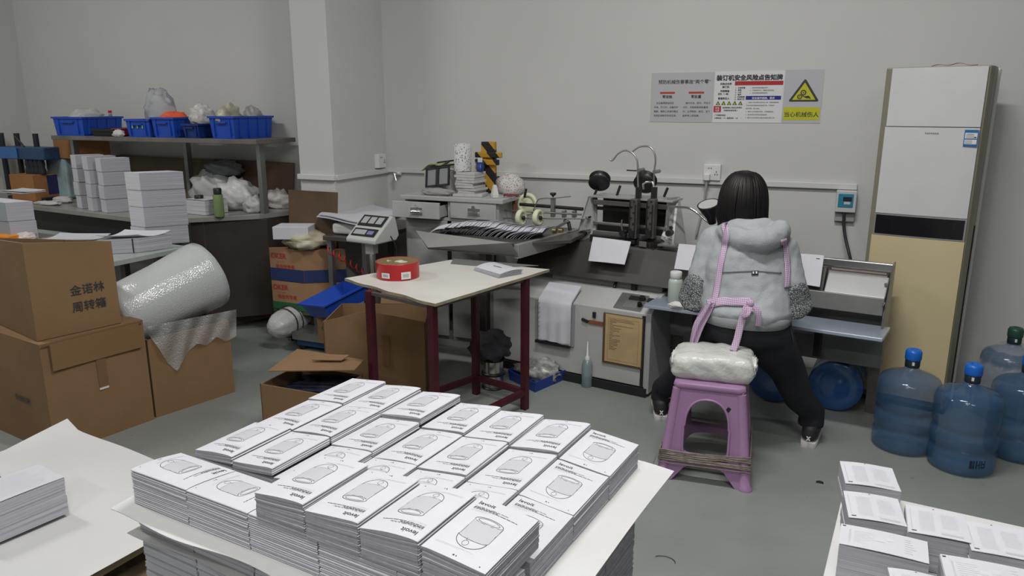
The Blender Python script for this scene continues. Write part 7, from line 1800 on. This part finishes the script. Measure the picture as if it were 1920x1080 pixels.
def d2(t, M_, w, h):
    txt(t, M_, '装订机安全风险点告知牌', w * .50, h * .83, w * .086, 1, 'CENTER', .045)
    rect(t, M_, w * .30, h * .725, w * .985, h * .805, 2); txt(t, M_, '风险因素', w * .33, h * .74, w * .034, 5, 'LEFT', .02); txt(t, M_, '防范措施', w * .66, h * .74, w * .034, 5, 'LEFT', .02)
    txt(t, M_, '风险点名称', w * .17, h * .74, w * .034, 1, 'CENTER', .03); txt(t, M_, '装订机', w * .17, h * .68, w * .034, 1, 'CENTER', .03)
    txt(t, M_, '风险等级', w * .16, h * .60, w * .034, 1, 'CENTER', .03); txt(t, M_, '蓝色（一般）', w * .15, h * .545, w * .030, 1, 'CENTER', .02); txt(t, M_, '管理责任人', w * .15, h * .455, w * .034, 1, 'CENTER', .03)
    for i, l in enumerate(('1、机械伤害', '2、触电', '3、火灾', '4、噪声', '5、机械碰撞', '6、物体打击')): txt(t, M_, l, w * .31, h * (.665 - .044 * i), w * .026, 1, 'LEFT', .02)
    for i, l in enumerate(('1、操作前检查机器各部件。', '2、严禁违章作业，穿戴好劳保用品。', '3、及时清理机器周围杂物。')): txt(t, M_, l, w * .52, h * (.665 - .05 * i), w * .022)
    rect(t, M_, w * .47, h * .445, w * .97, h * .52, 3); txt(t, M_, '安全操作措施、要求', w * .72, h * .46, w * .036, 6, 'CENTER', .02)
    for i, l in enumerate(('1、操作人员必须经过培训后上岗，熟悉设备性能', '开机前检查机器各部位是否正常、严格遵守', '操作规程，禁止违规。', '2、操作人员不得离开岗位，注意周围安全。', '3、发现异常立即停机并报告维修。', '4、操作人员必须保持设备清洁做好保养工作。')): txt(t, M_, l, w * .48, h * (.385 - .060 * i), w * .0215)
    for i in range(5):
        cx_ = w * (.07 + .082 * i); t.add([M_ @ Vector(p) for p in ((cx_ - w * .034, h * .345, .0004), (cx_ + w * .034, h * .345, .0004), (cx_, h * .425, .0004))], [(0, 1, 2)], 7); t.add([M_ @ Vector(p) for p in ((cx_ - w * .016, h * .352, .0008), (cx_ + w * .016, h * .352, .0008), (cx_, h * .395, .0008))], [(0, 1, 2)], 4)
    rect(t, M_, w * .01, h * .20, w * .12, h * .325, 2); txt(t, M_, '紧急', w * .065, h * .27, w * .032, 6, 'CENTER', .01); txt(t, M_, '处置', w * .065, h * .22, w * .032, 6, 'CENTER', .01)
    txt(t, M_, '发现险情人员应立即停机', w * .14, h * .28, w * .026, 1, 'LEFT', .02); txt(t, M_, '并报告现场负责人', w * .16, h * .225, w * .026, 1, 'LEFT', .02)
    txt(t, M_, '厂内联系电话', w * .03, h * .13, w * .027, 1, 'LEFT', .02); txt(t, M_, '火警电话：119   急救电话：120', w * .03, h * .075, w * .025, 1, 'LEFT', .02)
def d3(t, M_, w, h):
    cx_, cy_, r_ = w * .53, h * .545, w * .40
    tri = lambda k, z, mi: t.add([M_ @ Vector((cx_ + x * k, cy_ + y * k, z)) for x, y in ((-.96, -.42), (-.90, -.50), (.90, -.50), (.96, -.42), (.05, .98), (-.05, .98))], [(0, 1, 2, 3, 4, 5)], mi)
    tri(r_, .0003, 1)
    t.add([M_ @ Vector((cx_ + x * r_, cy_ + y * r_, .0006)) for x, y in ((-.76, -.38), (.76, -.38), (0, .78))], [(0, 1, 2)], 4)
    def gear(gx_, gy_, r0):
        n = 24; V = []
        for i in range(n * 2):
            a = 2 * PI * i / (n * 2); rr_ = r0 * (1.25 if (i // 2) % 2 == 0 else 1.0); V.append(M_ @ Vector((gx_ + rr_ * math.cos(a), gy_ + rr_ * math.sin(a), .0009)))
        for i in range(n * 2): a = 2 * PI * i / (n * 2); V.append(M_ @ Vector((gx_ + r0 * .62 * math.cos(a), gy_ + r0 * .62 * math.sin(a), .0009)))
        m = n * 2; t.add(V, [(i, (i + 1) % m, m + (i + 1) % m, m + i) for i in range(m)], 1)
        V2 = [M_ @ Vector((gx_ + r0 * .28 * math.cos(2 * PI * i / 12), gy_ + r0 * .28 * math.sin(2 * PI * i / 12), .0009)) for i in range(12)]; t.add(V2, [tuple(range(12))], 1)
    gear(cx_ - r_ * .05, cy_ + r_ * .10, r_ * .17); gear(cx_ - r_ * .27, cy_ - r_ * .18, r_ * .15)
    t.add([M_ @ Vector((cx_ + x * r_, cy_ + y * r_, .0009)) for x, y in ((-.12, -.08), (.05, -.14), (.30, -.10), (.42, -.22), (.44, -.36), (.34, -.28), (.16, -.28), (.02, -.20), (-.10, -.14))], [tuple(range(8, -1, -1))[::-1]], 1)
    rect(t, M_, w * .03, h * .06, w * .97, h * .30, 4, .0003); txt(t, M_, '当心机械伤人', w * .50, h * .125, w * .152, 1, 'CENTER', .014)
poster('grey Chinese safety poster with two short orange bars, left of the three posters', 1220, 136, 1338, 229, d1, (.47, .47, .49))
poster('white Chinese safety notice with a red and a blue band, middle of the three', 1338, 133, 1469, 230, d2, (.68, .68, .69))
poster('poster with a yellow triangular gear warning sign, right of the three posters', 1469, 130.5, 1542, 231, d3, (.47, .47, .50))
# ---- sheets on the board at the lower right
QZ = .60; qa, qb = az(1583, 914, QZ), az(1543, 1082, QZ)
qd = (qb - qa).normalized(); qn = Vector((-qd.y, qd.x, 0)); qang = math.atan2(qn.y, qn.x)
bw_ = 1.15; bl_ = .95
bp = qb + qd * .42; org = Vector((bp.x, bp.y, 0))
def rq_(x, y, z=0): return Vector((qa.x, qa.y, 0)) + qn * x - qd * -y * 1.0 + Vector((0, 0, z))
def Rl(p): d = Vector(p) - qa; return d.dot(qn), d.dot(qd)
t = thing('white_board_top', 'white board under the printed sheets at the lower right', 'board', (qa.x, qa.y, QZ), 0)
B().prism([tuple((Vector((0, 0, 0)) + qd * .60)[:2]), tuple((qd * .60 + qn * .95)[:2]), tuple((qn * .95)[:2]), (0, 0)], -.012, 0).build('board', board_white, t, bevel=.002)
b0 = Vector((qa.x, qa.y, 0)) + qd * .58 + qn * .02
b = B(); rng = random.Random(31)
bst = thing('stacked_board_block', 'tall block of stacked white card under the board at the lower right', 'card stack', (b0.x, b0.y, 0), qang)
for k in range(11): b.box((.45 + rng.uniform(-.004, .004), .28 + rng.uniform(-.004, .004), .155 + .0195 + k * .039), (.88, .54, .038), 0)
b.build('card_layers', side_lines_lt, bst)
pallet('wooden pallet under the card stack at the lower right', (b0.x, b0.y, 0), qang, .92, .58, .152)
def sheet_print(kind):
    def f(b, s, w, d):
        if kind == 0:
            pr_lines(b, s, w * .20, w * .46, d * .14, d * .84, 17, 2, .0016, .05, 3); pr_lines(b, s, w * .58, w * .88, d * .30, d * .82, 11, 2, .0013, .15, 5)
            pr_box(b, s, w * .55, w * .90, d * .08, d * .14, 1); pr_box(b, s, w * .06, w * .14, d * .07, d * .10, 3); pr_box(b, s, w * .46, w * .49, d * .955, d * .975, 3)
            pr_lines(b, s, w * .06, w * .075, d * .14, d * .85, 30, 2, .002, .0, 2)
        else:
            pr_lines(b, s, w * .10, w * .125, d * .2, d * .8, 20, 2, .002, 0, 2); pr_lines(b, s, w * .16, w * .40, d * .2, d * .8, 8, 2, .0008, .5, 4); pr_box(b, s, w * .40, w * .52, d * .45, d * .60, 2); pr_box(b, s, w * .54, w * .62, d * .55, d * .70, 2); pr_lines(b, s, w * .74, w * .86, d * .15, d * .85, 7, 1, .001, .5, 6); pr_box(b, s, w * .02, w * .06, d * .90, d * .95, 3)
    return f
ZS = QZ + .085
def rstack(label, pl_, pr2_, zt_, ht, kind, dd_=.128, seed=1, extra=0):
    """near-left and near-right corner pixels of the top sheet, at height zt_"""
    a, c = az(*pl_, zt_), az(*pr2_, zt_); e = (c - a); w = e.length; ang = math.atan2(e.y, e.x)
    return paper_stack((a.x, a.y, zt_ - ht), ang, w, dd_, ht, label, 'printed sheet stacks on the right-hand board', .003, sheet_print(kind), seed=seed)
rs = [rstack('farthest stack of printed sheets on the right-hand board', (1585, 908), (1690, 922), ZS - .02, ZS - .02 - QZ - .002, 0, seed=1),
      rstack('tall stack of printed sheets just before the farthest one, right-hand board', (1591, 972), (1701, 989), ZS, ZS - QZ - .002, 0, seed=2),
      rstack('second stack of printed sheets from the left in the middle of the right-hand board', (1703, 999), (1820, 1023), ZS, ZS - QZ - .002, 0, seed=3),
      rstack('third stack of printed sheets from the left, cut by the photo edge', (1821, 1034), (1945, 1058), ZS, ZS - QZ - .002, 0, seed=4),
      rstack('nearest left stack of sheets with small line drawings, right-hand board', (1573, 1021), (1742, 1060), ZS - .003, ZS - QZ - .005, 1, .088, seed=5),
      rstack('low corner stack of sheets at the bottom edge of the right-hand board', (1680, 1128), (1800, 1150), ZS, ZS - QZ - .002, 0, .11, seed=6),
      rstack('bottom right stack of sheets with small drawings on the right-hand board', (1775, 1092), (1960, 1130), ZS, ZS - QZ - .002, 1, .10, seed=7)]
# small litter on the floor
for i, (px_, py_, lab) in enumerate(((1530, 905, 'short black scrap lying on the floor right of the stool'), (1245, 1052, 'thin curved wire lying on the floor near the booklet pile'), (1740, 855, 'brown leaf scrap on the floor beside the nearest bottle'))):
    p = az(px_, py_, .002)
    if i == 1: o = B().tube([(.04 * math.cos(a), .03 * math.sin(a), .002) for a in [k * .2 for k in range(14)]], .0012, 5).build('wire_scrap', black)
    else: o = B().sheet(lambda u, v: (.03 * u, .012 * v, .004 + .004 * math.sin(PI * u)), 6, 3, .001).build('scrap', [black, None, card_dk][i])
    o.location = (p.x, p.y, .001); tag(o, lab, 'scrap')
